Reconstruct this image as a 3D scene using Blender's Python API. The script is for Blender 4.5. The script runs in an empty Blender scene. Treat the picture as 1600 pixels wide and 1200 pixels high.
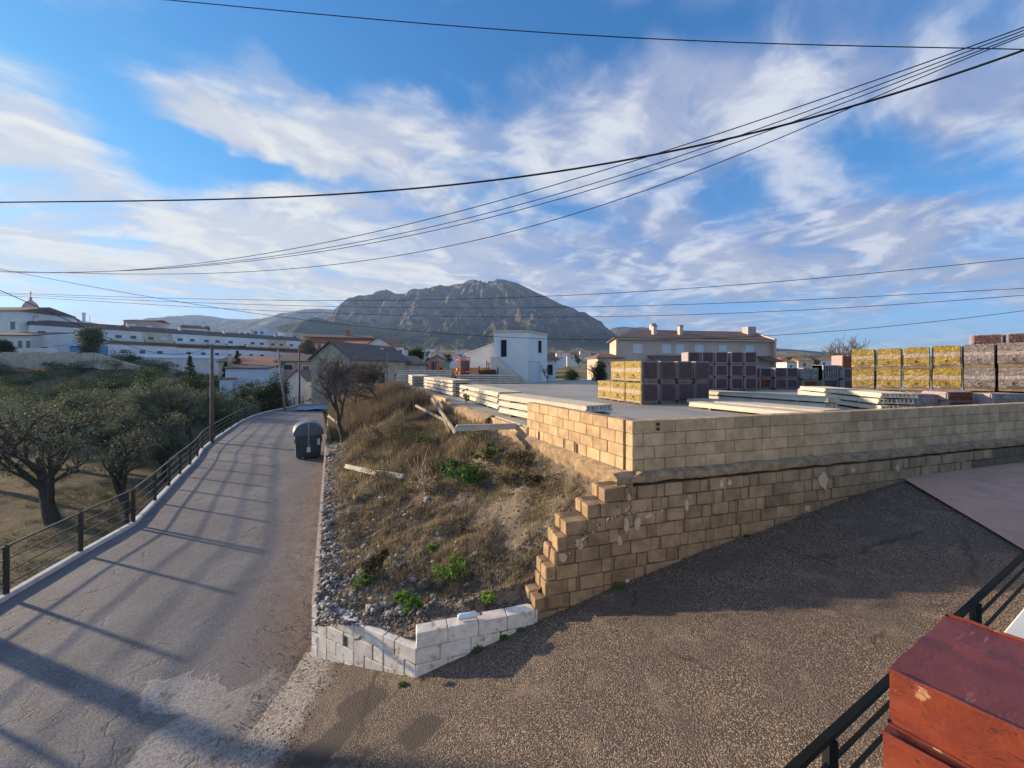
import bpy, bmesh, math, random
import numpy as np
from mathutils import Vector, Matrix, noise as mnoise

# ------------------------------------------------------------------ camera
SC = bpy.context.scene
COL = SC.collection
FPX, CX, HY, EYE = 600.0, 800.0, 575.0, 4.35     # measured: focal length, centre, horizon (1600 px wide photo), eye height

cam_d = bpy.data.cameras.new('camera')
cam = bpy.data.objects.new('camera', cam_d)
COL.objects.link(cam)
cam.location = (0, 0, EYE)
cam.rotation_euler = (math.radians(90), 0, 0)
cam_d.sensor_width = 36.0
cam_d.lens = 36.0 * FPX / 1600.0
cam_d.shift_y = -25.0 / 1600.0
cam_d.clip_start = 0.05
cam_d.clip_end = 30000
SC.camera = cam

# ------------------------------------------------------------------ sun, exposure
SUN_DIR = Vector((-0.9495, 0.3138, 0.0)).normalized()
SUN_EL = math.radians(11.2)
SUN_TO = Vector((SUN_DIR.x * math.cos(SUN_EL), SUN_DIR.y * math.cos(SUN_EL), math.sin(SUN_EL)))
sun_d = bpy.data.lights.new('sun', 'SUN')
sun = bpy.data.objects.new('sun', sun_d)
COL.objects.link(sun)
sun.rotation_euler = SUN_TO.to_track_quat('Z', 'Y').to_euler()
sun_d.energy = 5.0
sun_d.angle = math.radians(1.4)
sun_d.color = (1.0, 0.76, 0.50)
SC.view_settings.view_transform = 'Standard'
SC.view_settings.look = 'None'
SC.view_settings.exposure = 1.22
SC.view_settings.gamma = 1.0
SC.view_settings.use_curve_mapping = False
SC.render.engine = 'CYCLES'
SC.cycles.use_denoising = True
SC.cycles.max_bounces = 6
SC.cycles.diffuse_bounces = 3
SC.cycles.transparent_max_bounces = 8
SC.cycles.volume_bounces = 0


# ------------------------------------------------------------------ node helpers
class NB:
    def __init__(self, nt):
        self.nt = nt
    def add(self, t, **k):
        n = self.nt.nodes.new(t)
        for a, b in k.items():
            setattr(n, a, b)
        return n
    def put(self, sock, v):
        if isinstance(v, bpy.types.NodeSocket):
            self.nt.links.new(v, sock)
        elif v is not None:
            if isinstance(v, (tuple, list)) and len(v) == 3 and len(sock.default_value) == 4:
                v = (*v, 1.0)
            sock.default_value = v
    def m(self, op, a, b=None, c=None, clamp=False):
        n = self.add('ShaderNodeMath', operation=op, use_clamp=clamp)
        self.put(n.inputs[0], a)
        if b is not None: self.put(n.inputs[1], b)
        if c is not None: self.put(n.inputs[2], c)
        return n.outputs[0]
    def v(self, op, a, b=None, s=None):
        n = self.add('ShaderNodeVectorMath', operation=op)
        self.put(n.inputs[0], a)
        if b is not None: self.put(n.inputs[1], b)
        if s is not None: self.put(n.inputs['Scale'], s)
        return n.outputs['Value'] if op in ('DOT_PRODUCT', 'LENGTH', 'DISTANCE') else n.outputs[0]
    def sep(self, a):
        n = self.add('ShaderNodeSeparateXYZ'); self.put(n.inputs[0], a); return n.outputs
    def comb(self, x, y, z=0.0):
        n = self.add('ShaderNodeCombineXYZ')
        for i, q in enumerate((x, y, z)): self.put(n.inputs[i], q)
        return n.outputs[0]
    def noise(self, vec, scale=5.0, detail=4.0, rough=0.55, dist=0.0, col=False):
        n = self.add('ShaderNodeTexNoise')
        self.put(n.inputs['Vector'], vec)
        n.inputs['Scale'].default_value = scale; n.inputs['Detail'].default_value = detail
        n.inputs['Roughness'].default_value = rough; n.inputs['Distortion'].default_value = dist
        return n.outputs['Color'] if col else n.outputs['Fac']
    def vor(self, vec, scale=5.0, feature='F1', out='Distance', rnd=1.0):
        n = self.add('ShaderNodeTexVoronoi', feature=feature)
        self.put(n.inputs['Vector'], vec)
        n.inputs['Scale'].default_value = scale; n.inputs['Randomness'].default_value = rnd
        return n.outputs[out]
    def rng(self, v, a, b, c=0.0, d=1.0, smooth=True):
        n = self.add('ShaderNodeMapRange', interpolation_type='SMOOTHSTEP' if smooth else 'LINEAR')
        for i, q in enumerate((v, a, b, c, d)): self.put(n.inputs[i], q)
        return n.outputs[0]
    def mix(self, f, a, b, mode='MIX'):
        n = self.add('ShaderNodeMix', data_type='RGBA', blend_type=mode)
        self.put(n.inputs[0], f); self.put(n.inputs[6], a); self.put(n.inputs[7], b)
        return n.outputs[2]
    def ramp(self, f, stops):
        n = self.add('ShaderNodeValToRGB')
        self.put(n.inputs[0], f)
        el = n.color_ramp.elements
        while len(el) < len(stops): el.new(0.5)
        for e, (p, c) in zip(el, stops):
            e.position = p; e.color = (*c, 1.0) if len(c) == 3 else c
        return n.outputs[0]
    def bump(self, h, strength=0.5, dist=0.02, normal=None):
        n = self.add('ShaderNodeBump')
        self.put(n.inputs['Height'], h)
        n.inputs['Strength'].default_value = strength; n.inputs['Distance'].default_value = dist
        if normal is not None: self.put(n.inputs['Normal'], normal)
        return n.outputs[0]


# ------------------------------------------------------------------ world: Nishita sky with cloud layer
def angles(px, py):
    dx = px - CX
    return math.atan2(dx, FPX), math.atan2(HY - py, math.hypot(FPX, dx))

world = bpy.data.worlds.new('World')
SC.world = world
world.use_nodes = True
wt = world.node_tree
wt.nodes.clear()
b = NB(wt)
wout = b.add('ShaderNodeOutputWorld')
bg = b.add('ShaderNodeBackground')
bg.inputs['Strength'].default_value = 0.10
wt.links.new(bg.outputs[0], wout.inputs[0])
sky = b.add('ShaderNodeTexSky', sky_type='NISHITA')
sky.sun_disc = False
sky.sun_elevation = SUN_EL
sky.sun_rotation = math.atan2(SUN_DIR.x, SUN_DIR.y)
sky.air_density = 1.0; sky.dust_density = 0.6; sky.ozone_density = 2.0; sky.altitude = 400
d3 = b.add('ShaderNodeTexCoord').outputs['Generated']
dx_, dy_, dz_ = b.sep(d3)
az = b.m('ARCTAN2', dx_, dy_)
el = b.m('ARCSINE', dz_)
ang0 = b.comb(az, el, 0.0)
zc = b.m('MAXIMUM', dz_, 0.0)
inv = b.m('DIVIDE', 1.0, b.m('ADD', zc, 0.10))
q0 = b.comb(b.m('MULTIPLY', dx_, inv), b.m('MULTIPLY', dy_, inv), 0.0)
# streak axis of the cirrus in the plane of the cloud layer
sa = (0.76, 0.65, 0.0); sb = (-0.65, 0.76, 0.0)
wq = b.noise(q0, 0.9, 3, 0.5, col=True)
qw = b.v('ADD', q0, b.v('SCALE', b.v('SUBTRACT', wq, (0.5, 0.5, 0.5)), s=0.9))
qs = b.comb(b.m('MULTIPLY', b.v('DOT_PRODUCT', qw, sa), 0.32), b.v('DOT_PRODUCT', qw, sb), 3.7)
n_big = b.noise(qw, 0.85, 3, 0.5)
n_mid = b.noise(b.v('ADD', qw, (7.3, 2.1, 0)), 2.3, 8, 0.56, 0.30)
n_str = b.noise(qs, 3.1, 8, 0.6, 0.25)
wa = b.noise(ang0, 5.0, 4, 0.55, col=True)
ang = b.v('ADD', ang0, b.v('SCALE', b.v('SUBTRACT', wa, (0.5, 0.5, 0.5)), s=0.16))
# large cloud banks and clear gaps of this afternoon: centre, half sizes, tilt (degrees, clockwise), weight
BANKS = [
    (560, 25, 330, 70, 6, -0.75), (900, 50, 130, 60, 0, -0.5), (200, 60, 260, 60, 8, -0.55), (180, 185, 90, 40, 30, -0.35),
    (230, 260, 130, 30, 10, -0.50), (30, 285, 70, 20, 0, -0.50), (290, 245, 120, 26, 14, -0.35), (180, 370, 70, 22, 10, -0.40),
    (60, 460, 150, 14, 0, -0.40), (480, 268, 130, 14, 16, -0.34), (1370, 235, 130, 45, 8, -0.60), (1150, 300, 60, 40, -30, -0.40),
    (900, 335, 120, 28, 12, -0.42), (1450, 290, 220, 30, -4, -0.25), (1150, 15, 70, 30, -50, -0.35), (1040, 30, 90, 30, 0, -0.4),
    (1350, 520, 320, 14, 0, -0.35), (1150, 470, 140, 10, 0, -0.38), (1480, 500, 220, 9, 0, -0.35), (420, 240, 70, 14, 14, -0.3),
    (1550, 20, 120, 60, 0, -0.22), (720, 140, 100, 24, 20, -0.18), (620, 340, 60, 14, 0, -0.3),
    (330, 232, 110, 16, 20, -0.35), (60, 330, 90, 10, 2, -0.42), (150, 320, 60, 10, 6, -0.25), (520, 120, 90, 26, 30, -0.25), (200, 150, 90, 24, 24, -0.25), (640, 300, 120, 9, 6, -0.25), (860, 400, 90, 14, 10, -0.2),
    (60, 190, 110, 60, 22, 0.45), (60, 245, 90, 24, 4, 0.42), (120, 290, 80, 18, 4, 0.30), (330, 150, 120, 40, 25, 0.25),
    (420, 215, 150, 26, 24, 0.42), (560, 180, 130, 40, 22, 0.28), (720, 180, 140, 55, 10, 0.35), (620, 245, 160, 36, 18, 0.40),
    (250, 345, 180, 34, 6, 0.35), (420, 305, 200, 24, 4, 0.40), (450, 400, 260, 40, 3, 0.38), (100, 400, 140, 20, 3, 0.36),
    (700, 400, 260, 60, 0, 0.40), (1000, 210, 160, 60, 0, 0.42), (1150, 130, 150, 60, 0, 0.34), (1040, 360, 160, 40, 24, 0.45),
    (1230, 300, 100, 70, 0, 0.45), (1380, 370, 260, 70, 0, 0.42), (1000, 425, 250, 30, 0, 0.40), (1500, 140, 200, 60, -8, 0.32),
    (1200, 210, 90, 40, -20, 0.30), (1000, 495, 130, 9, 0, 0.5), (1560, 330, 120, 30, -6, 0.28), (950, 100, 120, 50, -20, 0.22),
    (1400, 450, 300, 16, -2, 0.34), (300, 462, 240, 8, 2, 0.32), (700, 455, 300, 24, 0, 0.35), (1200, 505, 200, 7, 0, 0.3),
]
cov = None
for (cx, cy, rx, ry, rot, wgt) in BANKS:
    a0, e0 = angles(cx, cy)
    c_, s_ = math.cos(math.radians(rot)), math.sin(math.radians(rot))
    a1, e1 = angles(cx + rx * c_, cy + rx * s_)
    a2, e2 = angles(cx - ry * s_, cy + ry * c_)
    v1 = Vector((a1 - a0, e1 - e0, 0)); v2 = Vector((a2 - a0, e2 - e0, 0))
    # inverse of the 2x2 frame
    det = v1.x * v2.y - v1.y * v2.x
    i1 = (v2.y / det, -v2.x / det, 0); i2 = (-v1.y / det, v1.x / det, 0)
    p = b.v('SUBTRACT', ang, (a0, e0, 0))
    u = b.v('DOT_PRODUCT', p, i1); w = b.v('DOT_PRODUCT', p, i2)
    r2 = b.m('MULTIPLY_ADD', u, u, b.m('MULTIPLY', w, w))
    g = b.m('POWER', 0.42, r2)
    cov = b.m('MULTIPLY_ADD', g, wgt, cov if cov is not None else 0.0)
cov = b.m('MAXIMUM', b.m('MINIMUM', cov, 0.55), -0.75)
n_fine = b.noise(b.v('ADD', b.v('SCALE', qs, s=1.0), (1.0, 5.0, 0)), 9.0, 7, 0.62, 0.3)
dens = b.m('MULTIPLY_ADD', n_big, 0.35, b.m('MULTIPLY_ADD', n_mid, 1.15, b.m('MULTIPLY_ADD', n_str, 1.35, b.m('MULTIPLY_ADD', n_fine, 0.45, cov))))
dens = b.m('SUBTRACT', dens, 0.71)
alpha = b.m('MULTIPLY', b.rng(dens, 0.47, 1.50), b.rng(dz_, -0.02, 0.015))
thick = b.rng(dens, 1.05, 1.7)
n_off = b.noise(b.v('ADD', qw, (7.3 - 0.10, 2.1 + 0.035, 0)), 2.3, 8, 0.56, 0.30)
rel = b.m('MULTIPLY_ADD', b.m('SUBTRACT', n_off, n_mid), 1.4, 0.5)
lit = b.m('MULTIPLY_ADD', rel, 0.55, b.m('MULTIPLY', b.noise(b.v('ADD', qw, (3.0, 9.0, 0)), 1.1, 5, 0.55, 0.2), 0.45))
toward = b.rng(b.v('DOT_PRODUCT', d3, tuple(SUN_TO)), 0.0, 0.95)
shade_f = b.m('MULTIPLY', b.rng(lit, 0.38, 0.56), b.m('SUBTRACT', 1.0, b.m('MULTIPLY', toward, 0.55)))
low = b.rng(dz_, 0.02, 0.28)
white = b.mix(toward, (0.78, 0.83, 0.95), (0.98, 0.97, 0.92))
white = b.mix(b.m('MULTIPLY', b.m('SUBTRACT', 1.0, low), toward), white, (1.0, 0.90, 0.66))
grey = b.mix(low, (0.40, 0.48, 0.66), (0.26, 0.36, 0.64))
ccol = b.mix(b.m('MULTIPLY', shade_f, 0.9), white, grey)
ccol = b.mix(b.m('MULTIPLY', thick, 0.25), ccol, (1.0, 0.99, 0.97))
CS = 1.0 / 0.10 * 0.385
ccol = b.v('SCALE', ccol, s=CS)
skyc = b.mix(1.0, sky.outputs[0], (0.72, 1.12, 1.62), 'MULTIPLY')
skyc = b.v('DIVIDE', skyc, b.v('ADD', b.v('SCALE', skyc, s=0.10), (1.0, 1.0, 1.0)))
up = b.rng(dz_, 0.0, 0.5)
skyc = b.mix(1.0, skyc, b.mix(up, (0.74, 0.86, 1.12), (0.38, 0.79, 0.97)), 'MULTIPLY')
final = b.mix(alpha, skyc, ccol)
wt.links.new(final, bg.inputs['Color'])


# ------------------------------------------------------------------ general helpers
def P(px, py, D):
    return Vector(((px - CX) / FPX * D, D, EYE - (py - HY) / FPX * D))
def G(px, py, z=0.0):
    D = FPX * (EYE - z) / (py - HY)
    return Vector(((px - CX) / FPX * D, D, z))

def tag(o, label=None, cat=None, group=None, kind=None):
    if label: o['label'] = label
    if cat: o['category'] = cat
    if group: o['group'] = group
    if kind: o['kind'] = kind
    return o
def thing(name, label, cat, loc=(0, 0, 0), rz=0.0, group=None):
    o = bpy.data.objects.new(name, None)
    COL.objects.link(o)
    o.location = loc; o.rotation_euler = (0, 0, rz)
    o.empty_display_size = 0.2
    return tag(o, label, cat, group)
def link_mesh(name, me, parent=None, loc=None, rz=0.0, scale=None):
    o = bpy.data.objects.new(name, me)
    COL.objects.link(o)
    if parent is not None: o.parent = parent
    if loc is not None: o.location = loc
    if rz: o.rotation_euler = (0, 0, rz)
    if scale is not None: o.scale = scale
    return o
def mesh_np(name, verts, faces, mats, smooth=False, fmat=None):
    verts = np.asarray(verts, dtype=np.float32).reshape(-1, 3)
    faces = np.asarray(faces, dtype=np.int32)
    k = faces.shape[1]
    me = bpy.data.meshes.new(name)
    me.vertices.add(len(verts)); me.vertices.foreach_set('co', verts.ravel())
    me.loops.add(faces.size); me.loops.foreach_set('vertex_index', faces.ravel())
    me.polygons.add(len(faces))
    me.polygons.foreach_set('loop_start', np.arange(0, faces.size, k, dtype=np.int32))
    me.polygons.foreach_set('loop_total', np.full(len(faces), k, dtype=np.int32))
    if fmat is not None: me.polygons.foreach_set('material_index', np.asarray(fmat, dtype=np.int32))
    me.update(calc_edges=True)
    if smooth: me.polygons.foreach_set('use_smooth', np.ones(len(faces), dtype=bool))
    for m_ in (mats if isinstance(mats, (list, tuple)) else [mats]): me.materials.append(m_)
    return me
def grid_mesh(name, X, Y, Z, m_, smooth=True):
    r, c = X.shape
    v = np.stack([X, Y, Z], -1).reshape(-1, 3)
    i = np.arange(r * c).reshape(r, c)
    f = np.stack([i[:-1, :-1], i[:-1, 1:], i[1:, 1:], i[1:, :-1]], -1).reshape(-1, 4)
    return mesh_np(name, v, f, m_, smooth)

class MB:
    """collects boxes, bars and tubes for one part"""
    def __init__(self): self.v = []; self.f = []
    def add(self, vs, fs):
        n = len(self.v); self.v += [tuple(p) for p in vs]; self.f += [tuple(n + i for i in q) for q in fs]
        return self
    def box(self, x0, x1, y0, y1, z0, z1):
        vs = [(x0, y0, z0), (x1, y0, z0), (x1, y1, z0), (x0, y1, z0), (x0, y0, z1), (x1, y0, z1), (x1, y1, z1), (x0, y1, z1)]
        return self.add(vs, [(3, 2, 1, 0), (4, 5, 6, 7), (0, 1, 5, 4), (1, 2, 6, 5), (2, 3, 7, 6), (3, 0, 4, 7)])
    def prism(self, pts, z0, z1):
        n = len(pts)
        vs = [(p[0], p[1], z0) for p in pts] + [(p[0], p[1], z1) for p in pts]
        return self.add(vs, [tuple(range(n))[::-1], tuple(range(n, 2 * n))] + [(i, (i + 1) % n, n + (i + 1) % n, n + i) for i in range(n)])
    def bar(self, a, c, w, h=None, up=(0, 0, 1)):
        a = Vector(a); c = Vector(c); h = h or w
        d = (c - a).normalized(); u = Vector(up)
        s = d.cross(u)
        if s.length < 1e-4: s = d.cross(Vector((0, 1, 0)))
        s.normalize(); u = s.cross(d).normalized()
        vs = [p + s * i * w / 2 + u * j * h / 2 for p in (a, c) for i, j in ((-1, -1), (1, -1), (1, 1), (-1, 1))]
        return self.add(vs, [(0, 1, 2, 3), (7, 6, 5, 4), (0, 4, 5, 1), (1, 5, 6, 2), (2, 6, 7, 3), (3, 7, 4, 0)])
    def tube(self, pts, r, n=6, caps=True):
        pts = [Vector(p) for p in pts]
        rr = r if isinstance(r, (list, tuple)) else [r] * len(pts)
        base = len(self.v)
        for i, p in enumerate(pts):
            d = (pts[min(i + 1, len(pts) - 1)] - pts[max(i - 1, 0)]).normalized()
            s = d.cross(Vector((0, 0, 1)))
            if s.length < 1e-3: s = d.cross(Vector((0, 1, 0)))
            s.normalize(); u = s.cross(d)
            for k in range(n):
                t = 2 * math.pi * k / n
                self.v.append(tuple(p + (s * math.cos(t) + u * math.sin(t)) * rr[i]))
        for i in range(len(pts) - 1):
            for k in range(n):
                a = base + i * n + k; b_ = base + i * n + (k + 1) % n
                self.f.append((a, b_, b_ + n, a + n))
        if caps:
            self.f.append(tuple(base + k for k in range(n))[::-1])
            self.f.append(tuple(base + (len(pts) - 1) * n + k for k in range(n)))
        return self
    def quad(self, a, b_, c, d): return self.add([a, b_, c, d], [(0, 1, 2, 3)])
    def mesh(self, name, m_, smooth=False):
        me = bpy.data.meshes.new(name)
        me.from_pydata(self.v, [], self.f); me.update()
        for q in (m_ if isinstance(m_, (list, tuple)) else [m_]): me.materials.append(q)
        if smooth: me.polygons.foreach_set('use_smooth', [True] * len(me.polygons))
        return me
    def build(self, name, m_, parent=None, smooth=False, **k):
        return link_mesh(name, self.mesh(name, m_, smooth), parent, **k)

def bevel_obj(o, w=0.01, seg=1):
    md = o.modifiers.new('bevel', 'BEVEL'); md.width = w; md.segments = seg; md.limit_method = 'ANGLE'
    return o

# ---- noise on numpy arrays (sum of value noise octaves)
def vnoise(x, y, seed=0):
    xi = np.floor(x).astype(np.int64); yi = np.floor(y).astype(np.int64)
    xf = x - xi; yf = y - yi
    def h(a, c):
        n = (a * 374761393 + c * 668265263 + seed * 982451653) & 0x7fffffff
        n = ((n ^ (n >> 13)) * 1274126177) & 0x7fffffff
        return ((n ^ (n >> 16)) & 0xffff) / 65535.0
    u = xf * xf * (3 - 2 * xf); w = yf * yf * (3 - 2 * yf)
    return (h(xi, yi) * (1 - u) + h(xi + 1, yi) * u) * (1 - w) + (h(xi, yi + 1) * (1 - u) + h(xi + 1, yi + 1) * u) * w
def fbm(x, y, octs=5, seed=0, gain=0.5):
    a = 1.0; s = 0.0; t = 0.0; x = np.asarray(x, float); y = np.asarray(y, float)
    for i in range(octs):
        s = s + a * vnoise(x, y, seed + i * 17); t += a; a *= gain; x = x * 2.03 + 11.3; y = y * 2.03 + 5.7
    return s / t
def sstep(v, a, c):
    t = np.clip((np.asarray(v, float) - a) / (c - a), 0, 1); return t * t * (3 - 2 * t)

# ------------------------------------------------------------------ materials
def new_mat(name):
    m_ = bpy.data.materials.new(name); m_.use_nodes = True
    nt = m_.node_tree
    bs = nt.nodes['Principled BSDF']
    return m_, NB(nt), bs
def geo_pos(b): return b.add('ShaderNodeNewGeometry').outputs['Position']
def obj_co(b): return b.add('ShaderNodeTexCoord').outputs['Object']
def obj_rand(b): return b.add('ShaderNodeObjectInfo').outputs['Random']

def mat(name, c, rough=0.8, var=0.25, scale=3.0, bump=0.3, bscale=40.0, bdist=0.01, c2=None, rand=0.0, metal=0.0, spec=0.3, detail=5, world=True, dirt=None):
    """base colour with broken-up tone, fine relief, optional second colour, per-object variation and dirt"""
    m_, b, bs = new_mat(name)
    co = geo_pos(b) if world else obj_co(b)
    n = b.noise(co, scale, detail, 0.6, 0.2)
    c = tuple(c)
    dk = tuple(x * (1 - var) for x in c) if c2 is None else tuple(c2)
    br = tuple(min(1, x * (1 + var * 0.6)) for x in c) if c2 is None else c
    col = b.mix(b.rng(n, 0.32, 0.68), dk, br)
    n2 = b.noise(co, scale * 9, 4, 0.6)
    col = b.mix(b.m('MULTIPLY', b.rng(n2, 0.35, 0.7), var * 0.8), col, tuple(x * 0.55 for x in c))
    if rand:
        r_ = obj_rand(b)
        col = b.mix(1.0, col, b.mix(r_, (1 - rand,) * 3, (1 + rand,) * 3), 'MULTIPLY')
    if dirt:
        dn = b.noise(co, dirt[1], 6, 0.65, 0.4)
        col = b.mix(b.rng(dn, dirt[2], dirt[2] + 0.14), col, dirt[0])
    b.put(bs.inputs['Base Color'], col)
    bs.inputs['Roughness'].default_value = rough
    bs.inputs['Metallic'].default_value = metal
    bs.inputs['Specular IOR Level'].default_value = spec
    if bump:
        h = b.noise(co, bscale, 5, 0.65)
        b.put(bs.inputs['Normal'], b.bump(h, bump, bdist))
    return m_

# ------------------------------------------------------------------ plan of the place (metres)
W0 = Vector((1.85, 5.91, 0)); WR = Vector((0.957, 0.29, 0)).normalized(); WL = Vector((-0.411, 0.912, 0)).normalized()   # block wall corner, right run, left run
WRN = Vector((WR.y, -WR.x, 0)); WLN = Vector((-WL.y, WL.x, 0))                 # outward normals: right run faces the ramp, left run faces the bank
WALL_TOP, YARD_Z = 3.53, 2.93
K0 = Vector((-3.01, 5.76, 0)); K1 = Vector((-12.8, 26.6, 0)); KD = (K1 - K0).normalized()   # kerb wall between road and bank
LC = Vector((-1.21, 4.85, 0)); LR = Vector((0.37, 5.33, 0))                     # low white wall corner, its right end
FENCE = [(-9.0, 5.55), (-9.55, 7.25), (-10.04, 8.94), (-10.5, 10.65), (-11.5, 12.37), (-12.42, 13.9), (-13.35, 15.45), (-14.2, 16.95), (-15.15, 18.5), (-16.45, 20.4),
         (-18.05, 23.3), (-19.1, 25.4), (-20.2, 27.6), (-21.4, 30.0), (-22.5, 32.4), (-23.5, 35.0), (-24.2, 37.8), (-24.5, 40.8), (-24.7, 43.6), (-25.3, 46.5)]
FENCE_ALL = [(-7.2, 0.3), (-7.85, 2.1), (-8.45, 3.85)] + FENCE

def poly_x(pts, y):
    ys = [p[1] for p in pts]; xs = [p[0] for p in pts]
    return np.interp(y, ys, xs)
def fence_x(y):
    y = np.asarray(y, float)
    e = poly_x(FENCE_ALL, y)
    e = np.where(y < 0.3, -7.2 + (0.3 - y) * 0.35, e)
    return np.where(y > 46.5, -25.3 - (y - 46.5) * 0.5, e)

RX = [-60, -3.3, -3.0, -2.2, -1.21, 0.37, 1.8, 3.0, 5.0, 6.7, 7.87, 9, 60]
RZ = [0.0, 0.0, 0.02, 0.20, 0.43, 0.83, 1.15, 1.40, 1.72, 2.0, 2.13, 2.15, 2.2]
def ramp_z(x, y=None):
    x = np.asarray(x, float)
    return (np.interp(x - 0.18, RX, RZ) + np.interp(x + 0.18, RX, RZ) + np.interp(x, RX, RZ)) / 3

def wall_line_y(x):   # y of the right run at x
    return W0.y + (np.asarray(x, float) - W0.x) * WR.y / WR.x

def bank_uv(x, y):
    """0 at the kerb wall, 1 at the yard wall line"""
    x = np.asarray(x, float); y = np.asarray(y, float)
    kx = K0.x + (y - K0.y) * KD.x / KD.y
    kx = np.where(y < K0.y, LC.x - (y - LC.y) / (K0.y - LC.y) * (LC.x - K0.x), kx)
    lx = np.where(y >= W0.y, W0.x + (y - W0.y) * WL.x / WL.y, W0.x + (y - W0.y) * (W0.x - LR.x) / (W0.y - LR.y))
    lx = np.where(y < LR.y, LC.x + (y - LC.y) / (LR.y - LC.y) * (LR.x - LC.x), lx)
    return (x - kx) / np.maximum(lx - kx, 0.3)
def bank_z(x, y):
    x = np.asarray(x, float); yy = np.asarray(y, float)
    t = np.clip(bank_uv(x, yy), 0.0, 1.3)
    top = np.interp(yy, [4.85, 5.33, 5.37, 5.42, 5.47, 5.57, 5.65, 5.8, 6.5, 9.5, 12, 30], [0.93, 0.97, 1.22, 1.55, 1.85, 2.1, 2.32, 2.48, 2.60, 2.66, 2.72, 2.75])
    p = np.interp(yy, [5.3, 5.8, 8, 10, 14], [3.0, 4.2, 2.6, 1.6, 1.15])
    base = np.interp(yy, [4.85, 5.6, 12], [0.80, 0.80, 0.84]) + 0.14 * sstep(x, -1.6, -0.9) * sstep(yy, 5.9, 5.0)
    z = base + (top - base) * np.minimum(t, 1.0) ** p + 0.03 * np.maximum(t - 1, 0)
    m = sstep(t, 0.03, 0.2) * sstep(yy, 5.2, 6.2) * (1 - 0.5 * sstep(t, 0.9, 1.0))
    ns = (fbm(x * 1.3, yy * 1.3, 5, 3) - 0.5) * 0.36 * m
    z = z + ns + (fbm(x * 7, yy * 7, 3, 9) - 0.5) * 0.07
    dist = yy - (5.33 + 0.303 * (x - 0.3))
    tx = np.interp(x, [-1.2, 0.1, 0.3, 0.42, 0.55, 0.70, 0.85, 1.1, 1.37, 1.85], [0.95, 0.95, 1.0, 1.12, 1.42, 1.75, 1.95, 2.15, 2.35, 2.52])
    lim = tx + 1.5 * np.maximum(dist - 0.38, 0)
    z = np.where((x > -1.2) & (x < 1.9), np.minimum(z, lim), z)
    hug = (x > 0.25) & (x < 1.9) & (dist < 0.5)
    return np.where(hug, np.maximum(z, tx - 0.12), z)

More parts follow.
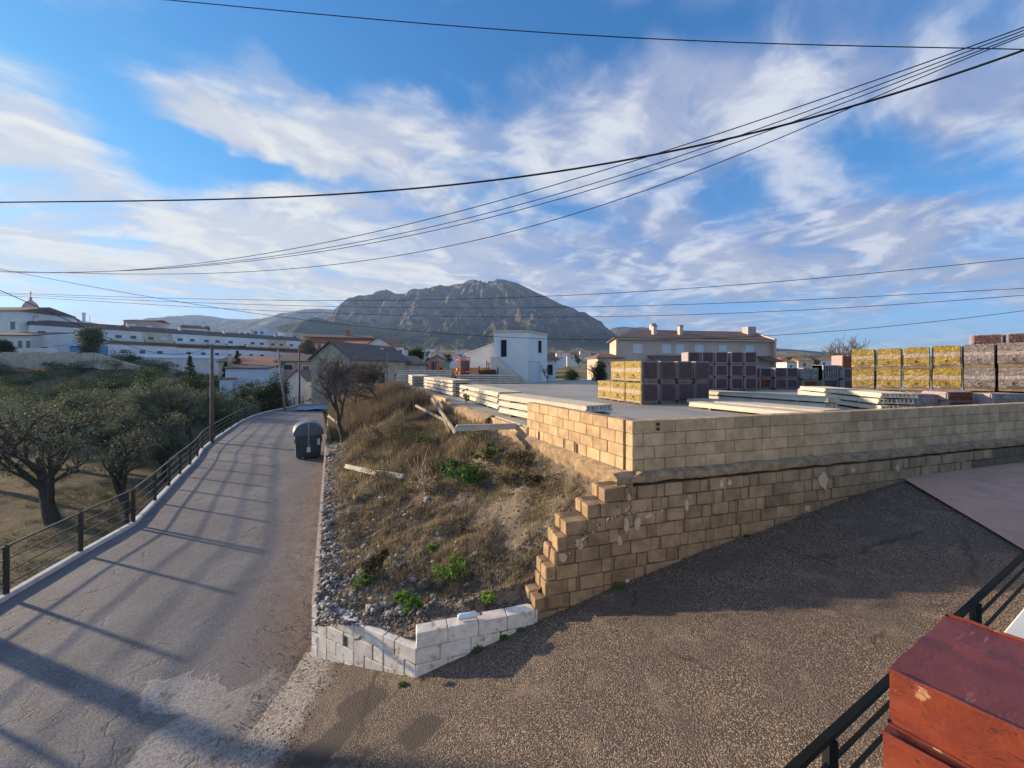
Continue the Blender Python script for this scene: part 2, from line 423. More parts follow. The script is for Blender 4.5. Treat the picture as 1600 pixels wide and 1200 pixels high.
# ------------------------------------------------------------------ ground materials
def road_material():
    m_, b, bs = new_mat('road_asphalt')
    co = geo_pos(b); x, y, z = b.sep(co)
    grain = b.noise(co, 70, 3, 0.7); n1 = b.noise(co, 1.1, 6, 0.6, 0.5); n2 = b.noise(co, 0.35, 4, 0.55, 0.8)
    vg = b.vor(co, 95, 'F1', 'Color')
    col = b.mix(b.rng(n2, 0.35, 0.65), (0.125, 0.127, 0.140), (0.180, 0.181, 0.193))
    col = b.mix(b.m('MULTIPLY', b.rng(n1, 0.45, 0.75), 0.5), col, (0.105, 0.103, 0.108))
    lum = b.m('MULTIPLY_ADD', b.sep(vg)[0], 0.9, 0.55)
    col = b.mix(1.0, col, b.comb(lum, lum, lum), 'MULTIPLY')
    # worn pale concrete patch by the white wall, with tar and crumbling round it
    wc = b.v('ADD', co, b.v('SCALE', b.v('SUBTRACT', b.noise(co, 1.4, 5, 0.6, col=True), (0.5, 0.5, 0.5)), s=1.1))
    def blob(cx, cy, rx, ry, a=0.0):
        c_, s_ = math.cos(a), math.sin(a)
        p = b.v('SUBTRACT', wc, (cx, cy, 0))
        u = b.m('MULTIPLY', b.v('DOT_PRODUCT', p, (c_, s_, 0)), 1 / rx); w = b.m('MULTIPLY', b.v('DOT_PRODUCT', p, (-s_, c_, 0)), 1 / ry)
        r = b.m('MULTIPLY_ADD', u, u, b.m('MULTIPLY', w, w))
        return b.rng(r, 1.15, 0.8)
    pale = b.m('MAXIMUM', blob(-3.1, 4.6, 1.1, 0.85, 0.35), blob(-4.3, 5.1, 0.7, 0.35, -0.3))
    pale = b.m('MAXIMUM', pale, blob(-3.6, 3.6, 1.0, 0.6, 0.2))
    pale = b.m('MULTIPLY', pale, b.rng(b.noise(co, 3.2, 6, 0.7), 0.36, 0.46))
    col = b.mix(b.m('MULTIPLY', pale, 0.85), col, b.mix(b.rng(b.noise(co, 30, 4, 0.7), 0.4, 0.65), (0.40, 0.385, 0.37), (0.20, 0.19, 0.18)))
    # brown gritty strip and soil washed along the right edge
    kx = b.m('MULTIPLY_ADD', b.m('SUBTRACT', y, K0.y), KD.x / KD.y, K0.x)
    edge = b.m('SUBTRACT', kx, x)
    dirt = b.m('MULTIPLY', b.rng(edge, 1.3, 0.0), b.rng(b.noise(wc, 4.0, 6, 0.65), 0.40, 0.60))
    col = b.mix(b.m('MULTIPLY', dirt, 0.8), col, (0.12, 0.082, 0.06))
    soft = b.rng(edge, 2.3, 0.5)
    col = b.mix(b.m('MULTIPLY', soft, 0.35), col, (0.15, 0.122, 0.11))
    # seams, cracks
    ck = b.vor(wc, 0.55, 'DISTANCE_TO_EDGE', 'Distance')
    crack = b.m('MULTIPLY', b.rng(ck, 0.018, 0.004), b.rng(b.noise(co, 0.5, 2), 0.46, 0.58))
    near = b.m('MULTIPLY', b.rng(y, 6.5, 4.0), b.rng(b.vor(wc, 1.6, 'DISTANCE_TO_EDGE', 'Distance'), 0.03, 0.006))
    near = b.m('MULTIPLY', near, b.rng(b.noise(co, 0.9, 3), 0.42, 0.55))
    crack = b.m('MAXIMUM', crack, near)
    col = b.mix(b.m('MULTIPLY', crack, 0.6), col, (0.06, 0.055, 0.05))
    tar = b.m('MULTIPLY', b.rng(b.noise(wc, 1.9, 5, 0.7), 0.60, 0.67), b.rng(y, 6.3, 4.8))
    col = b.mix(b.m('MULTIPLY', tar, 0.75), col, (0.085, 0.08, 0.08))
    b.put(bs.inputs['Base Color'], col)
    bs.inputs['Roughness'].default_value = 0.82; bs.inputs['Specular IOR Level'].default_value = 0.35
    h = b.m('ADD', b.m('MULTIPLY', grain, 0.35), b.m('MULTIPLY_ADD', pale, 0.6, b.m('MULTIPLY', crack, -0.5)))
    h = b.m('ADD', h, b.m('MULTIPLY', b.noise(co, 5, 4), 0.6))
    b.put(bs.inputs['Normal'], b.bump(h, 0.55, 0.03))
    return m_
def ramp_material():
    m_, b, bs = new_mat('ramp_asphalt')
    co = geo_pos(b); x, y, z = b.sep(co)
    vc = b.vor(co, 78, 'F1', 'Color'); vd = b.vor(co, 78, 'F1', 'Distance')
    vr = b.sep(vc)[0]
    n1 = b.noise(co, 0.8, 6, 0.6, 0.6); n2 = b.noise(co, 3.0, 5, 0.6)
    stone = b.ramp(vr, [(0.0, (0.075, 0.058, 0.05)), (0.35, (0.19, 0.145, 0.105)), (0.7, (0.30, 0.23, 0.165)), (1.0, (0.52, 0.42, 0.32))])
    col = b.mix(b.rng(vd, 0.34, 0.62), stone, (0.07, 0.055, 0.048))
    col = b.mix(b.m('MULTIPLY', b.rng(n1, 0.42, 0.68), 0.62), col, (0.10, 0.082, 0.076))
    col = b.mix(b.m('MULTIPLY', b.rng(n2, 0.5, 0.72), 0.25), col, (0.36, 0.28, 0.20))
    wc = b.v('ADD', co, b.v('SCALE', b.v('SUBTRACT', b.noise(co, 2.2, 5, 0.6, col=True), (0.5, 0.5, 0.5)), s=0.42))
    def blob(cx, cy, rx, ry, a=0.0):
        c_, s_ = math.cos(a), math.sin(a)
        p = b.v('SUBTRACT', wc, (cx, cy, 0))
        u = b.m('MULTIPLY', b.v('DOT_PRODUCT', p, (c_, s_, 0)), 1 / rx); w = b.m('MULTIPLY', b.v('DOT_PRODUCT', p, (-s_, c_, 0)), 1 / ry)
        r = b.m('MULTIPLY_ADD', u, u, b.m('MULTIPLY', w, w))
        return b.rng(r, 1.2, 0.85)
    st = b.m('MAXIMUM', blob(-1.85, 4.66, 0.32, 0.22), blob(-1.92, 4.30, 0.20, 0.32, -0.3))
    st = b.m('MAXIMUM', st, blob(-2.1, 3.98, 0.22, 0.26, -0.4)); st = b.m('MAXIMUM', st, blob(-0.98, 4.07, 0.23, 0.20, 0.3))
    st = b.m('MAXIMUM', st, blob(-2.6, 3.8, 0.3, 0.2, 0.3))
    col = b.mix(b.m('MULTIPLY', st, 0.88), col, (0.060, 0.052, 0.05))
    # grey worn concrete where ramp meets the road
    wl = b.rng(b.m('ADD', x, b.m('MULTIPLY', b.m('SUBTRACT', n1, 0.5), 1.4)), -2.35, -2.65)
    pale = b.mix(b.rng(b.noise(co, 26, 5, 0.7), 0.38, 0.62), (0.36, 0.34, 0.32), (0.18, 0.165, 0.155))
    col = b.mix(b.m('MULTIPLY', wl, b.rng(b.noise(co, 3.1, 6, 0.7), 0.34, 0.44)), col, pale)
    ck = b.vor(wc, 0.42, 'DISTANCE_TO_EDGE', 'Distance')
    col = b.mix(b.m('MULTIPLY', b.m('MULTIPLY', b.rng(ck, 0.016, 0.004), b.rng(b.noise(co, 0.6, 2), 0.53, 0.60)), 0.55), col, (0.04, 0.035, 0.03))
    b.put(bs.inputs['Base Color'], col)
    bs.inputs['Roughness'].default_value = 0.85; bs.inputs['Specular IOR Level'].default_value = 0.3
    h = b.m('ADD', b.m('MULTIPLY', b.m('SUBTRACT', 1.0, vd), 1.0), b.m('MULTIPLY', n2, 1.2))
    b.put(bs.inputs['Normal'], b.bump(h, 0.8, 0.016))
    return m_
def soil_material(name, c1, c2, c3, sc=1.0, bump=0.6):
    m_, b, bs = new_mat(name)
    co = geo_pos(b)
    n1 = b.noise(co, 0.9 * sc, 7, 0.62, 0.5); n2 = b.noise(co, 6 * sc, 6, 0.65); n3 = b.noise(co, 40 * sc, 4, 0.7)
    col = b.mix(b.rng(n1, 0.36, 0.62), c1, c2)
    col = b.mix(b.m('MULTIPLY', b.rng(n2, 0.48, 0.7), 0.7), col, c3)
    lum = b.m('MULTIPLY_ADD', n3, 0.9, 0.55)
    col = b.mix(1.0, col, b.comb(lum, lum, lum), 'MULTIPLY')
    b.put(bs.inputs['Base Color'], col); bs.inputs['Roughness'].default_value = 0.95; bs.inputs['Specular IOR Level'].default_value = 0.1
    h = b.m('ADD', b.m('MULTIPLY', n2, 1.4), b.m('MULTIPLY', n3, 0.5))
    b.put(bs.inputs['Normal'], b.bump(h, bump, 0.05 / sc))
    return m_
def concrete_yard_material():
    m_, b, bs = new_mat('yard_concrete')
    co = geo_pos(b)
    st = b.v('MULTIPLY', co, (0.22, 1.6, 1.0))
    n1 = b.noise(co, 0.35, 6, 0.6, 0.4); n2 = b.noise(st, 1.5, 6, 0.65)
    col = b.mix(b.rng(n1, 0.35, 0.65), (0.29, 0.275, 0.24), (0.38, 0.36, 0.315))
    col = b.mix(b.m('MULTIPLY', b.rng(n2, 0.5, 0.75), 0.5), col, (0.24, 0.225, 0.21))
    b.put(bs.inputs['Base Color'], col); bs.inputs['Roughness'].default_value = 0.75
    b.put(bs.inputs['Normal'], b.bump(b.noise(co, 25, 4), 0.2, 0.01))
    return m_

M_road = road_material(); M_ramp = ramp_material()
M_bank = soil_material('bank_soil', (0.235, 0.185, 0.135), (0.15, 0.125, 0.10), (0.31, 0.255, 0.19), 1.5)
M_field = soil_material('field_soil', (0.16, 0.145, 0.095), (0.10, 0.105, 0.075), (0.30, 0.235, 0.14), 0.35)
M_valley = None
M_yard = concrete_yard_material()
M_apron = mat('apron_concrete', (0.50, 0.31, 0.235), 0.8, 0.15, 1.2, 0.25, 60, 0.01, dirt=((0.30, 0.24, 0.21), 0.9, 0.56))
M_white_block = mat('white_painted_block', (0.74, 0.71, 0.66), 0.85, 0.2, 5.0, 0.5, 70, 0.012, rand=0.06, dirt=((0.36, 0.27, 0.20), 6.5, 0.555))
M_kerb = mat('whitewash_kerb', (0.60, 0.61, 0.60), 0.85, 0.2, 3.0, 0.4, 50, 0.012, dirt=((0.36, 0.31, 0.27), 3.5, 0.56))
M_kerb_pink = mat('kerb_concrete', (0.52, 0.43, 0.36), 0.85, 0.25, 4.0, 0.4, 50, 0.012)

# ------------------------------------------------------------------ ground sheet (field, town slope, valley) out to the mountain
def ground_z(x, y):
    x = np.asarray(x, float); y = np.asarray(y, float)
    fx = fence_x(y)
    left = sstep(fx - x, 0.35, 1.2)                                       # 1 on the field below the fence
    field = -3.9 + 0.5 * (fbm(x * 0.08, y * 0.08, 4, 5) - 0.5) + 3.5 * sstep(y, 42, 60)
    D = np.maximum(y, 1.0); u = x / D
    hill = np.interp(D, [0, 40, 50, 62, 85, 120, 200, 330], [-3.9, -3.6, -0.5, 5.0, 6.5, 8.0, 11.0, 14.0])
    hw = sstep(-u, 0.74, 1.02) * sstep(D, 30, 62)
    field = field * (1 - hw) + hill * hw
    right = -0.35 + 0 * x
    z = right * (1 - left) + field * left
    far = np.interp(D, [0, 48, 60, 75, 100, 160, 250, 600, 1000], [-0.35, -0.35, 0.6, 1.3, 2.0, 4.0, 4.5, 10.0, 25.0])
    f = sstep(D, 47, 62)
    z = z * (1 - f) + (far * (1 - hw) + hill * hw) * f
    z = z + (fbm(x * 0.012, y * 0.012, 5, 2) - 0.5) * np.interp(D, [60, 150, 500, 1000], [0, 2.5, 14, 26])
    z = z + sstep(-u, 0.4, 1.0) * sstep(D, 180, 700) * 0.0
    return z
def make_ground():
    nu = 460
    ds = np.concatenate([np.arange(-6, 62, 0.62), np.geomspace(62.5, 1010, 190)])
    s = np.sign(np.linspace(-1, 1, nu)) * np.abs(np.linspace(-1, 1, nu)) ** 1.25
    X = np.zeros((len(ds), nu)); Y = np.zeros_like(X)
    for i, d in enumerate(ds):
        half = 70 + max(d, 0) * 1.9
        X[i] = s * half; Y[i] = d
    # pull vertices near the fence line so the drop below it is crisp
    Z = ground_z(X, Y)
    return link_mesh('ground', grid_mesh('ground', X, Y, Z, M_land))

def land_material():
    """field soil near, dry fields, scrub and pale plots over the valley and town slope"""
    m_, b, bs = new_mat('land')
    co = geo_pos(b); x, y, z = b.sep(co)
    n1 = b.noise(co, 0.5, 7, 0.62, 0.5); n2 = b.noise(co, 3.0, 6, 0.65)
    near = b.mix(b.rng(n1, 0.38, 0.62), (0.10, 0.10, 0.065), (0.17, 0.145, 0.095))
    fur = b.add('ShaderNodeTexWave', wave_type='BANDS', bands_direction='DIAGONAL')
    b.put(fur.inputs['Vector'], co); fur.inputs['Scale'].default_value = 0.45; fur.inputs['Distortion'].default_value = 3.0; fur.inputs['Detail'].default_value = 3
    near = b.mix(b.m('MULTIPLY', fur.outputs['Fac'], 0.3), near, (0.22, 0.175, 0.11))
    near = b.mix(b.m('MULTIPLY', b.rng(n2, 0.45, 0.7), 0.5), near, (0.09, 0.10, 0.055))
    st = b.v('MULTIPLY', co, (0.35, 1.0, 1.0))
    pl = b.vor(b.v('ADD', st, b.v('SCALE', b.noise(co, 0.02, 3, 0.5, col=True), s=18.0)), 0.03, 'F1', 'Color')
    pr = b.sep(pl)[0]
    plot = b.ramp(pr, [(0.0, (0.13, 0.13, 0.07)), (0.3, (0.26, 0.20, 0.11)), (0.55, (0.34, 0.27, 0.16)), (0.8, (0.19, 0.16, 0.10)), (1.0, (0.42, 0.35, 0.24))])
    sc = b.noise(st, 0.13, 8, 0.7)
    plot = b.mix(b.rng(sc, 0.50, 0.62), plot, (0.055, 0.07, 0.035))
    col = b.mix(b.rng(y, 55, 90), near, plot)
    b.put(bs.inputs['Base Color'], col); bs.inputs['Roughness'].default_value = 0.95; bs.inputs['Specular IOR Level'].default_value = 0.05
    b.put(bs.inputs['Normal'], b.bump(b.m('ADD', n2, b.m('MULTIPLY', sc, 2.0)), 0.5, 0.25))
    return m_
M_land = land_material()
tag(make_ground(), kind='structure')

# ------------------------------------------------------------------ mountains
def mountain_material():
    m_, b, bs = new_mat('mountain_rock')
    g = b.add('ShaderNodeNewGeometry'); co = g.outputs['Position']; nz = b.sep(g.outputs['Normal'])[2]
    cs = b.v('MULTIPLY', co, (1.0, 1.0, 0.25))
    n1 = b.noise(co, 0.004, 8, 0.62, 0.6); n2 = b.noise(cs, 0.012, 8, 0.68, 0.8); n3 = b.noise(co, 0.03, 6, 0.7)
    rock = b.ramp(n2, [(0.30, (0.055, 0.048, 0.045)), (0.48, (0.125, 0.10, 0.09)), (0.60, (0.25, 0.19, 0.15)), (0.72, (0.22, 0.13, 0.09))])
    veg = b.mix(b.rng(n1, 0.40, 0.60), (0.032, 0.042, 0.024), (0.075, 0.075, 0.045))
    veg = b.mix(b.m('MULTIPLY', b.rng(n3, 0.5, 0.68), 0.5), veg, (0.16, 0.135, 0.095))
    hgt = b.sep(co)[2]
    steep = b.rng(b.m('MULTIPLY_ADD', b.m('SUBTRACT', n3, 0.5), 0.5, nz), 0.86, 0.58)
    hi = b.rng(hgt, 100, 260)
    f = b.m('MAXIMUM', steep, b.m('MULTIPLY', hi, b.rng(n2, 0.42, 0.58)))
    col = b.mix(f, veg, rock)
    st = b.v('MULTIPLY', co, (0.4, 1.0, 1.5))
    pl = b.sep(b.vor(st, 0.008, 'F1', 'Color'))[1]
    fields = b.ramp(pl, [(0.0, (0.10, 0.11, 0.055)), (0.5, (0.26, 0.21, 0.13)), (1.0, (0.36, 0.30, 0.20))])
    scr = b.rng(b.noise(st, 0.06, 8, 0.7), 0.47, 0.60)
    fields = b.mix(scr, fields, (0.06, 0.075, 0.04))
    col = b.mix(b.rng(b.m('MULTIPLY_ADD', n1, -60.0, hgt), 70, 15), col, fields)
    b.put(bs.inputs['Base Color'], col); bs.inputs['Roughness'].default_value = 0.95; bs.inputs['Specular IOR Level'].default_value = 0.05
    b.put(bs.inputs['Normal'], b.bump(b.m('ADD', n2, b.m('MULTIPLY', n3, 0.5)), 1.0, 22.0))
    return m_
M_mount = mountain_material()

def ridge(pts, x):
    return np.interp(x, [p[0] for p in pts], [p[1] for p in pts])
def massif(name, pts, x0, x1, Dr, Df, foot_py, ncol, nrow, cliff, rough, seed, label_kind='structure', back=True):
    """a massif: crest at distance Dr whose height follows the surveyed skyline, slopes running down to distance Df"""
    xs = np.linspace(x0, x1, ncol)
    crest_z = EYE + (HY - ridge(pts, xs)) / FPX * Dr
    foot_z = EYE + (HY - foot_py) / FPX * Df
    t = np.concatenate([np.linspace(0, 1, nrow), 1 + np.linspace(0.02, 0.5, 10)]) if back else np.linspace(0, 1, nrow)
    T, XS = np.meshgrid(t, xs, indexing='ij')
    CZ = np.broadcast_to(crest_z, T.shape)
    D = Df + (Dr - Df) * T
    U = (XS - CX) / FPX
    Xw = U * (Dr * 0.55 + D * 0.45); Yw = D
    Xc = U * Dr
    Xw = Xc * np.clip(T, 0, 1) + U * D * (1 - np.clip(T, 0, 1))
    tt = np.clip(T, 0, 1)
    prof = np.where(tt < cliff, 0.40 * (tt / cliff) ** 1.5, 0.40 + 0.60 * ((tt - cliff) / (1 - cliff)) ** 0.75)
    rel = np.maximum(CZ - foot_z, 3)
    gull = (fbm(Xw * 0.011, Yw * 0.0022, 6, seed, 0.55) - 0.5)
    rid = 1 - np.abs(2 * fbm(Xw * 0.006, Yw * 0.003, 5, seed + 7) - 1) * 2
    env = np.sin(np.clip(tt, 0, 1) * math.pi) ** 0.7 
    Z = foot_z + rel * prof + rel * rough * env * (gull * 1.2 + rid * 0.35) * (0.35 + 0.65 * tt)
    Z = Z + (fbm(Xw * 0.03, Yw * 0.03, 4, seed + 3) - 0.5) * rel * 0.05 * env
    bk = T > 1
    Z = np.where(bk, CZ - (T - 1) * rel * 1.3, Z)
    Z = np.where(T < 0.02, Z - 25, Z)
    return tag(link_mesh(name, grid_mesh(name, Xw, Yw, Z, M_mount)), kind='structure')

R_MAIN = [(330, 560), (400, 530), (470, 514), (520, 500), (546, 490), (552, 480), (557, 469), (563, 463), (575, 462), (588, 461), (596, 456), (603, 452), (610, 455), (618, 459), (630, 459), (645, 457), (660, 455), (680, 451), (700, 448),
          (712, 444), (724, 443), (729, 439), (736, 437), (742, 437), (749, 440), (752, 439), (755, 443), (759, 442), (762, 445), (765, 441), (769, 443), (774, 441), (777, 438), (784, 438), (796, 439), (808, 443), (820, 448), (832, 454), (850, 462),
          (868, 471), (884, 480), (900, 488), (915, 496), (925, 501), (931, 508), (936, 510), (944, 519), (952, 526), (962, 531), (1000, 541), (1060, 549), (1150, 556)]
R_FOOT = [(300, 548), (360, 522), (400, 513), (440, 508), (465, 503), (480, 499), (492, 495), (502, 498), (520, 503), (545, 507), (600, 512), (700, 522), (800, 528), (900, 534), (1000, 540), (1100, 545)]
R_FAR = [(60, 520), (120, 514), (180, 510), (240, 506), (262, 500), (285, 494), (308, 492), (330, 494), (352, 498), (385, 499), (410, 498), (430, 497), (448, 492), (462, 487), (480, 483), (500, 482), (520, 484), (545, 484), (580, 486), (640, 500), (720, 520), (800, 540)]
R_SIDE = [(900, 545), (930, 524), (945, 518), (960, 512), (975, 510), (990, 512), (1005, 511), (1020, 515), (1050, 521), (1100, 530), (1160, 540), (1240, 548), (1300, 552), (1400, 556), (1700, 560)]
R_PLAT = [(1020, 562), (1100, 556), (1180, 551), (1205, 550), (1225, 549), (1245, 549), (1260, 551), (1300, 554), (1330, 556), (1450, 557), (1600, 555), (1900, 552)]
massif('mountain', R_MAIN, 330, 1150, 2500, 1010, 553, 620, 170, 0.62, 0.34, 4)
massif('foothill', R_FOOT, 300, 1100, 1500, 990, 556, 300, 50, 0.5, 0.10, 21)
massif('far_hills', R_FAR, 60, 800, 3700, 1900, 552, 300, 40, 0.5, 0.15, 31)
massif('side_hill', R_SIDE, 880, 1700, 3200, 1900, 560, 300, 40, 0.5, 0.15, 41)
massif('plateau', R_PLAT, 1020, 1900, 1250, 700, 566, 300, 40, 0.7, 0.10, 51)

# the air between here and the mountain
def make_haze():
    o = MB().box(-5200, 5200, -60, 4300, -14, 640).build('haze', None)
    o.data.materials.clear()
    m_ = bpy.data.materials.new('haze_air'); m_.use_nodes = True
    nt = m_.node_tree; nt.nodes.clear()
    out = nt.nodes.new('ShaderNodeOutputMaterial'); pv = nt.nodes.new('ShaderNodeVolumePrincipled')
    pv.inputs['Color'].default_value = (0.36, 0.58, 1.0, 1); pv.inputs['Density'].default_value = HAZE
    pv.inputs['Anisotropy'].default_value = 0.2
    nt.links.new(pv.outputs[0], out.inputs['Volume'])
    o.data.materials.append(m_)
    return tag(o, kind='stuff')
HAZE = 0.00011
make_haze()

# ------------------------------------------------------------------ road, ramp, apron, bank, yard
def make_road():
    ys = np.concatenate([np.arange(-4, 12, 0.35), np.arange(12, 52, 0.8)])
    n = 26
    X = np.zeros((len(ys), n)); Y = np.zeros_like(X)
    for i, y in enumerate(ys):
        l = float(fence_x(y)) + 0.02
        r = K0.x + (y - K0.y) * KD.x / KD.y + 0.05 if y > K0.y - 0.2 else -2.85 - 0.05 * (K0.y - y)
        if y > 26.6: r = -12.8 - (y - 26.6) * 0.52
        X[i] = np.linspace(l, r, n); Y[i] = y
    Z = (fbm(X * 0.6, Y * 0.6, 3, 8) - 0.5) * 0.03
    return tag(link_mesh('road', grid_mesh('road', X, Y, Z, M_road)), kind='structure')
make_road()

def make_ramp():
    xs = np.concatenate([np.arange(-3.4, 8.5, 0.12), [8.8, 9.2, 10, 12, 16, 24]])
    ss = np.linspace(0, 1, 50)
    X = np.zeros((len(ss), len(xs))); Y = np.zeros_like(X)
    for j, x in enumerate(xs):
        if x < LC.x: ytop = K0.y + (x - K0.x) * (LC.y - K0.y) / (LC.x - K0.x) + 0.1
        elif x < LR.x: ytop = LC.y + (x - LC.x) * (LR.y - LC.y) / (LR.x - LC.x) + 0.1
        else: ytop = float(wall_line_y(x)) + 0.05
        if x < K0.x: ytop = K0.y + 0.1
        X[:, j] = x; Y[:, j] = -3 + ss * (ytop + 3)
    Z = ramp_z(X) + (fbm(X * 0.9, Y * 0.9, 4, 12) - 0.5) * 0.05 + 0.004
    Z = np.where(X < -3.0, Z - (-3.0 - X) * 0.14, Z)
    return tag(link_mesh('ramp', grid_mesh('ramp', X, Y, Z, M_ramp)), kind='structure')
make_ramp()
# pale apron at the top of the ramp
ap = MB()
pts = [(7.80, float(wall_line_y(7.8)) + 0.04), (6.62, 4.95), (5.0, 1.4), (24, 1.4), (24, float(wall_line_y(24)))]
xs_ = np.linspace(0, 1, 14)
A = Vector((7.80, float(wall_line_y(7.8)), 0)); B_ = Vector((5.0, 1.4, 0))
X = np.zeros((14, 30)); Y = np.zeros_like(X)
for i, t in enumerate(xs_):
    e = A.lerp(B_, t)
    far = Vector((24, float(wall_line_y(24)), 0)).lerp(Vector((24, 1.4, 0)), t)
    for j, s in enumerate(np.linspace(0, 1, 30) ** 1.6):
        q = e.lerp(far, float(s)); X[i, j], Y[i, j] = q.x, q.y
link_mesh('apron', grid_mesh('apron', X, Y, np.maximum(ramp_z(X) + 0.032, 2.0 + 0 * X) + 0.012, M_apron))['kind'] = 'structure'

def make_bank():
    ys = np.concatenate([np.arange(4.88, 12, 0.08), np.arange(12, 34, 0.25)])
    ts = np.linspace(0.0, 1.12, 90)
    X = np.zeros((len(ys), len(ts))); Y = np.zeros_like(X)
    for i, y in enumerate(ys):
        kx = K0.x + (y - K0.y) * KD.x / KD.y
        if y < K0.y: kx = LC.x - (y - LC.y) / (K0.y - LC.y) * (LC.x - K0.x)
        lx = W0.x + (y - W0.y) * WL.x / WL.y if y >= W0.y else LR.x + (y - LR.y) * (W0.x - LR.x) / (W0.y - LR.y)
        if y < LR.y: lx = LC.x + (y - LC.y) / (LR.y - LC.y) * (LR.x - LC.x)
        X[i] = kx + 0.08 + np.maximum(lx + (0.5 if 5.1 < y < 5.91 else 0.1) - kx, 0.02) * np.minimum(ts, 1.0 if y < 5.91 else 9); Y[i] = y
    fr = np.where(X > LC.x, LC.y + 0.303 * (X - LC.x) + 0.17, LC.y + 0.085 - (X - LC.x) * 0.508)
    Y = np.maximum(Y, fr)
    Z = bank_z(X, Y)
    return tag(link_mesh('bank', grid_mesh('bank', X, Y, Z, M_bank)), kind='structure')
make_bank()

def make_yard():
    pts = [W0 + WR * 0.1 + WL * 0.1, W0 + WR * 60, W0 + WR * 60 + Vector((0, 30, 0)), Vector((30, 47, 0)), Vector((-10, 47, 0)), W0 + WL * 26 + WR * 0.1]
    pts = [(p.x, p.y) for p in pts]
    o = MB().prism(pts, -0.5, YARD_Z).build('yard', M_yard)
    return tag(o, kind='structure')
make_yard()


# ------------------------------------------------------------------ block walls
M_block = mat('concrete_block_warm', (0.50, 0.355, 0.21), 0.9, 0.22, 4.0, 0.6, 60, 0.012, rand=0.16, dirt=((0.17, 0.125, 0.085), 3.0, 0.62))
M_block_low = mat('concrete_block_brown', (0.35, 0.245, 0.145), 0.92, 0.28, 4.5, 0.7, 55, 0.014, rand=0.18, dirt=((0.44, 0.34, 0.22), 2.2, 0.62))
M_mortar = mat('mortar', (0.17, 0.125, 0.085), 0.95, 0.3, 6.0, 0.8, 40, 0.02)
M_rubble = mat('crumbled_mortar', (0.40, 0.29, 0.175), 0.95, 0.35, 7.0, 1.0, 35, 0.03, dirt=((0.20, 0.17, 0.14), 5.0, 0.52))
M_plaster = mat('plaster_smear', (0.58, 0.44, 0.30), 0.9, 0.12, 8.0, 0.4, 60, 0.008)
M_hole = mat('hollow_shade', (0.05, 0.04, 0.035), 0.95, 0.2, 5.0, 0)  # near-black colour standing in for the shade inside holes

rng_ = random.Random(11)
def block_mesh(name, L, W, H, m_, seed, chip=0.0, bev=0.008):
    r = random.Random(seed)
    bm = bmesh.new()
    bmesh.ops.create_cube(bm, size=1.0)
    for v in bm.verts: v.co = Vector((v.co.x * L, v.co.y * W, v.co.z * H))
    if chip:
        bm.verts.ensure_lookup_table()
        for v in r.sample(list(bm.verts), 2):
            v.co = v.co * (1 - chip * r.uniform(0.3, 1.0))
    bmesh.ops.bevel(bm, geom=list(bm.edges), offset=bev, segments=1, affect='EDGES', clamp_overlap=True)
    for v in bm.verts: v.co += Vector([r.uniform(-1, 1) * 0.0025 for _ in range(3)])
    me = bpy.data.meshes.new(name); bm.to_mesh(me); bm.free()
    me.materials.append(m_)
    return me
_bcache = {}
def get_block(L, W, H, m_, rough=False):
    k = (round(L, 2), round(W, 2), round(H, 2), m_.name, rough, rng_.randrange(3))
    if k not in _bcache:
        _bcache[k] = block_mesh('concrete_block', k[0] - 0.008, k[1], k[2] - 0.007, m_, hash(k[:3]) % 999 + k[5], 0.12 if rough else 0.0, 0.016 if rough else 0.008)
    return _bcache[k]
def put_block(parent, o0, d, n, t, L, z, H, W, m_, name='concrete_block', inset=0.0, rough=False, proud=0.0):
    """a block whose outer face lies on the line o0 + d*t (n points outwards), L long, course from z to z+H"""
    p = o0 + d * (t + L / 2) - n * (W / 2 + inset - proud)
    return link_mesh(name, get_block(L, W, H, m_, rough), parent, (p.x, p.y, z + H / 2), math.atan2(d.y, d.x) + rng_.uniform(-0.006, 0.006))
def core(parent, o0, d, n, t0, t1, z0, z1, W, name='mortar_core', m_=None, inset=0.012):
    a = o0 + d * t0 - n * inset; c = o0 + d * t1 - n * inset
    e = o0 + d * t1 - n * W; f = o0 + d * t0 - n * W
    return MB().prism([(a.x, a.y), (c.x, c.y), (e.x, e.y), (f.x, f.y)] if d.cross(-n).z > 0 else [(a.x, a.y), (f.x, f.y), (e.x, e.y), (c.x, c.y)], z0, z1).build(name, m_ or M_mortar, parent)

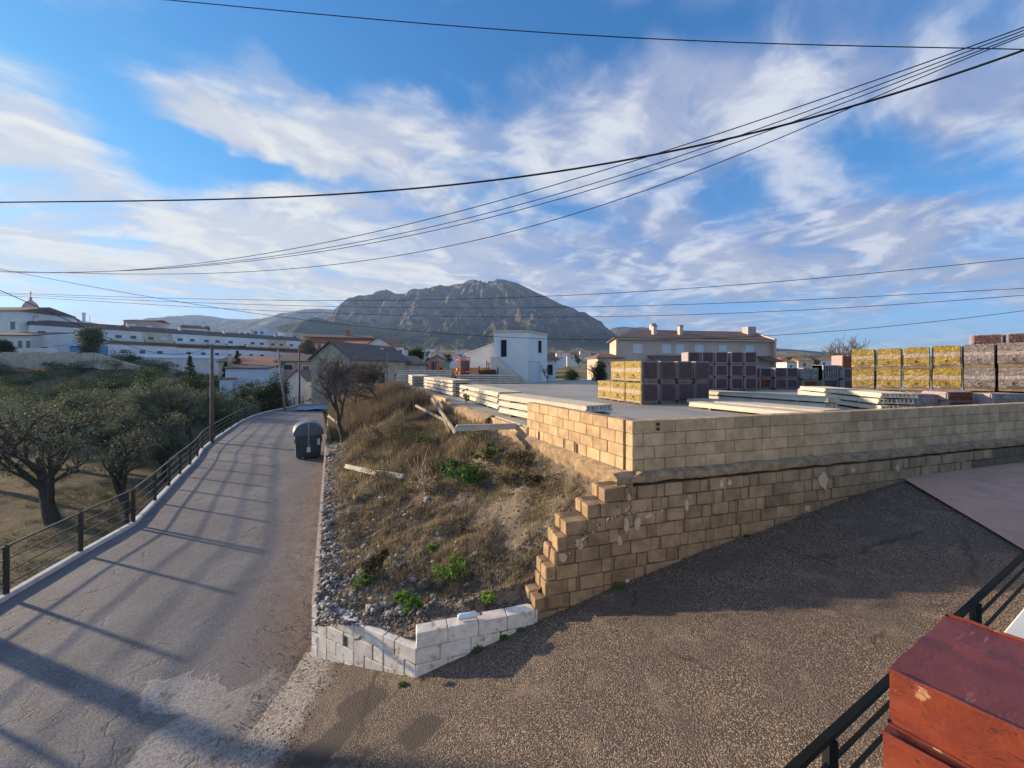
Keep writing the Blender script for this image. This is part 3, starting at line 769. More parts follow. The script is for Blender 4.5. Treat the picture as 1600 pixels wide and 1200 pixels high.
# upper wall: parapet of the yard, right run and left run as one wall
yard_wall = thing('block_wall', 'tall beige concrete block parapet wall round the corner of the builders yard', 'wall')
for k in range(4):
    z = WALL_TOP - 0.2 * (k + 1)
    t = 0.0 if k % 2 == 0 else 0.0
    first = True
    while t < 13.0:
        L = 0.4
        if first: L = 0.4 if k % 2 == 0 else 0.2
        if rng_.random() < 0.05: L = 0.2
        if k == 0 and abs(t - 0.4 * 1) < 1e-6 and first is False and t < 0.5:
            pass
        put_block(yard_wall, W0, WR, WRN, t, L, z, 0.2, 0.19, M_block, proud=rng_.uniform(0, 0.006), inset=0.0)
        t += L; first = False
    t = 0.2
    tend = 3.62 if k < 3 else 3.75
    while t < tend - 0.05:
        L = 0.4 if not (t < 0.25 and k % 2 == 1) else 0.2
        L = min(L, tend - t)
        if L < 0.1: break
        if k == 3 and (abs(t - 1.4) < 0.21) and L > 0.3:
            L = 0.32
            put_block(yard_wall, W0, WL, WLN, t, L, z, 0.2, 0.19, M_block, proud=rng_.uniform(0, 0.006))
            t += 0.40; continue
        if k == 3 and t > 2.9 and t < 3.2:
            put_block(yard_wall, W0, WL, WLN, t, 0.34, z, 0.2, 0.19, M_block)
            t += 0.40; continue
        put_block(yard_wall, W0, WL, WLN, t, L, z, 0.2, 0.19, M_block, proud=rng_.uniform(0, 0.006))
        t += L
core(yard_wall, W0, WR, WRN, 0.03, 13.0, WALL_TOP - 0.8, WALL_TOP - 0.012, 0.17)
core(yard_wall, W0, WL, WLN, 0.19, 3.55, WALL_TOP - 0.8, WALL_TOP - 0.012, 0.17)
# hollow corner block end in the top course, its inner shade as dark boxes
hb = MB()
for i in (0, 1):
    c0 = W0 + WR * 0.47 + WRN * 0.004
    a = c0 + WR * 0.0; w = 0.035
    z0 = WALL_TOP - 0.165 + i * 0.075
    p = [a - WR * w, a + WR * w, a + WR * w - WRN * 0.02, a - WR * w - WRN * 0.02]
    hb.prism([(q.x, q.y) for q in p], z0, z0 + 0.05)
hb.build('hollow_core_shade', M_hole, yard_wall)

def crumble(name, parent, o0, d, n, t0, t1, z0, z1, out, m_, seed, cols=None):
    """irregular band of crumbling mortar along a wall"""
    cols = cols or int((t1 - t0) / 0.05)
    ts = np.linspace(t0, t1, cols); hs = np.linspace(0, 1, 7)
    T, Hh = np.meshgrid(ts, hs)
    nz = fbm(T * 4, Hh * 3 + seed, 5, seed, 0.6)
    O = 0.012 + out * (0.35 + 1.3 * nz) * np.minimum(1, np.sin(Hh * math.pi) * 3) + (fbm(T * 16, Hh * 9, 3, seed + 8) - 0.5) * 0.035
    zl = z0 + (fbm(T * 3, T * 0 + 2.0, 4, seed + 1) - 0.5) * 0.06
    Z = zl + (z1 - z0) * Hh + (fbm(T * 9, Hh * 5, 3, seed + 5) - 0.5) * 0.03
    X = o0.x + d.x * T + n.x * O; Y = o0.y + d.y * T + n.y * O
    X[0] = o0.x + d.x * ts - n.x * 0.1; Y[0] = o0.y + d.y * ts - n.y * 0.1; X[-1] = X[0]; Y[-1] = Y[0]
    return link_mesh(name, grid_mesh(name, X, Y, Z, m_, False), parent)

# lower wall under it: older, stepped down at its left end
low = thing('block_wall', 'stepped brown concrete block retaining wall with plaster smears beside the ramp', 'wall')
LO = W0 + WRN * 0.10
crumble('mortar_ledge', low, LO, WR, WRN, -0.35, 13.0, 2.575, 2.75, 0.016, M_rubble, 3)
starts = [-0.54, -0.82, -1.17, -1.30, -1.35, -1.48, -1.48, -1.64, -1.66, -1.6]
ends = [8.6, 7.7, 6.6, 5.4, 4.2, 3.2, 2.4, 1.5, 0.7, 0.0]
for k, t0 in enumerate(starts):
    z = 2.56 - 0.203 * (k + 1)
    t = t0; i = k
    while t < 13.0:
        x_mid = LO.x + WR.x * (t + 0.15)
        if z + 0.2 < float(ramp_z(x_mid)) - 0.02 and t > 0: break
        # alternating stretchers and header ends
        if i % 2 == 0: L = 0.34 + rng_.choice((0, 0, 0.04))
        else: L = rng_.choice((0.15, 0.15, 0.17))
        put_block(low, LO, WR, WRN, t, L, z, 0.203, 0.19, M_block_low, proud=rng_.uniform(0, 0.012), rough=rng_.random() < 0.28)
        t += L
        if i % 2 == 1 and rng_.random() < 0.6:
            put_block(low, LO, WR, WRN, t, 0.035, z + 0.004, 0.195, 0.19, M_block_low, inset=0.006)
            t += 0.05
        if rng_.random() < 0.82: i += 1
        if t > ends[k] + 0.3: break
    # second skin of each step behind the first
    put_block(low, LO - WRN * 0.2, WR, WRN, t0 + rng_.uniform(-0.02, 0.02), 0.36, z, 0.2, 0.19, M_block_low, rough=True)
    core(low, LO, WR, WRN, t0 + 0.05, 13.0, z, z + 0.195, 0.38)
# plaster smears
def smear(px, py, w, h, seed, tilt=0.0):
    r = random.Random(seed)
    u = (px - CX) / FPX
    o = LO + WRN * 0.012
    t = (u * o.y - o.x) / (WR.x - u * WR.y)
    D = o.y + WR.y * t; z = EYE - (py - HY) / FPX * D
    s = D / FPX; n = 14
    ring = []
    for i in range(n):
        a = 2 * math.pi * i / n
        k = r.uniform(0.62, 1.1)
        x_, y_ = math.cos(a) * w * s / 2 * k, math.sin(a) * h * s / 2 * k
        x_, y_ = x_ * math.cos(tilt) - y_ * math.sin(tilt), x_ * math.sin(tilt) + y_ * math.cos(tilt)
        ring.append((x_, y_))
    vs = []; 
    for off, k in ((-0.02, 1.0), (0.004, 1.0), (0.012, 0.8)):
        for (a, c) in ring:
            p = o + WR * (t + a * k) + WRN * off
            vs.append((p.x, p.y, z + c * k))
    fs = [(j * n + i, j * n + (i + 1) % n, (j + 1) * n + (i + 1) % n, (j + 1) * n + i) for j in range(2) for i in range(n)] + [tuple(2 * n + i for i in range(n))]
    MB().add(vs, fs).build('plaster_patch', M_plaster, low)
for i, a in enumerate([(979, 821, 10, 26, 0.1), (996, 818, 11, 26, -0.15), (968, 845, 10, 22, 0.1), (1013, 806, 16, 8, 0.3), (1073, 789, 8, 24, 0), (1034, 798, 5, 5, 0), (978, 797, 6, 7, 0), (983, 776, 7, 16, 0.1),
                       (1127, 757, 11, 16, 0.3), (1140, 754, 12, 10, 0.6), (1333, 734, 10, 9, 0), (1402, 732, 9, 15, 0), (980, 910, 9, 12, 0), (905, 850, 14, 22, 0.3), (879, 872, 16, 18, 0), (1287, 752, 20, 30, 0.2), (1262, 795, 12, 12, 0)]):
    smear(*a[:4], seed=i + 5, tilt=a[4])

# foundation under the left run, ragged
lf = thing('foundation', 'ragged crumbling concrete footing under the left face of the block parapet', 'footing')
crumble('mortar_ledge', lf, W0 + WLN * 0.03, WL, WLN, -0.15, 5.2, 2.36, 2.76, 0.10, M_rubble, 9)
for t in (0.35, 0.75, 1.7, 2.1, 2.5, 2.9, 3.3, 3.7):
    put_block(lf, W0 + WLN * 0.10, WL, WLN, t, 0.3 + 0.1 * rng_.random(), 2.47, 0.19, 0.2, M_block_low, rough=True)
for tq in (1.49, 3.02):
    c0 = W0 + WL * tq
    qq = [c0 - WL * 0.035 + WLN * 0.009, c0 + WL * 0.035 + WLN * 0.009, c0 + WL * 0.035 - WLN * 0.03, c0 - WL * 0.035 - WLN * 0.03]
    MB().prism([(v.x, v.y) for v in qq][::-1], 2.74, 2.915).build('weep_hole_shade', M_hole, yard_wall)  # solid dark box in place of the shade inside the slot
# low edge of the yard beyond the parapet
edge = thing('block_wall', 'low beige block edging of the yard beside the broken joists', 'wall')
for k in range(2):
    t = 3.62 + 0.2 * k
    while t < 6.2:
        put_block(edge, W0 + WLN * 0.02, WL, WLN, t, 0.4, 2.9 - 0.2 * (k + 1), 0.2, 0.19, M_block, rough=rng_.random() < 0.3)
        t += 0.4
t = 11.2
while t < 14.4:
    put_block(edge, W0 + WLN * 0.05, WL, WLN, t, 0.4, 2.88, 0.2, 0.19, M_block, rough=False)
    t += 0.4
crumble('mortar_ledge', edge, W0 + WLN * 0.03, WL, WLN, 6.0, 27.0, 2.45, 2.95, 0.16, M_rubble, 19, 300)

# white painted low wall round the tip of the bank
ww = thing('low_wall', 'low white painted block wall wrapping the near tip of the weedy bank', 'wall')
WD = (K0 - LC).normalized(); WDN = Vector((-abs(WD.y), -abs(WD.x), 0)).normalized()
flen = (K0 - LC).length
for k in range(4):
    z = 0.8 - 0.2 * (k + 1); t = 0.0; i = k
    while t < flen - 0.02:
        L = min(0.36 if i % 2 == 0 else 0.2, flen - t)
        if L < 0.08: break
        xm = LC.x + WD.x * (t + L / 2)
        if z + 0.2 > float(ramp_z(xm)) - 0.05 and not (k == 1 and 0.95 < t < 1.2 and False):
            put_block(ww, LC, WD, WDN, t, L, z, 0.2, 0.19, M_white_block, proud=rng_.uniform(0, 0.007), rough=rng_.random() < 0.2)
        t += L; i += 1
core(ww, LC, WD, WDN, 0.02, flen, -0.3, 0.77, 0.17)
hole = LC + WD * 1.28 + WDN * 0.006
hm = MB(); hq = [hole - WD * 0.035, hole + WD * 0.035, hole + WD * 0.035 - WDN * 0.03, hole - WD * 0.035 - WDN * 0.03]
hm.prism([(q.x, q.y) for q in hq], 0.42, 0.56).build('drain_hole_shade', M_hole, ww)  # no recess here: a dark box stands for the hole's shade
rl = (LR - LC).length
for k in range(3):
    z = 1.0 - 0.2 * (k + 1); t = 0.0 if k != 1 else 0.0
    while t < rl - 0.03:
        L = min(0.4 if not (k == 1 and t == 0) else 0.3, rl - t)
        xm = LC.x + WR.x * (t + L / 2)
        if z + 0.2 > float(ramp_z(xm)) - 0.02:
            put_block(ww, LC, WR, WRN, t, L, z, 0.2, 0.19, M_white_block, proud=rng_.uniform(0, 0.01), rough=rng_.random() < 0.3)
        t += L
core(ww, LC, WR, WRN, 0.02, rl, 0.0, 0.985, 0.17)

# whitewashed kerb wall between the road and the bank
kw = thing('kerb_wall', 'thin low concrete kerb wall between the road and the stony bank', 'wall')
KN = Vector((-KD.y, KD.x, 0))
kl = (K1 - K0).length; t = 0.0
while t < kl:
    L = min(1.6, kl - t)
    a = K0 + KD * t; c = K0 + KD * (t + L - 0.01)
    q = [a, a - KN * 0.11, c - KN * 0.11, c]
    dz = rng_.uniform(-0.012, 0.012)
    MB().prism([(p.x, p.y) for p in q], -0.2, 0.80 + dz).build('coping', M_kerb_pink, kw)
    t += L

# ------------------------------------------------------------------ fence along the left of the road
M_steel = mat('dark_painted_steel', (0.030, 0.032, 0.038), 0.45, 0.2, 8.0, 0, metal=0.0, spec=0.5)
M_found = mat('rendered_footing', (0.42, 0.40, 0.37), 0.9, 0.2, 2.0, 0.4, 40, 0.012)
fence = thing('railing', 'long dark steel railing with four bars along the left edge of the road', 'railing')
for i, (x, y) in enumerate(FENCE_ALL):
    z = 0.06
    pm = MB().box(x - 0.03, x + 0.03, y - 0.03, y + 0.03, z, 1.0)
    pm.build('post', M_steel, fence)
    if (x, y) == (-10.5, 10.65):
        MB().box(x + -0.12, x - 0.06, y - 0.13, y - 0.07, z, 1.0).build('post', M_steel, fence)
for i in range(len(FENCE_ALL) - 1):
    a, c = FENCE_ALL[i], FENCE_ALL[i + 1]
    for zz, w in ((0.985, 0.045), (0.74, 0.022), (0.50, 0.022), (0.26, 0.022)):
        MB().bar((a[0], a[1], zz), (c[0], c[1], zz), w, 0.03 if zz > 0.9 else 0.02).build('rail', M_steel, fence)
kb = thing('kerb', 'whitewashed kerb carrying the dark railing beside the field', 'kerb')
for i in range(len(FENCE_ALL) - 1):
    a = Vector((*FENCE_ALL[i], 0)); c = Vector((*FENCE_ALL[i + 1], 0))
    d = (c - a).normalized(); n = Vector((-d.y, d.x, 0))
    L = (c - a).length
    q = [a - n * 0.06, a + n * 0.08, c + n * 0.08 - d * 0.004, c - n * 0.06 - d * 0.004]
    bevel_obj(MB().prism([(p.x, p.y) for p in q], -0.35, 0.09).build('kerb_stone', M_kerb, kb), 0.015)
fl = MB()
for i in range(len(FENCE_ALL) - 1):
    a = Vector((*FENCE_ALL[i], 0)); c = Vector((*FENCE_ALL[i + 1], 0)); d = (c - a).normalized(); n = Vector((-d.y, d.x, 0))
    q = [a - n * 0.2, a + n * 0.06, c + n * 0.06, c - n * 0.2]
    fl.prism([(p.x, p.y) for p in q], -4.3, -0.352)
tag(fl.build('retaining_wall', M_found), kind='structure')


# ------------------------------------------------------------------ joist bundles on the yard
M_joist = mat('prestressed_concrete', (0.56, 0.52, 0.44), 0.85, 0.12, 2.0, 0.3, 50, 0.01, rand=0.10)
M_wood = mat('old_timber', (0.26, 0.19, 0.12), 0.9, 0.3, 4.0, 0.5, 50, 0.01)
M_rust = mat('rusty_red_metal', (0.17, 0.05, 0.035), 0.7, 0.35, 3.0, 0.3, 30, 0.01)
M_orange = mat('faded_orange_paint', (0.55, 0.13, 0.04), 0.5, 0.2, 2.0, 0.1, 20, 0.01)
M_black = mat('black_rubber', (0.025, 0.025, 0.027), 0.8, 0.2, 5.0, 0.2, 30, 0.01)
M_glass = mat('dark_glass', (0.05, 0.07, 0.09), 0.1, 0.1, 1.0, 0, spec=0.6)
_jm = {}
def joist_mesh(L):
    k = round(L, 1)
    if k not in _jm:
        b_, h = 0.055, 0.15
        prof = [(-b_, 0), (b_, 0), (b_, 0.045), (0.028, 0.065), (0.022, 0.12), (0.038, h), (-0.038, h), (-0.022, 0.12), (-0.028, 0.065), (-b_, 0.045)]
        n = len(prof)
        vs = [(x, y, z) for y in (0, L) for (x, z) in prof]
        fs = [tuple(range(n)), tuple(range(n, 2 * n))[::-1]] + [(i, n + i, n + (i + 1) % n, (i + 1) % n) for i in range(n)]
        _jm[k] = MB().add(vs, fs).mesh('joist', M_joist)
    return _jm[k]
def joist_stack(near, far, z0, layers, n, lab, group='bundles of concrete joists stacked in the yard', gap=0.05, side=1):
    """layers of joists between two plan points; the near/far line is the left long edge"""
    near = Vector((*near, 0)); far = Vector((*far, 0))
    d = (far - near).normalized(); L = (far - near).length
    r = Vector((d.y, -d.x, 0)) * side
    order = ['bottom', 'second', 'third', 'fourth', 'fifth', 'topmost']
    for k in range(layers):
        z = z0 + 0.07 + k * (0.15 + gap)
        sh = rng_.uniform(-0.06, 0.06)
        base = near + d * sh
        nm = 'bottom' if k == 0 else ('topmost' if k == layers - 1 else order[k])
        lb = lab % nm if layers > 1 else lab.replace('%s ', '')
        t = thing('joist_bundle', lb, 'joist bundle', (base.x, base.y, z), math.atan2(-d.x, d.y), group)
        for j in range(n):
            link_mesh('joist', joist_mesh(L), t, ((0.06 + j * 0.113) * side, rng_.uniform(-0.03, 0.03), 0))
        for q in (0.18, 0.82):
            MB().box(min(0, n * 0.113 * side), max(0, n * 0.113 * side), L * q - 0.04, L * q + 0.04, -gap if k else -0.07, 0.0).build('spacer', M_wood, t)
joist_stack((1.55, 8.15), (-0.42, 11.8), 2.93, 3, 7, '%s bundle of pale joists in the stack ending behind the block parapet')
joist_stack((-0.50, 12.7), (-2.55, 18.5), 2.93, 3, 8, '%s bundle of pale joists in the second stack along the yard edge')
joist_stack((-2.95, 18.9), (-6.0, 26.0), 2.93, 4, 9, '%s bundle of joists in the third stack along the yard edge')
joist_stack((-7.7, 29.5), (-9.6, 35.5), 2.93, 4, 12, '%s bundle of joists in the farthest stack by the bushy yard edge')
joist_stack((-6.1, 38.5), (-12.0, 39.6), 2.93, 6, 8, '%s bundle of joists lying crosswise left of the orange forklift')
joist_stack((0.6, 37.0 - 2.6), (-5.2, 35.9), 2.93, 4, 7, '%s bundle of joists lying crosswise before the white building stairs')
joist_stack((8.75, 10.9), (6.75, 15.0), 2.93, 1, 9, '%s bundle of long joists in the yard behind the parapet, middle of three')
joist_stack((8.3, 9.4), (6.25, 13.6), 2.93, 1, 6, '%s bundle of long joists lying closest behind the long parapet')
joist_stack((10.5, 12.9), (8.3, 17.2), 2.93, 2, 8, '%s bundle of long joists running beside the dark brick pallets')
joist_stack((11.75, 12.3), (12.7, 17.0), 2.93, 3, 9, '%s bundle of joists in the short stack before the yellow pallets')
joist_stack((13.0, 11.3), (16.5, 10.9), 2.93, 1, 5, 'joists lying flat behind the parapet before the grey wrapped pallet', side=-1)

M_oldjoist = mat('weathered_joist_concrete', (0.40, 0.35, 0.28), 0.9, 0.35, 6.0, 0.5, 50, 0.012)
# loose and broken joists on the bank
def loose_joist(a, c, lab, w=0.10, h=0.12, mat_=None, name='concrete_joist'):
    a = Vector(a); c = Vector(c)
    d = c - a; L = d.length
    me = MB()
    prof = [(-w / 2, 0), (w / 2, 0), (w / 2, h * 0.35), (w * 0.22, h * 0.5), (w * 0.3, h), (-w * 0.3, h), (-w * 0.22, h * 0.5), (-w / 2, h * 0.35)]
    n = len(prof); vs = []
    rr = random.Random(int(abs(a.x * 100)))
    segs = 8
    for i in range(segs + 1):
        for (x, z) in prof:
            vs.append((x + rr.uniform(-.006, .006), L * i / segs + (rr.uniform(-.04, .04) if i in (0, segs) else 0), z + rr.uniform(-.006, .006)))
    fs = [tuple(range(n)), tuple(range(segs * n, segs * n + n))[::-1]]
    for s_ in range(segs):
        fs += [(s_ * n + i, (s_ + 1) * n + i, (s_ + 1) * n + (i + 1) % n, s_ * n + (i + 1) % n) for i in range(n)]
    o = me.add(vs, fs).build(name, mat_ or M_joist)
    o.location = a
    o.rotation_euler = d.to_track_quat('Y', 'Z').to_euler()
    return tag(o, lab, 'joist', 'loose joists dumped on the bank')
def B(px, py, D, dz=0.0):
    """a point on the bank seen at this column, at this distance"""
    x = (px - CX) / FPX * D
    return (x, D, float(bank_z(x, D)) + dz)
def bank_hit(px, py, dz=0.0):
    """where the sight line through this photo position meets the bank"""
    best = None
    for D in np.arange(4.9, 34, 0.03):
        x = (px - CX) / FPX * D; z = EYE - (py - HY) / FPX * D
        if z <= float(bank_z(x, D)): 
            return Vector((x, D, float(bank_z(x, D)) + dz))
    x = (px - CX) / FPX * 30
    return Vector((x, 30, 2.7))
loose_joist(bank_hit(540, 736, 0.10), bank_hit(588, 748, 0.10), 'short broken white joist lying in grass, its stony end piece')
loose_joist(bank_hit(591, 746, 0.08), bank_hit(630, 751, 0.05), 'broken cream joist half sunk in brown grass')
j1 = bank_hit(810, 668, 0.0); 
loose_joist((-1.36, 9.3, 2.83), (0.12, 9.78, 2.80), 'long cream joist laid level from the block wall out over the bank', 0.13, 0.14)
loose_joist(bank_hit(650, 648, 0.35), bank_hit(706, 672, 0.15), 'weathered joist leaning down the bank, the left one of a crossed pair', 0.08, 0.09, M_oldjoist)
loose_joist(bank_hit(675, 640, 0.45), bank_hit(712, 684, 0.10), 'weathered joist leaning down the bank, crossing over another', 0.085, 0.10, M_oldjoist)
loose_joist(bank_hit(684, 642, 0.35), bank_hit(702, 682, 0.08), 'grey splintered joist lying under the crossed joists', 0.07, 0.08, M_oldjoist)
loose_joist(bank_hit(513, 661, 0.4), bank_hit(532, 674, 0.25), 'white joist piece propped by the bare dark tree trunk')

# ------------------------------------------------------------------ pallets
def wrap_material(name, base, band, rough=0.35, brick=None, gloss=0.5, bandpos=((0.40, 0.60),), seams=True):
    """stretch wrap: printed bands over packed bricks, crinkled film"""
    m_, b, bs = new_mat(name)
    co = b.add('ShaderNodeTexCoord').outputs['Object']; gx, gy, gz = b.sep(b.add('ShaderNodeTexCoord').outputs['Generated'])
    rnd = obj_rand(b)
    off = b.comb(b.m('MULTIPLY', rnd, 37.0), b.m('MULTIPLY', rnd, 11.0), 0.0)
    cv = b.v('ADD', co, off)
    wrk = b.noise(b.v('MULTIPLY', cv, (1.0, 1.0, 1.4)), 6.5, 6, 0.65, 1.0)
    col = b.mix(b.rng(wrk, 0.35, 0.7), tuple(x * 0.50 for x in base), base)
    if band is not None:
        gzw = b.m('ADD', gz, b.m('MULTIPLY', b.m('SUBTRACT', b.noise(cv, 2.2, 3), 0.5), 0.12))
        for (a, c) in bandpos:
            f = b.m('MULTIPLY', b.rng(gzw, a - 0.03, a + 0.02), b.rng(gzw, c + 0.03, c - 0.02))
            col = b.mix(f, col, band)
    if brick is not None:
        bt = b.add('ShaderNodeTexBrick'); b.put(bt.inputs['Vector'], b.comb(b.m('ADD', b.sep(co)[0], b.sep(co)[1]), b.sep(co)[2], 0.0))
        bt.inputs['Scale'].default_value = 1.0; bt.inputs['Brick Width'].default_value = brick[0]; bt.inputs['Row Height'].default_value = brick[1]; bt.inputs['Mortar Size'].default_value = 0.008
        bt.inputs['Color1'].default_value = (1, 1, 1, 1); bt.inputs['Color2'].default_value = (0.72, 0.68, 0.66, 1); bt.inputs['Mortar'].default_value = (0.35, 0.33, 0.33, 1)
        col = b.mix(0.85, col, bt.outputs['Color'], 'MULTIPLY')
    edge = b.m('MAXIMUM', b.m('MAXIMUM', b.rng(b.m('ABSOLUTE', b.m('SUBTRACT', gx, 0.5)), 0.37, 0.46), 0.0), b.m('MULTIPLY', b.rng(b.m('ABSOLUTE', b.m('SUBTRACT', gz, 0.5)), 0.38, 0.47), 0.9))
    if brick is not None:
        col = b.mix(b.m('MULTIPLY', edge, 0.75), col, (0.48, 0.43, 0.45))
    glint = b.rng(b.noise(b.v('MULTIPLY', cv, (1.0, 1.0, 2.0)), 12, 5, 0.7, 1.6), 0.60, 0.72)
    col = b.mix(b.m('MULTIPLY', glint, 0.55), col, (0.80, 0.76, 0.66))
    b.put(bs.inputs['Base Color'], col); bs.inputs['Roughness'].default_value = rough; bs.inputs['Specular IOR Level'].default_value = gloss
    b.put(bs.inputs['Normal'], b.bump(b.m('ADD', wrk, b.m('MULTIPLY', glint, 0.4)), 0.9, 0.10))
    return m_
M_wyel = wrap_material('yellow_wrap', (0.50, 0.35, 0.06), (0.46, 0.37, 0.31), 0.35, bandpos=((0.46, 0.64), (-0.1, 0.10)))
M_wgrey = wrap_material('grey_wrap', (0.34, 0.29, 0.27), (0.42, 0.36, 0.33), 0.4, bandpos=((0.46, 0.60),))
M_wbrown = wrap_material('dark_brick_wrap', (0.16, 0.085, 0.085), None, 0.38, brick=(0.12, 0.10))
M_wpurp = wrap_material('purple_brick_wrap', (0.15, 0.075, 0.080), None, 0.5, brick=(0.13, 0.12))
M_wred = wrap_material('red_brick_pack', (0.33, 0.12, 0.065), None, 0.8, brick=(0.24, 0.13), gloss=0.1)
M_worange = wrap_material('orange_brick_pack', (0.48, 0.16, 0.06), None, 0.8, brick=(0.10, 0.22), gloss=0.1)
M_wlight = wrap_material('light_block_pack', (0.46, 0.44, 0.41), None, 0.75, brick=(0.20, 0.21), gloss=0.15)
M_wclear = wrap_material('clear_wrap_blocks', (0.50, 0.45, 0.42), None, 0.35, brick=(0.3, 0.25))
M_ink = mat('black_print', (0.045, 0.04, 0.04), 0.6, 0.1, 5.0, 0)
def soft_box(x0, x1, y0, y1, z0, z1, r, seed=0):
    rr = random.Random(seed)
    bm = bmesh.new(); bmesh.ops.create_cube(bm, size=1.0)
    for v in bm.verts:
        v.co = Vector(((x0 + x1) / 2 + v.co.x * (x1 - x0), (y0 + y1) / 2 + v.co.y * (y1 - y0), (z0 + z1) / 2 + v.co.z * (z1 - z0)))
        v.co += Vector([rr.uniform(-0.012, 0.012) for _ in range(3)])
    bmesh.ops.bevel(bm, geom=list(bm.edges), offset=r, segments=2, affect='EDGES', clamp_overlap=True)
    return bm
def bm_obj(name, bm, m_, parent, smooth=False):
    me = bpy.data.meshes.new(name); bm.to_mesh(me); bm.free(); me.materials.append(m_)
    if smooth: me.polygons.foreach_set('use_smooth', [True] * len(me.polygons))
    return link_mesh(name, me, parent)
def pallet(x, y, z, w, d, h, rz, m_, lab, group=None, logo=None, base=True, r=0.03, strap=True, cat='pallet of bricks'):
    """wrapped pack standing on a timber pallet; x, y is its near left corner, w along its front, d going back"""
    rz += rng_.uniform(-0.02, 0.02)
    t = thing('brick_pallet', lab, cat, (x, y, z), rz, group)
    b0 = 0.09 if base else 0.0
    bm_obj('brick_pack', soft_box(0.012, w - 0.012, 0.012, d - 0.012, b0, h, r, int(abs(x * 71 + z * 13))), m_, t)
    if base:
        for yy in (0.03, d / 2 - 0.04, d - 0.11):
            MB().box(0.03, w - 0.03, yy, yy + 0.08, 0.0, 0.07).build('bearer', M_wood, t)
        MB().box(0.02, w - 0.02, 0.02, d - 0.02, 0.072, 0.092).build('deck_board', M_wood, t)
    if logo:
        # printed ring mark with lines of small print, on the front (f) or left (l) side
        side = logo
        cxx, czz = (w if side == 'f' else d) / 2, h * 0.30
        mk = MB(); n = 14
        ro, ri = 0.055, 0.032
        def pt(a, c): return (a, -0.004 + 0.012, c) if side == 'f' else (0.008, d - a, c)
        o_ = []
        for i in range(n):
            a = 2 * math.pi * i / n
            o_.append((cxx + 0.9 * ro * math.cos(a), czz + ro * math.sin(a), cxx + 0.9 * ri * math.cos(a) + 0.008, czz + ri * math.sin(a)))
        for i in range(n - 2):
            p, q = o_[i], o_[i + 1]
            mk.quad(pt(p[0], p[1]), pt(q[0], q[1]), pt(q[2], q[3]), pt(p[2], p[3]))
        for k_, (hw) in enumerate((0.21, 0.16, 0.19)):
            zz = czz - 0.085 - 0.028 * k_
            xx = cxx - hw
            rr = random.Random(k_ + 3)
            while xx < cxx + hw:
                l_ = rr.uniform(0.03, 0.07)
                mk.quad(pt(xx, zz), pt(xx + l_, zz), pt(xx + l_, zz + 0.012), pt(xx, zz + 0.012)); xx += l_ + 0.012
        o = tag(mk.build('printed_mark', M_ink, t), kind='stuff')
        # stand the print just proud of the film
        if side == 'f': o.location = (0, -0.006, 0)
        else: o.location = (-0.006, 0, 0)
    return t
RZ_ = math.atan2(0.30, 0.954)
fu = Vector((0.954, 0.30, 0)); bk = Vector((-0.30, 0.954, 0)); C0 = Vector((4.97, 14.7, 0))
gA = 'pallets in the block standing alone on the yard'
for lv in (0, 1):
    z = YARD_Z + 0.85 * lv
    lvn = 'lower' if lv == 0 else 'upper'
    # left column going back: yellow printed film on its sunny side
    for j in range(3 if lv == 0 else 2):
        p = C0 + bk * 1.08 * j
        jn = ['nearest corner', 'middle', 'rearmost'][j] if lv == 0 else ['front corner', 'back'][j]
        t = pallet(p.x, p.y, z, 0.8, 1.05, 0.84, RZ_, M_wbrown, f'yellow sided brick pallet, {jn} one of the {lvn} layer, left block', gA)
        # yellow film over the left side
        fm = MB(); nn = 9; nz_ = 9
        ys_ = np.linspace(-0.012, 1.062, nn); zs_ = np.linspace(0.05, 0.845, nz_)
        vv = []
        for zq in zs_:
            for yq in ys_:
                vv.append((-0.006 - 0.014 * mnoise.noise(Vector((p.x + yq * 4, z + zq * 4, 0))) - 0.008, yq, zq))
        ff = [(a * nn + i, a * nn + i + 1, (a + 1) * nn + i + 1, (a + 1) * nn + i) for a in range(nz_ - 1) for i in range(nn - 1)]
        fm.add(vv, ff); yo = fm.build('yellow_film', M_wyel, t, smooth=True)
        mk = MB()
        for (yy0, yy1, z0_, z1_) in ((0.45, 0.60, 0.24, 0.27), (0.48, 0.57, 0.28, 0.33), (0.30, 0.75, 0.19, 0.205), (0.38, 0.70, 0.16, 0.172), (0.45, 0.60, 0.70, 0.73), (0.32, 0.72, 0.65, 0.665)):
            mk.quad((-0.042, yy1, z0_), (-0.042, yy0, z0_), (-0.042, yy0, z1_), (-0.042, yy1, z1_))
        tag(mk.build('printed_mark', M_ink, t), kind='stuff')
        sm = yo.modifiers.new('solid', 'SOLIDIFY'); sm.thickness = 0.004
        n0 = pallet
    for i in range(1, 4):
        p = C0 + fu * 0.84 * i
        h = 0.84 if not (lv == 0 and i == 3) else 0.84
        pallet(p.x, p.y, z, 0.8, 1.05, h, RZ_, M_wbrown, f'dark brick pallet in clear film, {["", "second", "third", "fourth"][i]} from the yellow corner, {lvn} layer', gA, r=0.06)

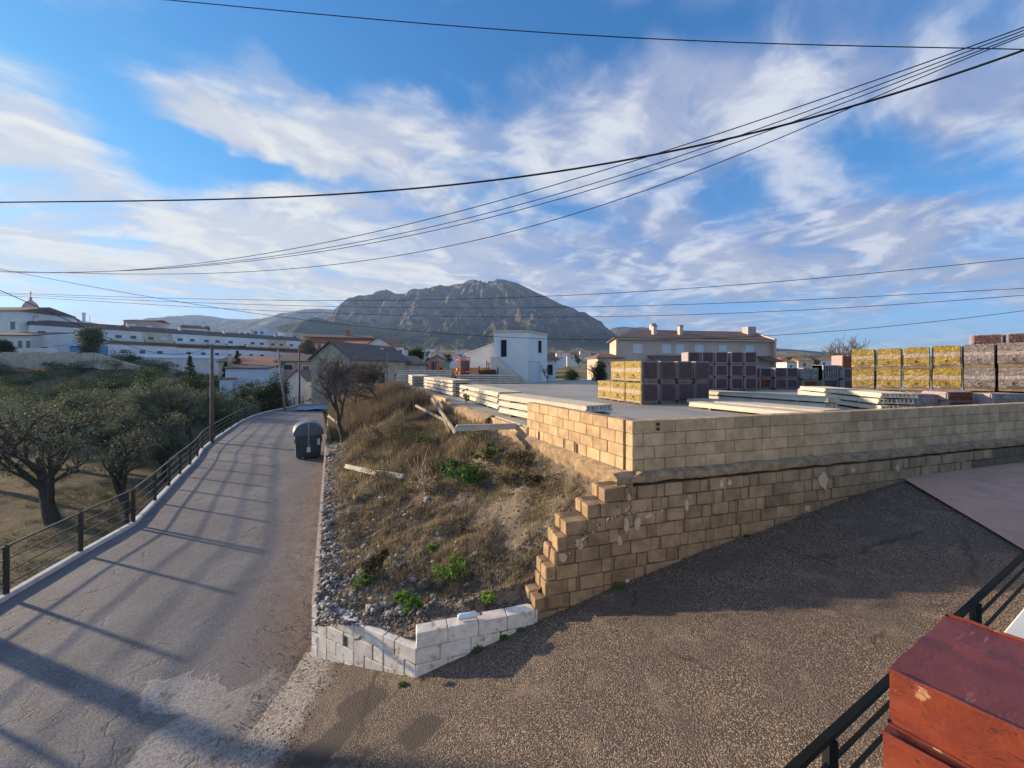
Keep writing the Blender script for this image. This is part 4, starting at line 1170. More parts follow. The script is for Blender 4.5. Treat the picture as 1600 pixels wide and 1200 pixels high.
# long row of stacked pallets at the right, seen on their sunny sides
rd = Vector((0.69, -0.724, 0)).normalized(); rn = Vector((0.724, 0.69, 0)); R0 = Vector((14.13, 16.0, 0))
rzr = math.atan2(rd.y, rd.x)
kinds = [('yellow', M_wyel), ('yellow', M_wyel), ('yellow', M_wyel), ('yellow', M_wyel), ('grey', M_wgrey), ('grey', M_wgrey), ('pale grey', M_wgrey)]
pos = 0.0
ordn = ['first', 'second', 'third', 'fourth', 'fifth', 'sixth', 'seventh']
for i, (kn, m_) in enumerate(kinds):
    for lv in range(3):
        h = [0.52, 0.82, 0.82][lv]
        z = YARD_Z + [0, 0.53, 1.36][lv] + (0.02 * i if lv else 0)
        p = R0 + rd * pos + rn * rng_.uniform(-0.05, 0.06)
        ln = ['bottom', 'middle', 'top'][lv]
        pallet(p.x, p.y, z, 0.725, 0.95, h, rzr, m_, f'{kn} film wrapped pallet, {ln} one of the {ordn[i]} column of the long right row', 'tall row of wrapped pallets at the right of the yard', logo='f' if (lv and i != 6) else None, r=0.025)
    pos += 0.76
p = R0 + rd * 3.3 + rn * 1.3
for i in range(3):
    q = p + rd * 0.8 * i
    for lv in range(4):
        pallet(q.x, q.y, YARD_Z + 0.67 * lv, 0.78, 1.0, 0.66, rzr, M_wpurp, f'dark purple brick pallet behind the grey film row, {ordn[lv]} layer, {ordn[i]} column', 'dark brick pallets behind the long row')
# low packs in front of it
pallet(13.05, 12.5, YARD_Z, 1.0, 0.85, 0.56, 0.05, M_wclear, 'grey block pack under crinkled clear film, low, before the grey columns', r=0.09, cat='block pack')
pallet(14.0, 12.35, YARD_Z, 1.0, 0.85, 0.34, 0.03, M_wred, 'brown red brick pack, lower layer, between grey packs', 'brown red bricks before the long row', cat='brick pack', base=False)
pallet(14.02, 12.37, YARD_Z + 0.345, 0.97, 0.8, 0.30, 0.03, M_wred, 'brown red brick pack, upper layer, ragged top, between grey packs', 'brown red bricks before the long row', cat='brick pack', base=False)
pallet(15.15, 12.15, YARD_Z, 1.35, 0.85, 0.60, 0.0, M_wlight, 'pale grey hollow block pack beside the parapet at the far right', cat='block pack')
pallet(12.9, 13.6, YARD_Z, 0.8, 0.6, 0.36, 0.1, M_worange, 'small orange brick pack at the foot of the yellow columns', cat='brick pack')
pallet(13.8, 18.2, YARD_Z, 0.34, 0.34, 0.42, 0.2, M_worange, 'small orange hollow brick cube standing alone before the dark stacks', cat='brick pack')
# dark stacks further back
gB = 'dark brick pallets standing at the back of the yard'
for ci, (X_, nl) in enumerate([(11.0, 3), (11.84, 3), (12.66, 3), (13.6, 3), (14.42, 3)]):
    for lv in range(nl):
        pallet(X_, 24.0 - 0.05 * ci, YARD_Z + 0.81 * lv, 0.79, 1.0, 0.8, 0.0, M_wpurp, f'purple brown brick pallet, {["bottom", "middle", "top"][lv]} of the {ordn[ci]} tall dark stack, at the yard back', gB, r=0.02)
for ci, (X_, m_, cn) in enumerate([(15.35, M_wpurp, 'purple'), (16.2, M_wpurp, 'purple'), (17.05, M_wpurp, 'purple'), (17.95, M_wbrown, 'brown')]):
    for lv in range(2):
        mm = M_wred if (ci == 1 and lv == 0) else m_
        pallet(X_, 24.9 + 0.2 * (ci % 2), YARD_Z + 0.72 * lv, 0.8, 1.0, 0.71, 0.0, mm, f'{cn} brick pallet, {["lower", "upper"][lv]} one of the {ordn[ci]} low stack right of the tall ones', gB)
pallet(18.95, 25.0, YARD_Z, 1.05, 1.0, 0.62, 0, M_wred, 'brown block pack under the two white ones', cat='block pack')
pallet(18.95, 25.0, YARD_Z + 0.63, 0.52, 1.0, 0.80, 0, M_wlight, 'white grey block pack on brown blocks, left of two', 'white grey block packs on brown blocks', cat='block pack')
pallet(19.49, 25.0, YARD_Z + 0.63, 0.52, 1.0, 0.80, 0, M_wlight, 'white grey block pack on brown blocks, right of two', 'white grey block packs on brown blocks', cat='block pack')
pallet(20.1, 24.8, YARD_Z, 1.0, 1.0, 0.66, 0, M_wpurp, 'dark film wrapped pack under the hollow grey blocks', cat='block pack')
# hollow grey blocks with open cells
t = thing('block_pack', 'grey hollow block pack with rows of dark open cells', 'block pack', (20.1, 24.8, YARD_Z + 0.67))
MB().box(0, 1.0, 0.08, 0.9, 0, 0.92).build('cell_back', M_hole, t)
for i in range(7): MB().box(i * 0.155, i * 0.155 + 0.06, 0.0, 0.9, 0, 0.94).build('cell_wall', M_wlight, t)
for i in range(3): MB().box(0.004, 0.986, 0.006, 0.88, i * 0.44, i * 0.44 + 0.05).build('cell_shelf', M_wlight, t)
pallet(21.2, 24.6, YARD_Z, 1.1, 1.0, 0.66, 0, M_wpurp, 'lower purple brick pack under the orange hollow bricks', 'purple packs under the orange hollow bricks', cat='brick pack')
pallet(21.2, 24.6, YARD_Z + 0.67, 1.1, 1.0, 0.70, 0, M_wpurp, 'upper purple brick pack under the orange hollow bricks', 'purple packs under the orange hollow bricks', cat='brick pack')
for i in range(3):
    pallet(21.22 + 0.36 * i, 24.65, YARD_Z + 1.38, 0.35, 0.9, 0.86, 0, M_worange, f'orange hollow brick bundle, {["left", "middle", "right"][i]} of three on purple packs', 'orange hollow brick bundles on the purple packs', base=False, cat='brick pack')

# ------------------------------------------------------------------ waste container on the road
M_bin = mat('grey_green_plastic', (0.032, 0.052, 0.066), 0.45, 0.15, 3.0, 0.15, 30, 0.01, spec=0.5, dirt=((0.12, 0.12, 0.12), 3.0, 0.62))
M_lid = mat('blue_grey_lid_plastic', (0.075, 0.115, 0.155), 0.4, 0.15, 3.0, 0.1, 30, 0.01, spec=0.5)
M_galv = mat('galvanised_steel', (0.55, 0.55, 0.53), 0.45, 0.2, 5.0, 0.1, 30, 0.01, metal=0.3)
M_sticker = mat('white_sticker', (0.75, 0.74, 0.70), 0.6, 0.08, 6.0, 0)
M_strap = mat('dull_grey_strap', (0.24, 0.25, 0.25), 0.6, 0.3, 9.0, 0.2, 30, 0.01)
def make_bin():
    c = G(481, 718)
    t = thing('waste_container', 'large dark grey waste container with arched blue grey lid standing on the road', 'waste container', (c.x - 0.02, c.y + 0.1, 0.02), math.radians(31))
    t.scale = (0.87, 0.9, 1.0)
    bm = MB()   # tapered body
    def ring(z, hw, y0, y1): return [(-hw, y0, z), (hw, y0, z), (hw, y1, z), (-hw, y1, z)]
    lv = [(0.07, 0.59, 0.03, 1.12), (0.25, 0.61, 0.02, 1.16), (1.18, 0.66, 0.0, 1.2)]
    vs = []; fs = []
    for (z, hw, y0, y1) in lv: vs += ring(z, hw, y0, y1)
    for k in range(2):
        for i in range(4): fs.append((k * 4 + i, k * 4 + (i + 1) % 4, k * 4 + 4 + (i + 1) % 4, k * 4 + 4 + i))
    fs += [(3, 2, 1, 0), (8, 9, 10, 11)]
    bevel_obj(bm.add(vs, fs).build('body', M_bin, t), 0.04, 2)
    for s in (-1, 1):
        MB().box(s * 0.40 - 0.09, s * 0.40 + 0.09, 0.1, 0.3, 0.0, 0.12).build('foot', M_bin, t)
        MB().box(s * 0.40 - 0.09, s * 0.40 + 0.09, 0.9, 1.05, 0.0, 0.12).build('foot', M_bin, t)
    for x in (-0.45, -0.27, 0.27, 0.45):
        bevel_obj(MB().box(x - 0.02, x + 0.02, -0.012, 0.04, 0.30, 1.10).build('rib', M_bin, t), 0.008)
    # arched lid, axis front to back
    n = 18; vs = []; fs = []
    rows = [(-0.10, 0.94), (-0.05, 1.0), (0.4, 1.0), (0.8, 1.0), (1.26, 1.0), (1.30, 0.94)]
    for (y, k) in rows:
        for i in range(n + 1):
            a = math.pi * i / n
            xx = -math.cos(a) * 0.75; zz = 1.12 + (math.sin(a) ** 0.85) * 0.62
            vs.append((xx * k, y, 1.12 + (zz - 1.12) * k))
    for r_ in range(len(rows) - 1):
        for i in range(n):
            a = r_ * (n + 1) + i; fs.append((a, a + 1, a + n + 2, a + n + 1))
    fs.append(tuple(range(n + 1))[::-1]); fs.append(tuple((len(rows) - 1) * (n + 1) + i for i in range(n + 1)))
    lo = MB().add(vs, fs).build('lid', M_lid, t, smooth=False)
    bevel_obj(lo, 0.012)
    # lifting strap down the middle of the end, over the lid
    st = MB()
    sv = []
    for (y, z) in [(-0.03, 0.35), (-0.03, 0.7), (-0.04, 1.0), (-0.13, 1.25), (-0.13, 1.55), (-0.08, 1.76), (0.2, 1.78)]:
        sv += [(-0.05, y, z), (0.05, y, z), (0.05, y - 0.03, z), (-0.05, y - 0.03, z)]
    sf = []
    for k in range(6):
        for i in range(4): sf.append((k * 4 + i, k * 4 + (i + 1) % 4, k * 4 + 4 + (i + 1) % 4, k * 4 + 4 + i))
    st.add(sv, sf).build('lifting_strap', M_strap, t)
    MB().box(-0.085, 0.085, -0.07, -0.03, 0.32, 0.55).build('strap_shoe', M_sticker, t)
    MB().box(0.42, 0.56, -0.012, -0.004, 0.62, 0.92).build('sticker', M_sticker, t)
    MB().box(-0.62, 0.62, -0.035, 0.02, 1.06, 1.12).build('rim', M_bin, t)
    MB().box(-0.3, 0.3, -0.16, -0.06, 0.10, 0.14).build('pedal', M_bin, t)
    MB().tube([(-0.66, 0.3, 1.2), (-0.80, 0.3, 1.25)], 0.035, 8).build('pivot', M_galv, t)
    MB().tube([(0.66, 0.3, 1.2), (0.80, 0.3, 1.25)], 0.035, 8).build('pivot', M_galv, t)
    MB().box(-0.69, -0.65, 0.1, 0.4, 0.75, 0.95).build('handle', M_bin, t)
    MB().box(0.65, 0.69, 0.1, 0.4, 0.75, 0.95).build('handle', M_bin, t)
make_bin()

# ------------------------------------------------------------------ yard building and machines
M_wwall = mat('white_limewash', (0.74, 0.75, 0.74), 0.85, 0.08, 0.8, 0.2, 12, 0.02, dirt=((0.56, 0.54, 0.50), 0.6, 0.64))
M_cream = mat('cream_render', (0.62, 0.53, 0.40), 0.9, 0.14, 1.0, 0.2, 12, 0.02)
M_beige = mat('beige_render', (0.60, 0.46, 0.38), 0.85, 0.08, 0.5, 0.15, 12, 0.02)
M_bluewhite = mat('shade_blue_white', (0.60, 0.68, 0.78), 0.85, 0.06, 0.6, 0.1, 12, 0.02)  # white walls with the blue of shade put into the colour
M_brownwall = mat('brown_brick_wall', (0.36, 0.20, 0.13), 0.9, 0.2, 1.0, 0.2, 12, 0.02)
M_greyroof = mat('grey_tile_roof', (0.14, 0.125, 0.115), 0.85, 0.2, 1.5, 0.3, 10, 0.05)
M_door = mat('pale_metal_door', (0.62, 0.68, 0.72), 0.6, 0.06, 1.0, 0)
M_frame = mat('window_frame_white', (0.72, 0.72, 0.72), 0.6, 0.05, 2.0, 0)
M_shutter = mat('roller_shutter', (0.66, 0.68, 0.72), 0.6, 0.05, 2.0, 0)
M_dark = mat('dark_opening', (0.02, 0.02, 0.022), 0.9, 0.1, 1.0, 0)
M_window = mat('window_pane', (0.06, 0.08, 0.10), 0.15, 0.1, 1.0, 0, spec=0.6)
def tile_material(name, c):
    m_, b, bs = new_mat(name)
    tc = b.add('ShaderNodeTexCoord'); co = tc.outputs['Object']
    w = b.add('ShaderNodeTexWave', wave_type='BANDS', bands_direction='X'); b.put(w.inputs['Vector'], co); w.inputs['Scale'].default_value = 1.5; w.inputs['Distortion'].default_value = 0.1
    n = b.noise(co, 1.2, 6, 0.65); n2 = b.noise(co, 9, 3, 0.6)
    col = b.mix(b.rng(n, 0.35, 0.65), tuple(x * 0.65 for x in c), c)
    col = b.mix(b.m('MULTIPLY', n2, 0.5), col, tuple(min(1, x * 1.7) for x in c))
    col = b.mix(b.m('MULTIPLY', b.rng(w.outputs['Fac'], 0.55, 0.2), 0.75), col, tuple(x * 0.3 for x in c))
    b.put(bs.inputs['Base Color'], col); bs.inputs['Roughness'].default_value = 0.85
    b.put(bs.inputs['Normal'], b.bump(w.outputs['Fac'], 0.8, 0.08))
    return m_
M_tile = tile_material('brown_roof_tiles', (0.24, 0.145, 0.11))
M_tile_red = tile_material('red_roof_tiles', (0.42, 0.17, 0.10))
M_tile_old = tile_material('old_grey_brown_tiles', (0.16, 0.125, 0.115))

def wall_frame(a, c):
    a = Vector((*a, 0)); c = Vector((*c, 0)); d = (c - a).normalized(); n = Vector((d.y, -d.x, 0))
    return a, d, n, (c - a).length
def opening(parent, a, d, n, t0, t1, z0, z1, kind='window', back=None, frame=True):
    """window or door standing in a wall that runs from a along d, n pointing outwards"""
    def q(t, off): p = a + d * t + n * off; return (p.x, p.y)
    m_ = {'window': M_window, 'shutter': M_shutter, 'door': M_door, 'dark': M_dark, 'wood': M_wood}[back or kind]
    nm = 'door' if kind == 'door' else 'window'
    w = t1 - t0; f = min(0.09, w * 0.12)
    if frame:
        fr = MB()
        for (s0, s1, y0, y1) in ((t0 - f, t0, z0, z1), (t1, t1 + f, z0, z1), (t0 - f, t1 + f, z1, z1 + f)):
            fr.prism([q(s0, -0.05), q(s0, 0.05), q(s1, 0.05), q(s1, -0.05)], y0, y1)
        o = fr.build(nm, M_frame if kind != 'door' else M_cream, parent)
        MB().prism([q(t0, -0.05), q(t0, 0.012), q(t1, 0.012), q(t1, -0.05)], z0, z1).build('pane' if nm == 'window' else 'door_leaf', m_, o)
        if nm == 'window':
            MB().prism([q(t0 - f * 1.4, -0.04), q(t0 - f * 1.4, 0.09), q(t1 + f * 1.4, 0.09), q(t1 + f * 1.4, -0.04)], z0 - 0.08, z0 - 0.002).build('sill', M_frame, o)
    else:
        o = MB().prism([q(t0, -0.05), q(t0, 0.012), q(t1, 0.012), q(t1, -0.05)], z0, z1).build(nm, m_, parent)
    return o

wb = thing('yard_building', 'tall white flat roofed yard building with an outside stair and dark upper doorway', 'building', (0, 37, YARD_Z))
ch = [o for o in ()]
def wpart(o): 
    o.parent = wb; o.location = (o.location.x - 0, o.location.y - 37, o.location.z - YARD_Z); return o
A1 = Vector((-1.74, 37.0, 0)); A2 = Vector((1.54, 37.0, 0)); A3 = Vector((3.75, 40.9, 0)); A4 = Vector((-1.74, 41.5, 0))
wpart(MB().prism([(p.x, p.y) for p in (A1, A2, A3, A4)], YARD_Z - 0.6, 7.75).build('wall', M_wwall))
rim = MB()
for (p, q) in ((A1, A2), (A2, A3), (A3, A4), (A4, A1)):
    d_ = (q - p).normalized(); n_ = Vector((d_.y, -d_.x, 0))
    qq = [p + n_ * 0.05, q + n_ * 0.05, q - n_ * 0.14, p - n_ * 0.14]
    rim.prism([(v.x, v.y) for v in qq], 7.755 if p is A1 else 7.752, 8.0)
wpart(rim.build('parapet', M_cream))
a, d_, n_, L_ = wall_frame((-1.74, 37.0), (1.54, 37.0))
wpart(opening(None, a, d_, n_, 0.68, 1.22, 5.42, 7.05, 'door', 'dark', frame=False))
wpart(MB().prism([(0.45 - 1.74, 36.93), (0.45 - 1.74, 37.0), (0.6 - 1.74, 37.0), (0.6 - 1.74, 36.93)], 5.42, 7.1).build('jamb', M_bluewhite))
a, d_, n_, L_ = wall_frame((1.54, 37.0), (3.75, 40.9))
wpart(opening(None, a, d_, n_, 0.25, 2.6, 2.93, 4.95, 'door', 'door', frame=True))
wpart(opening(None, a, d_, n_, 2.2, 3.0, 5.9, 7.15, 'window', 'dark', frame=True))
M_stair = mat('pale_stair_render', (0.66, 0.60, 0.50), 0.9, 0.12, 1.5, 0.2, 12, 0.02)
for i in range(11):
    x0 = -1.70 + i * 0.28; z1 = 5.40 - i * 0.225
    wpart(MB().box(x0, x0 + 0.279, 35.9, 36.94, YARD_Z, z1).build('step', M_stair))
wpart(MB().box(-1.98, -1.702, 35.9, 36.94, YARD_Z, 5.41).build('landing', M_stair))
# annex right of it
an = thing('annex', 'small white annex with brown tiled roof and a dark window behind the white yard building', 'building', (4, 41, YARD_Z))
def rel(o, root):
    o.parent = root; o.location = (o.location.x - root.location.x, o.location.y - root.location.y, o.location.z - root.location.z); return o
rel(MB().box(2.6, 4.7, 41.6, 45.5, 2.4, 5.2).build('wall', M_wwall), an)
rel(MB().add([(2.4, 41.3, 5.2), (5.2, 41.3, 5.2), (5.2, 45.7, 5.2), (2.4, 45.7, 5.2), (2.4, 43.5, 6.0), (4.4, 43.5, 6.0)], [(0, 1, 5, 4), (2, 3, 4, 5), (1, 2, 5), (3, 0, 4), (3, 2, 1, 0)]).build('roof', M_tile), an)
rel(opening(None, *wall_frame((2.6, 41.6), (4.7, 41.6))[:3], 1.25, 1.8, 3.6, 4.7, 'window', 'dark'), an)
# lean-to gable left of it
sh = thing('shed', 'white lean-to shed with sloping roof line left of the white yard building', 'shed', (-3, 43, YARD_Z))
rel(MB().add([(-5.1, 43, 2.5), (-1.8, 43, 2.5), (-1.8, 43, 7.1), (-5.1, 43, 5.95), (-5.1, 47, 2.5), (-1.8, 47, 2.5), (-1.8, 47, 7.1), (-5.1, 47, 5.95)],
             [(0, 1, 2, 3), (1, 5, 6, 2), (5, 4, 7, 6), (4, 0, 3, 7)]).build('wall', M_wwall), sh)
rel(MB().add([(-5.3, 42.8, 5.90), (-1.78, 42.8, 7.13), (-1.78, 47.2, 7.13), (-5.3, 47.2, 5.90), (-5.3, 42.8, 6.0), (-1.78, 42.8, 7.23), (-1.78, 47.2, 7.23), (-5.3, 47.2, 6.0)],
             [(3, 2, 1, 0), (4, 5, 6, 7), (0, 1, 5, 4), (1, 2, 6, 5), (2, 3, 7, 6), (3, 0, 4, 7)]).build('roof', M_wwall), sh)
bw = thing('block_wall', 'brown unrendered block wall behind the rusty hopper by the stair', 'wall', (-3, 41, YARD_Z))
for r_ in range(6):
    for c_ in range(8):
        rel(MB().box(-4.7 + c_ * 0.4 + (0.2 if r_ % 2 else 0), -4.31 + c_ * 0.4 + (0.2 if r_ % 2 else 0), 41, 41.2, 2.9 + r_ * 0.25, 3.14 + r_ * 0.25).build('block', M_block_low), bw)

# orange forklift
def forklift(x, y, lab, rz=0.0):
    t = thing('forklift', lab, 'forklift', (x, y, YARD_Z), rz)
    bevel_obj(MB().box(-0.55, 0.55, -0.1, 1.3, 0.35, 1.05).build('chassis', M_orange, t), 0.06, 2)
    bevel_obj(MB().box(-0.5, 0.5, 1.0, 1.7, 0.4, 1.45).build('counterweight', M_orange, t), 0.1, 2)
    for sx in (-1, 1):
        MB().box(sx * 0.45 - 0.05, sx * 0.45 + 0.05, -0.35, -0.22, 0.15, 2.5).build('mast_rail', M_orange, t)
        for (yy, r_) in ((0.1, 0.36), (1.3, 0.28)):
            w = MB().tube([(sx * 0.48, yy, r_), (sx * 0.66, yy, r_)], r_, 14).build('wheel', M_black, t)
            MB().tube([(sx * 0.655, yy, r_), (sx * 0.672, yy, r_)], r_ * 0.5, 10).build('hub', M_orange, w)
        MB().box(sx * 0.5 - 0.03, sx * 0.5 + 0.03, 0.0, 0.06, 1.05, 2.2).build('cab_post', M_orange, t)
        MB().box(sx * 0.5 - 0.03, sx * 0.5 + 0.03, 1.1, 1.16, 1.4, 2.2).build('cab_post', M_orange, t)
        MB().box(sx * 0.3 - 0.06, sx * 0.3 + 0.06, -1.4, -0.36, 0.12, 0.17).build('fork', M_black, t)
    MB().box(-0.45, 0.45, -0.33, -0.24, 2.4, 2.5).build('mast_crossbar', M_orange, t)
    MB().box(-0.45, 0.45, -0.36, -0.2, 0.5, 0.95).build('carriage', M_black, t)
    MB().box(-0.58, 0.58, -0.05, 1.25, 2.2, 2.28).build('cab_roof', M_orange, t)
    MB().box(-0.46, 0.46, 0.02, 0.04, 1.1, 2.15).build('windscreen', M_glass, t)
    MB().box(-0.25, 0.25, 0.6, 1.05, 1.0, 1.5).build('seat', M_black, t)
forklift(-4.75, 38.2, 'orange forklift parked behind the crosswise joists', 0.35)
forklift(-9.0, 45.0, 'orange forklift far back with raised mast beside the grey roofed sheds', -0.3)
hp = thing('hopper', 'rusty dark red hopper machine with upright posts beside the white stair', 'machine', (-1.9, 35.9, YARD_Z))
MB().add([(-0.9, 0, 0.4), (0.6, 0, 0.4), (0.6, 1.2, 0.4), (-0.9, 1.2, 0.4), (-1.3, -0.3, 1.2), (0.35, -0.3, 1.3), (0.35, 1.5, 1.3), (-1.3, 1.5, 1.2)],
         [(3, 2, 1, 0), (0, 1, 5, 4), (1, 2, 6, 5), (2, 3, 7, 6), (3, 0, 4, 7)]).build('tray', M_rust, hp)
for (x_, y_, z_) in ((-1.2, 0, 1.6), (-0.5, 0.1, 2.1), (-0.35, 0.9, 1.9), (0.55, 0, 1.5)):
    MB().bar((x_, y_, 0), (x_ + 0.05, y_, z_), 0.09).build('post', M_rust, hp)
MB().bar((-0.5, 0.1, 1.75), (0.1, 0.1, 1.95), 0.06).build('arm', M_rust, hp)
for x_ in (-0.9, 0.4): MB().tube([(x_, -0.1, 0.28), (x_, 0.08, 0.28)], 0.28, 12).build('wheel', M_black, hp)

# ------------------------------------------------------------------ plastic tray on the low wall, railing and pillar at the lower right
M_clear = mat('clear_blue_plastic', (0.62, 0.72, 0.84), 0.15, 0.08, 8.0, 0.2, 40, 0.004, spec=0.8)
M_redcap = mat('red_plastic', (0.5, 0.05, 0.04), 0.4, 0.1, 5.0, 0)
bt_ = thing('plastic_bottle', 'flattened clear bluish plastic bottle with red cap lying on the white wall', 'bottle', (-0.72, 5.08, 1.03), 0.25)
MB().tube([(0.0, 0, 0.02), (0.02, 0, 0.02), (0.05, 0, 0.02), (0.14, 0, 0.02), (0.23, 0, 0.02), (0.26, 0, 0.02), (0.275, 0, 0.02), (0.30, 0, 0.02)], [0.03, 0.042, 0.045, 0.04, 0.045, 0.03, 0.016, 0.015], 12).build('body', M_clear, bt_, smooth=True)
MB().tube([(0.30, 0, 0.02), (0.325, 0, 0.02)], 0.019, 10).build('cap', M_redcap, bt_)

M_black_rail = mat('black_painted_rail', (0.014, 0.017, 0.017), 0.85, 0.15, 10.0, 0.05, 30, 0.005, spec=0.1)
def pline(s, z):   # along the house front: railing line
    p = Vector((1.02, 1.39, 0)) + Vector((2.9, 1.56, 0)).normalized() * s
    return Vector((p.x, p.y, z))
rl_ = thing('railing', 'near black metal railing standing on a white wall, passing behind the red pillar', 'railing')
for (z, w, h) in ((2.90, 0.026, 0.026), (2.79, 0.013, 0.013), (2.67, 0.013, 0.013)):
    MB().bar(pline(-1.6, z), pline(8.5, z), w, h).build('rail', M_black_rail, rl_)
for s in (-1.3, 0.27, 2.13, 4.0, 5.9, 7.8):
    p = pline(s, 0)
    MB().bar((p.x, p.y, 2.49), (p.x, p.y, 2.885), 0.036).build('post', M_black_rail, rl_)
M_white_terr = mat('white_painted_terrace', (0.78, 0.77, 0.70), 0.7, 0.06, 2.0, 0.1, 20, 0.005)
tw = thing('low_wall', 'smooth white painted garden wall under the near railing', 'wall')
rdn = Vector((1.56, -2.9, 0)).normalized()
q = [pline(-1.6, 0) - rdn * 0.0, pline(8.5, 0), pline(8.5, 0) + rdn * 0.5, pline(-1.6, 0) + rdn * 0.5]
bevel_obj(MB().prism([(p.x, p.y) for p in q][::-1], -0.5, 2.5).build('wall_body', M_white_terr, tw), 0.01)

def brick_red():
    m_, b, bs = new_mat('red_painted_brick')
    co = geo_pos(b); nrm = b.sep(b.add('ShaderNodeNewGeometry').outputs['Normal'])[2]
    n1 = b.noise(co, 9, 6, 0.65, 0.6); n2 = b.noise(b.v('MULTIPLY', co, (1, 1, 3)), 26, 5, 0.7, 0.8)
    st = b.noise(b.v('MULTIPLY', b.comb(b.v('DOT_PRODUCT', co, (0.88, 0.48, 0)), b.v('DOT_PRODUCT', co, (-0.48, 0.88, 0)), b.sep(co)[2]), (3.0, 22.0, 8.0)), 3.0, 5, 0.6)
    col = b.mix(b.rng(n1, 0.35, 0.65), (0.145, 0.024, 0.012), (0.205, 0.040, 0.016))
    col = b.mix(b.m('MULTIPLY', b.rng(n2, 0.57, 0.64), 0.75), col, (0.055, 0.014, 0.010))
    pit = b.rng(b.noise(b.v('ADD', co, (3, 1, 2)), 9, 6, 0.75), 0.62, 0.66)
    col = b.mix(b.m('MULTIPLY', pit, 0.7), col, (0.50, 0.30, 0.17))
    top = b.mix(b.rng(n1, 0.3, 0.7), (0.155, 0.032, 0.030), (0.19, 0.042, 0.038))
    scuff = b.m('MULTIPLY', b.rng(st, 0.58, 0.72), b.rng(b.noise(co, 5, 3), 0.46, 0.6))
    top = b.mix(b.m('MULTIPLY', scuff, 0.6), top, (0.42, 0.27, 0.26))
    col = b.mix(b.rng(nrm, 0.7, 0.95), col, top)
    b.put(bs.inputs['Base Color'], col); bs.inputs['Roughness'].default_value = 0.55; bs.inputs['Specular IOR Level'].default_value = 0.4
    b.put(bs.inputs['Normal'], b.bump(b.m('SUBTRACT', n1, b.m('MULTIPLY', b.rng(n2, 0.62, 0.68), 0.5)), 0.5, 0.01))
    return m_
M_redbrick = brick_red()
pil = thing('pillar', 'near pillar of big brick red painted blocks with a dark open joint', 'pillar', (0.99, 1.0, 3.56))
pd = Vector((0.40, 0.222, 0)).normalized(); pe = Vector((0.58, -0.82, 0)).normalized()
def red_block(z0, z1, off, l0, l1, seed):
    r = random.Random(seed)
    bm = bmesh.new()
    nx, ny, nz_ = 8, 14, 4
    bmesh.ops.create_cube(bm, size=1.0)
    bmesh.ops.subdivide_edges(bm, edges=list(bm.edges), cuts=17, use_grid_fill=True)
    for v in bm.verts:
        u, w, h = v.co.x + 0.5, v.co.y + 0.5, v.co.z + 0.5
        p = pd * (off + u * 0.46) + pe * (l0 + w * (l1 - l0))
        v.co = Vector((p.x, p.y, z0 + h * (z1 - z0) - 0))
    bmesh.ops.bevel(bm, geom=[e for e in bm.edges if e.calc_face_angle(0) > 1.0], offset=0.007, segments=3, affect='EDGES')
    for v in bm.verts:
        q = v.co * 14.0
        v.co += Vector((mnoise.noise(q), mnoise.noise(q + Vector((5, 0, 0))), mnoise.noise(q + Vector((0, 7, 0))))) * 0.004 + Vector((0, 0, 1)) * mnoise.noise(v.co * 38.0) * 0.0012
    return bm
o = bm_obj('block', red_block(-0.135, 0.0, 0.0, 0.0, 0.9, 1), M_redbrick, pil, False)
o = bm_obj('block', red_block(-0.31, -0.160, -0.016, -0.008, 0.9, 2), M_redbrick, pil, False)
o = bm_obj('block', red_block(-0.49, -0.325, -0.004, 0.0, 0.9, 3), M_redbrick, pil, False)
mq = [pd * 0.02 + pe * 0.03, pd * 0.44 + pe * 0.03, pd * 0.44 + pe * 0.88, pd * 0.02 + pe * 0.88]
MB().prism([(p.x, p.y) for p in mq][::-1], -3.5, -0.05).build('mortar_core', M_hole, pil)


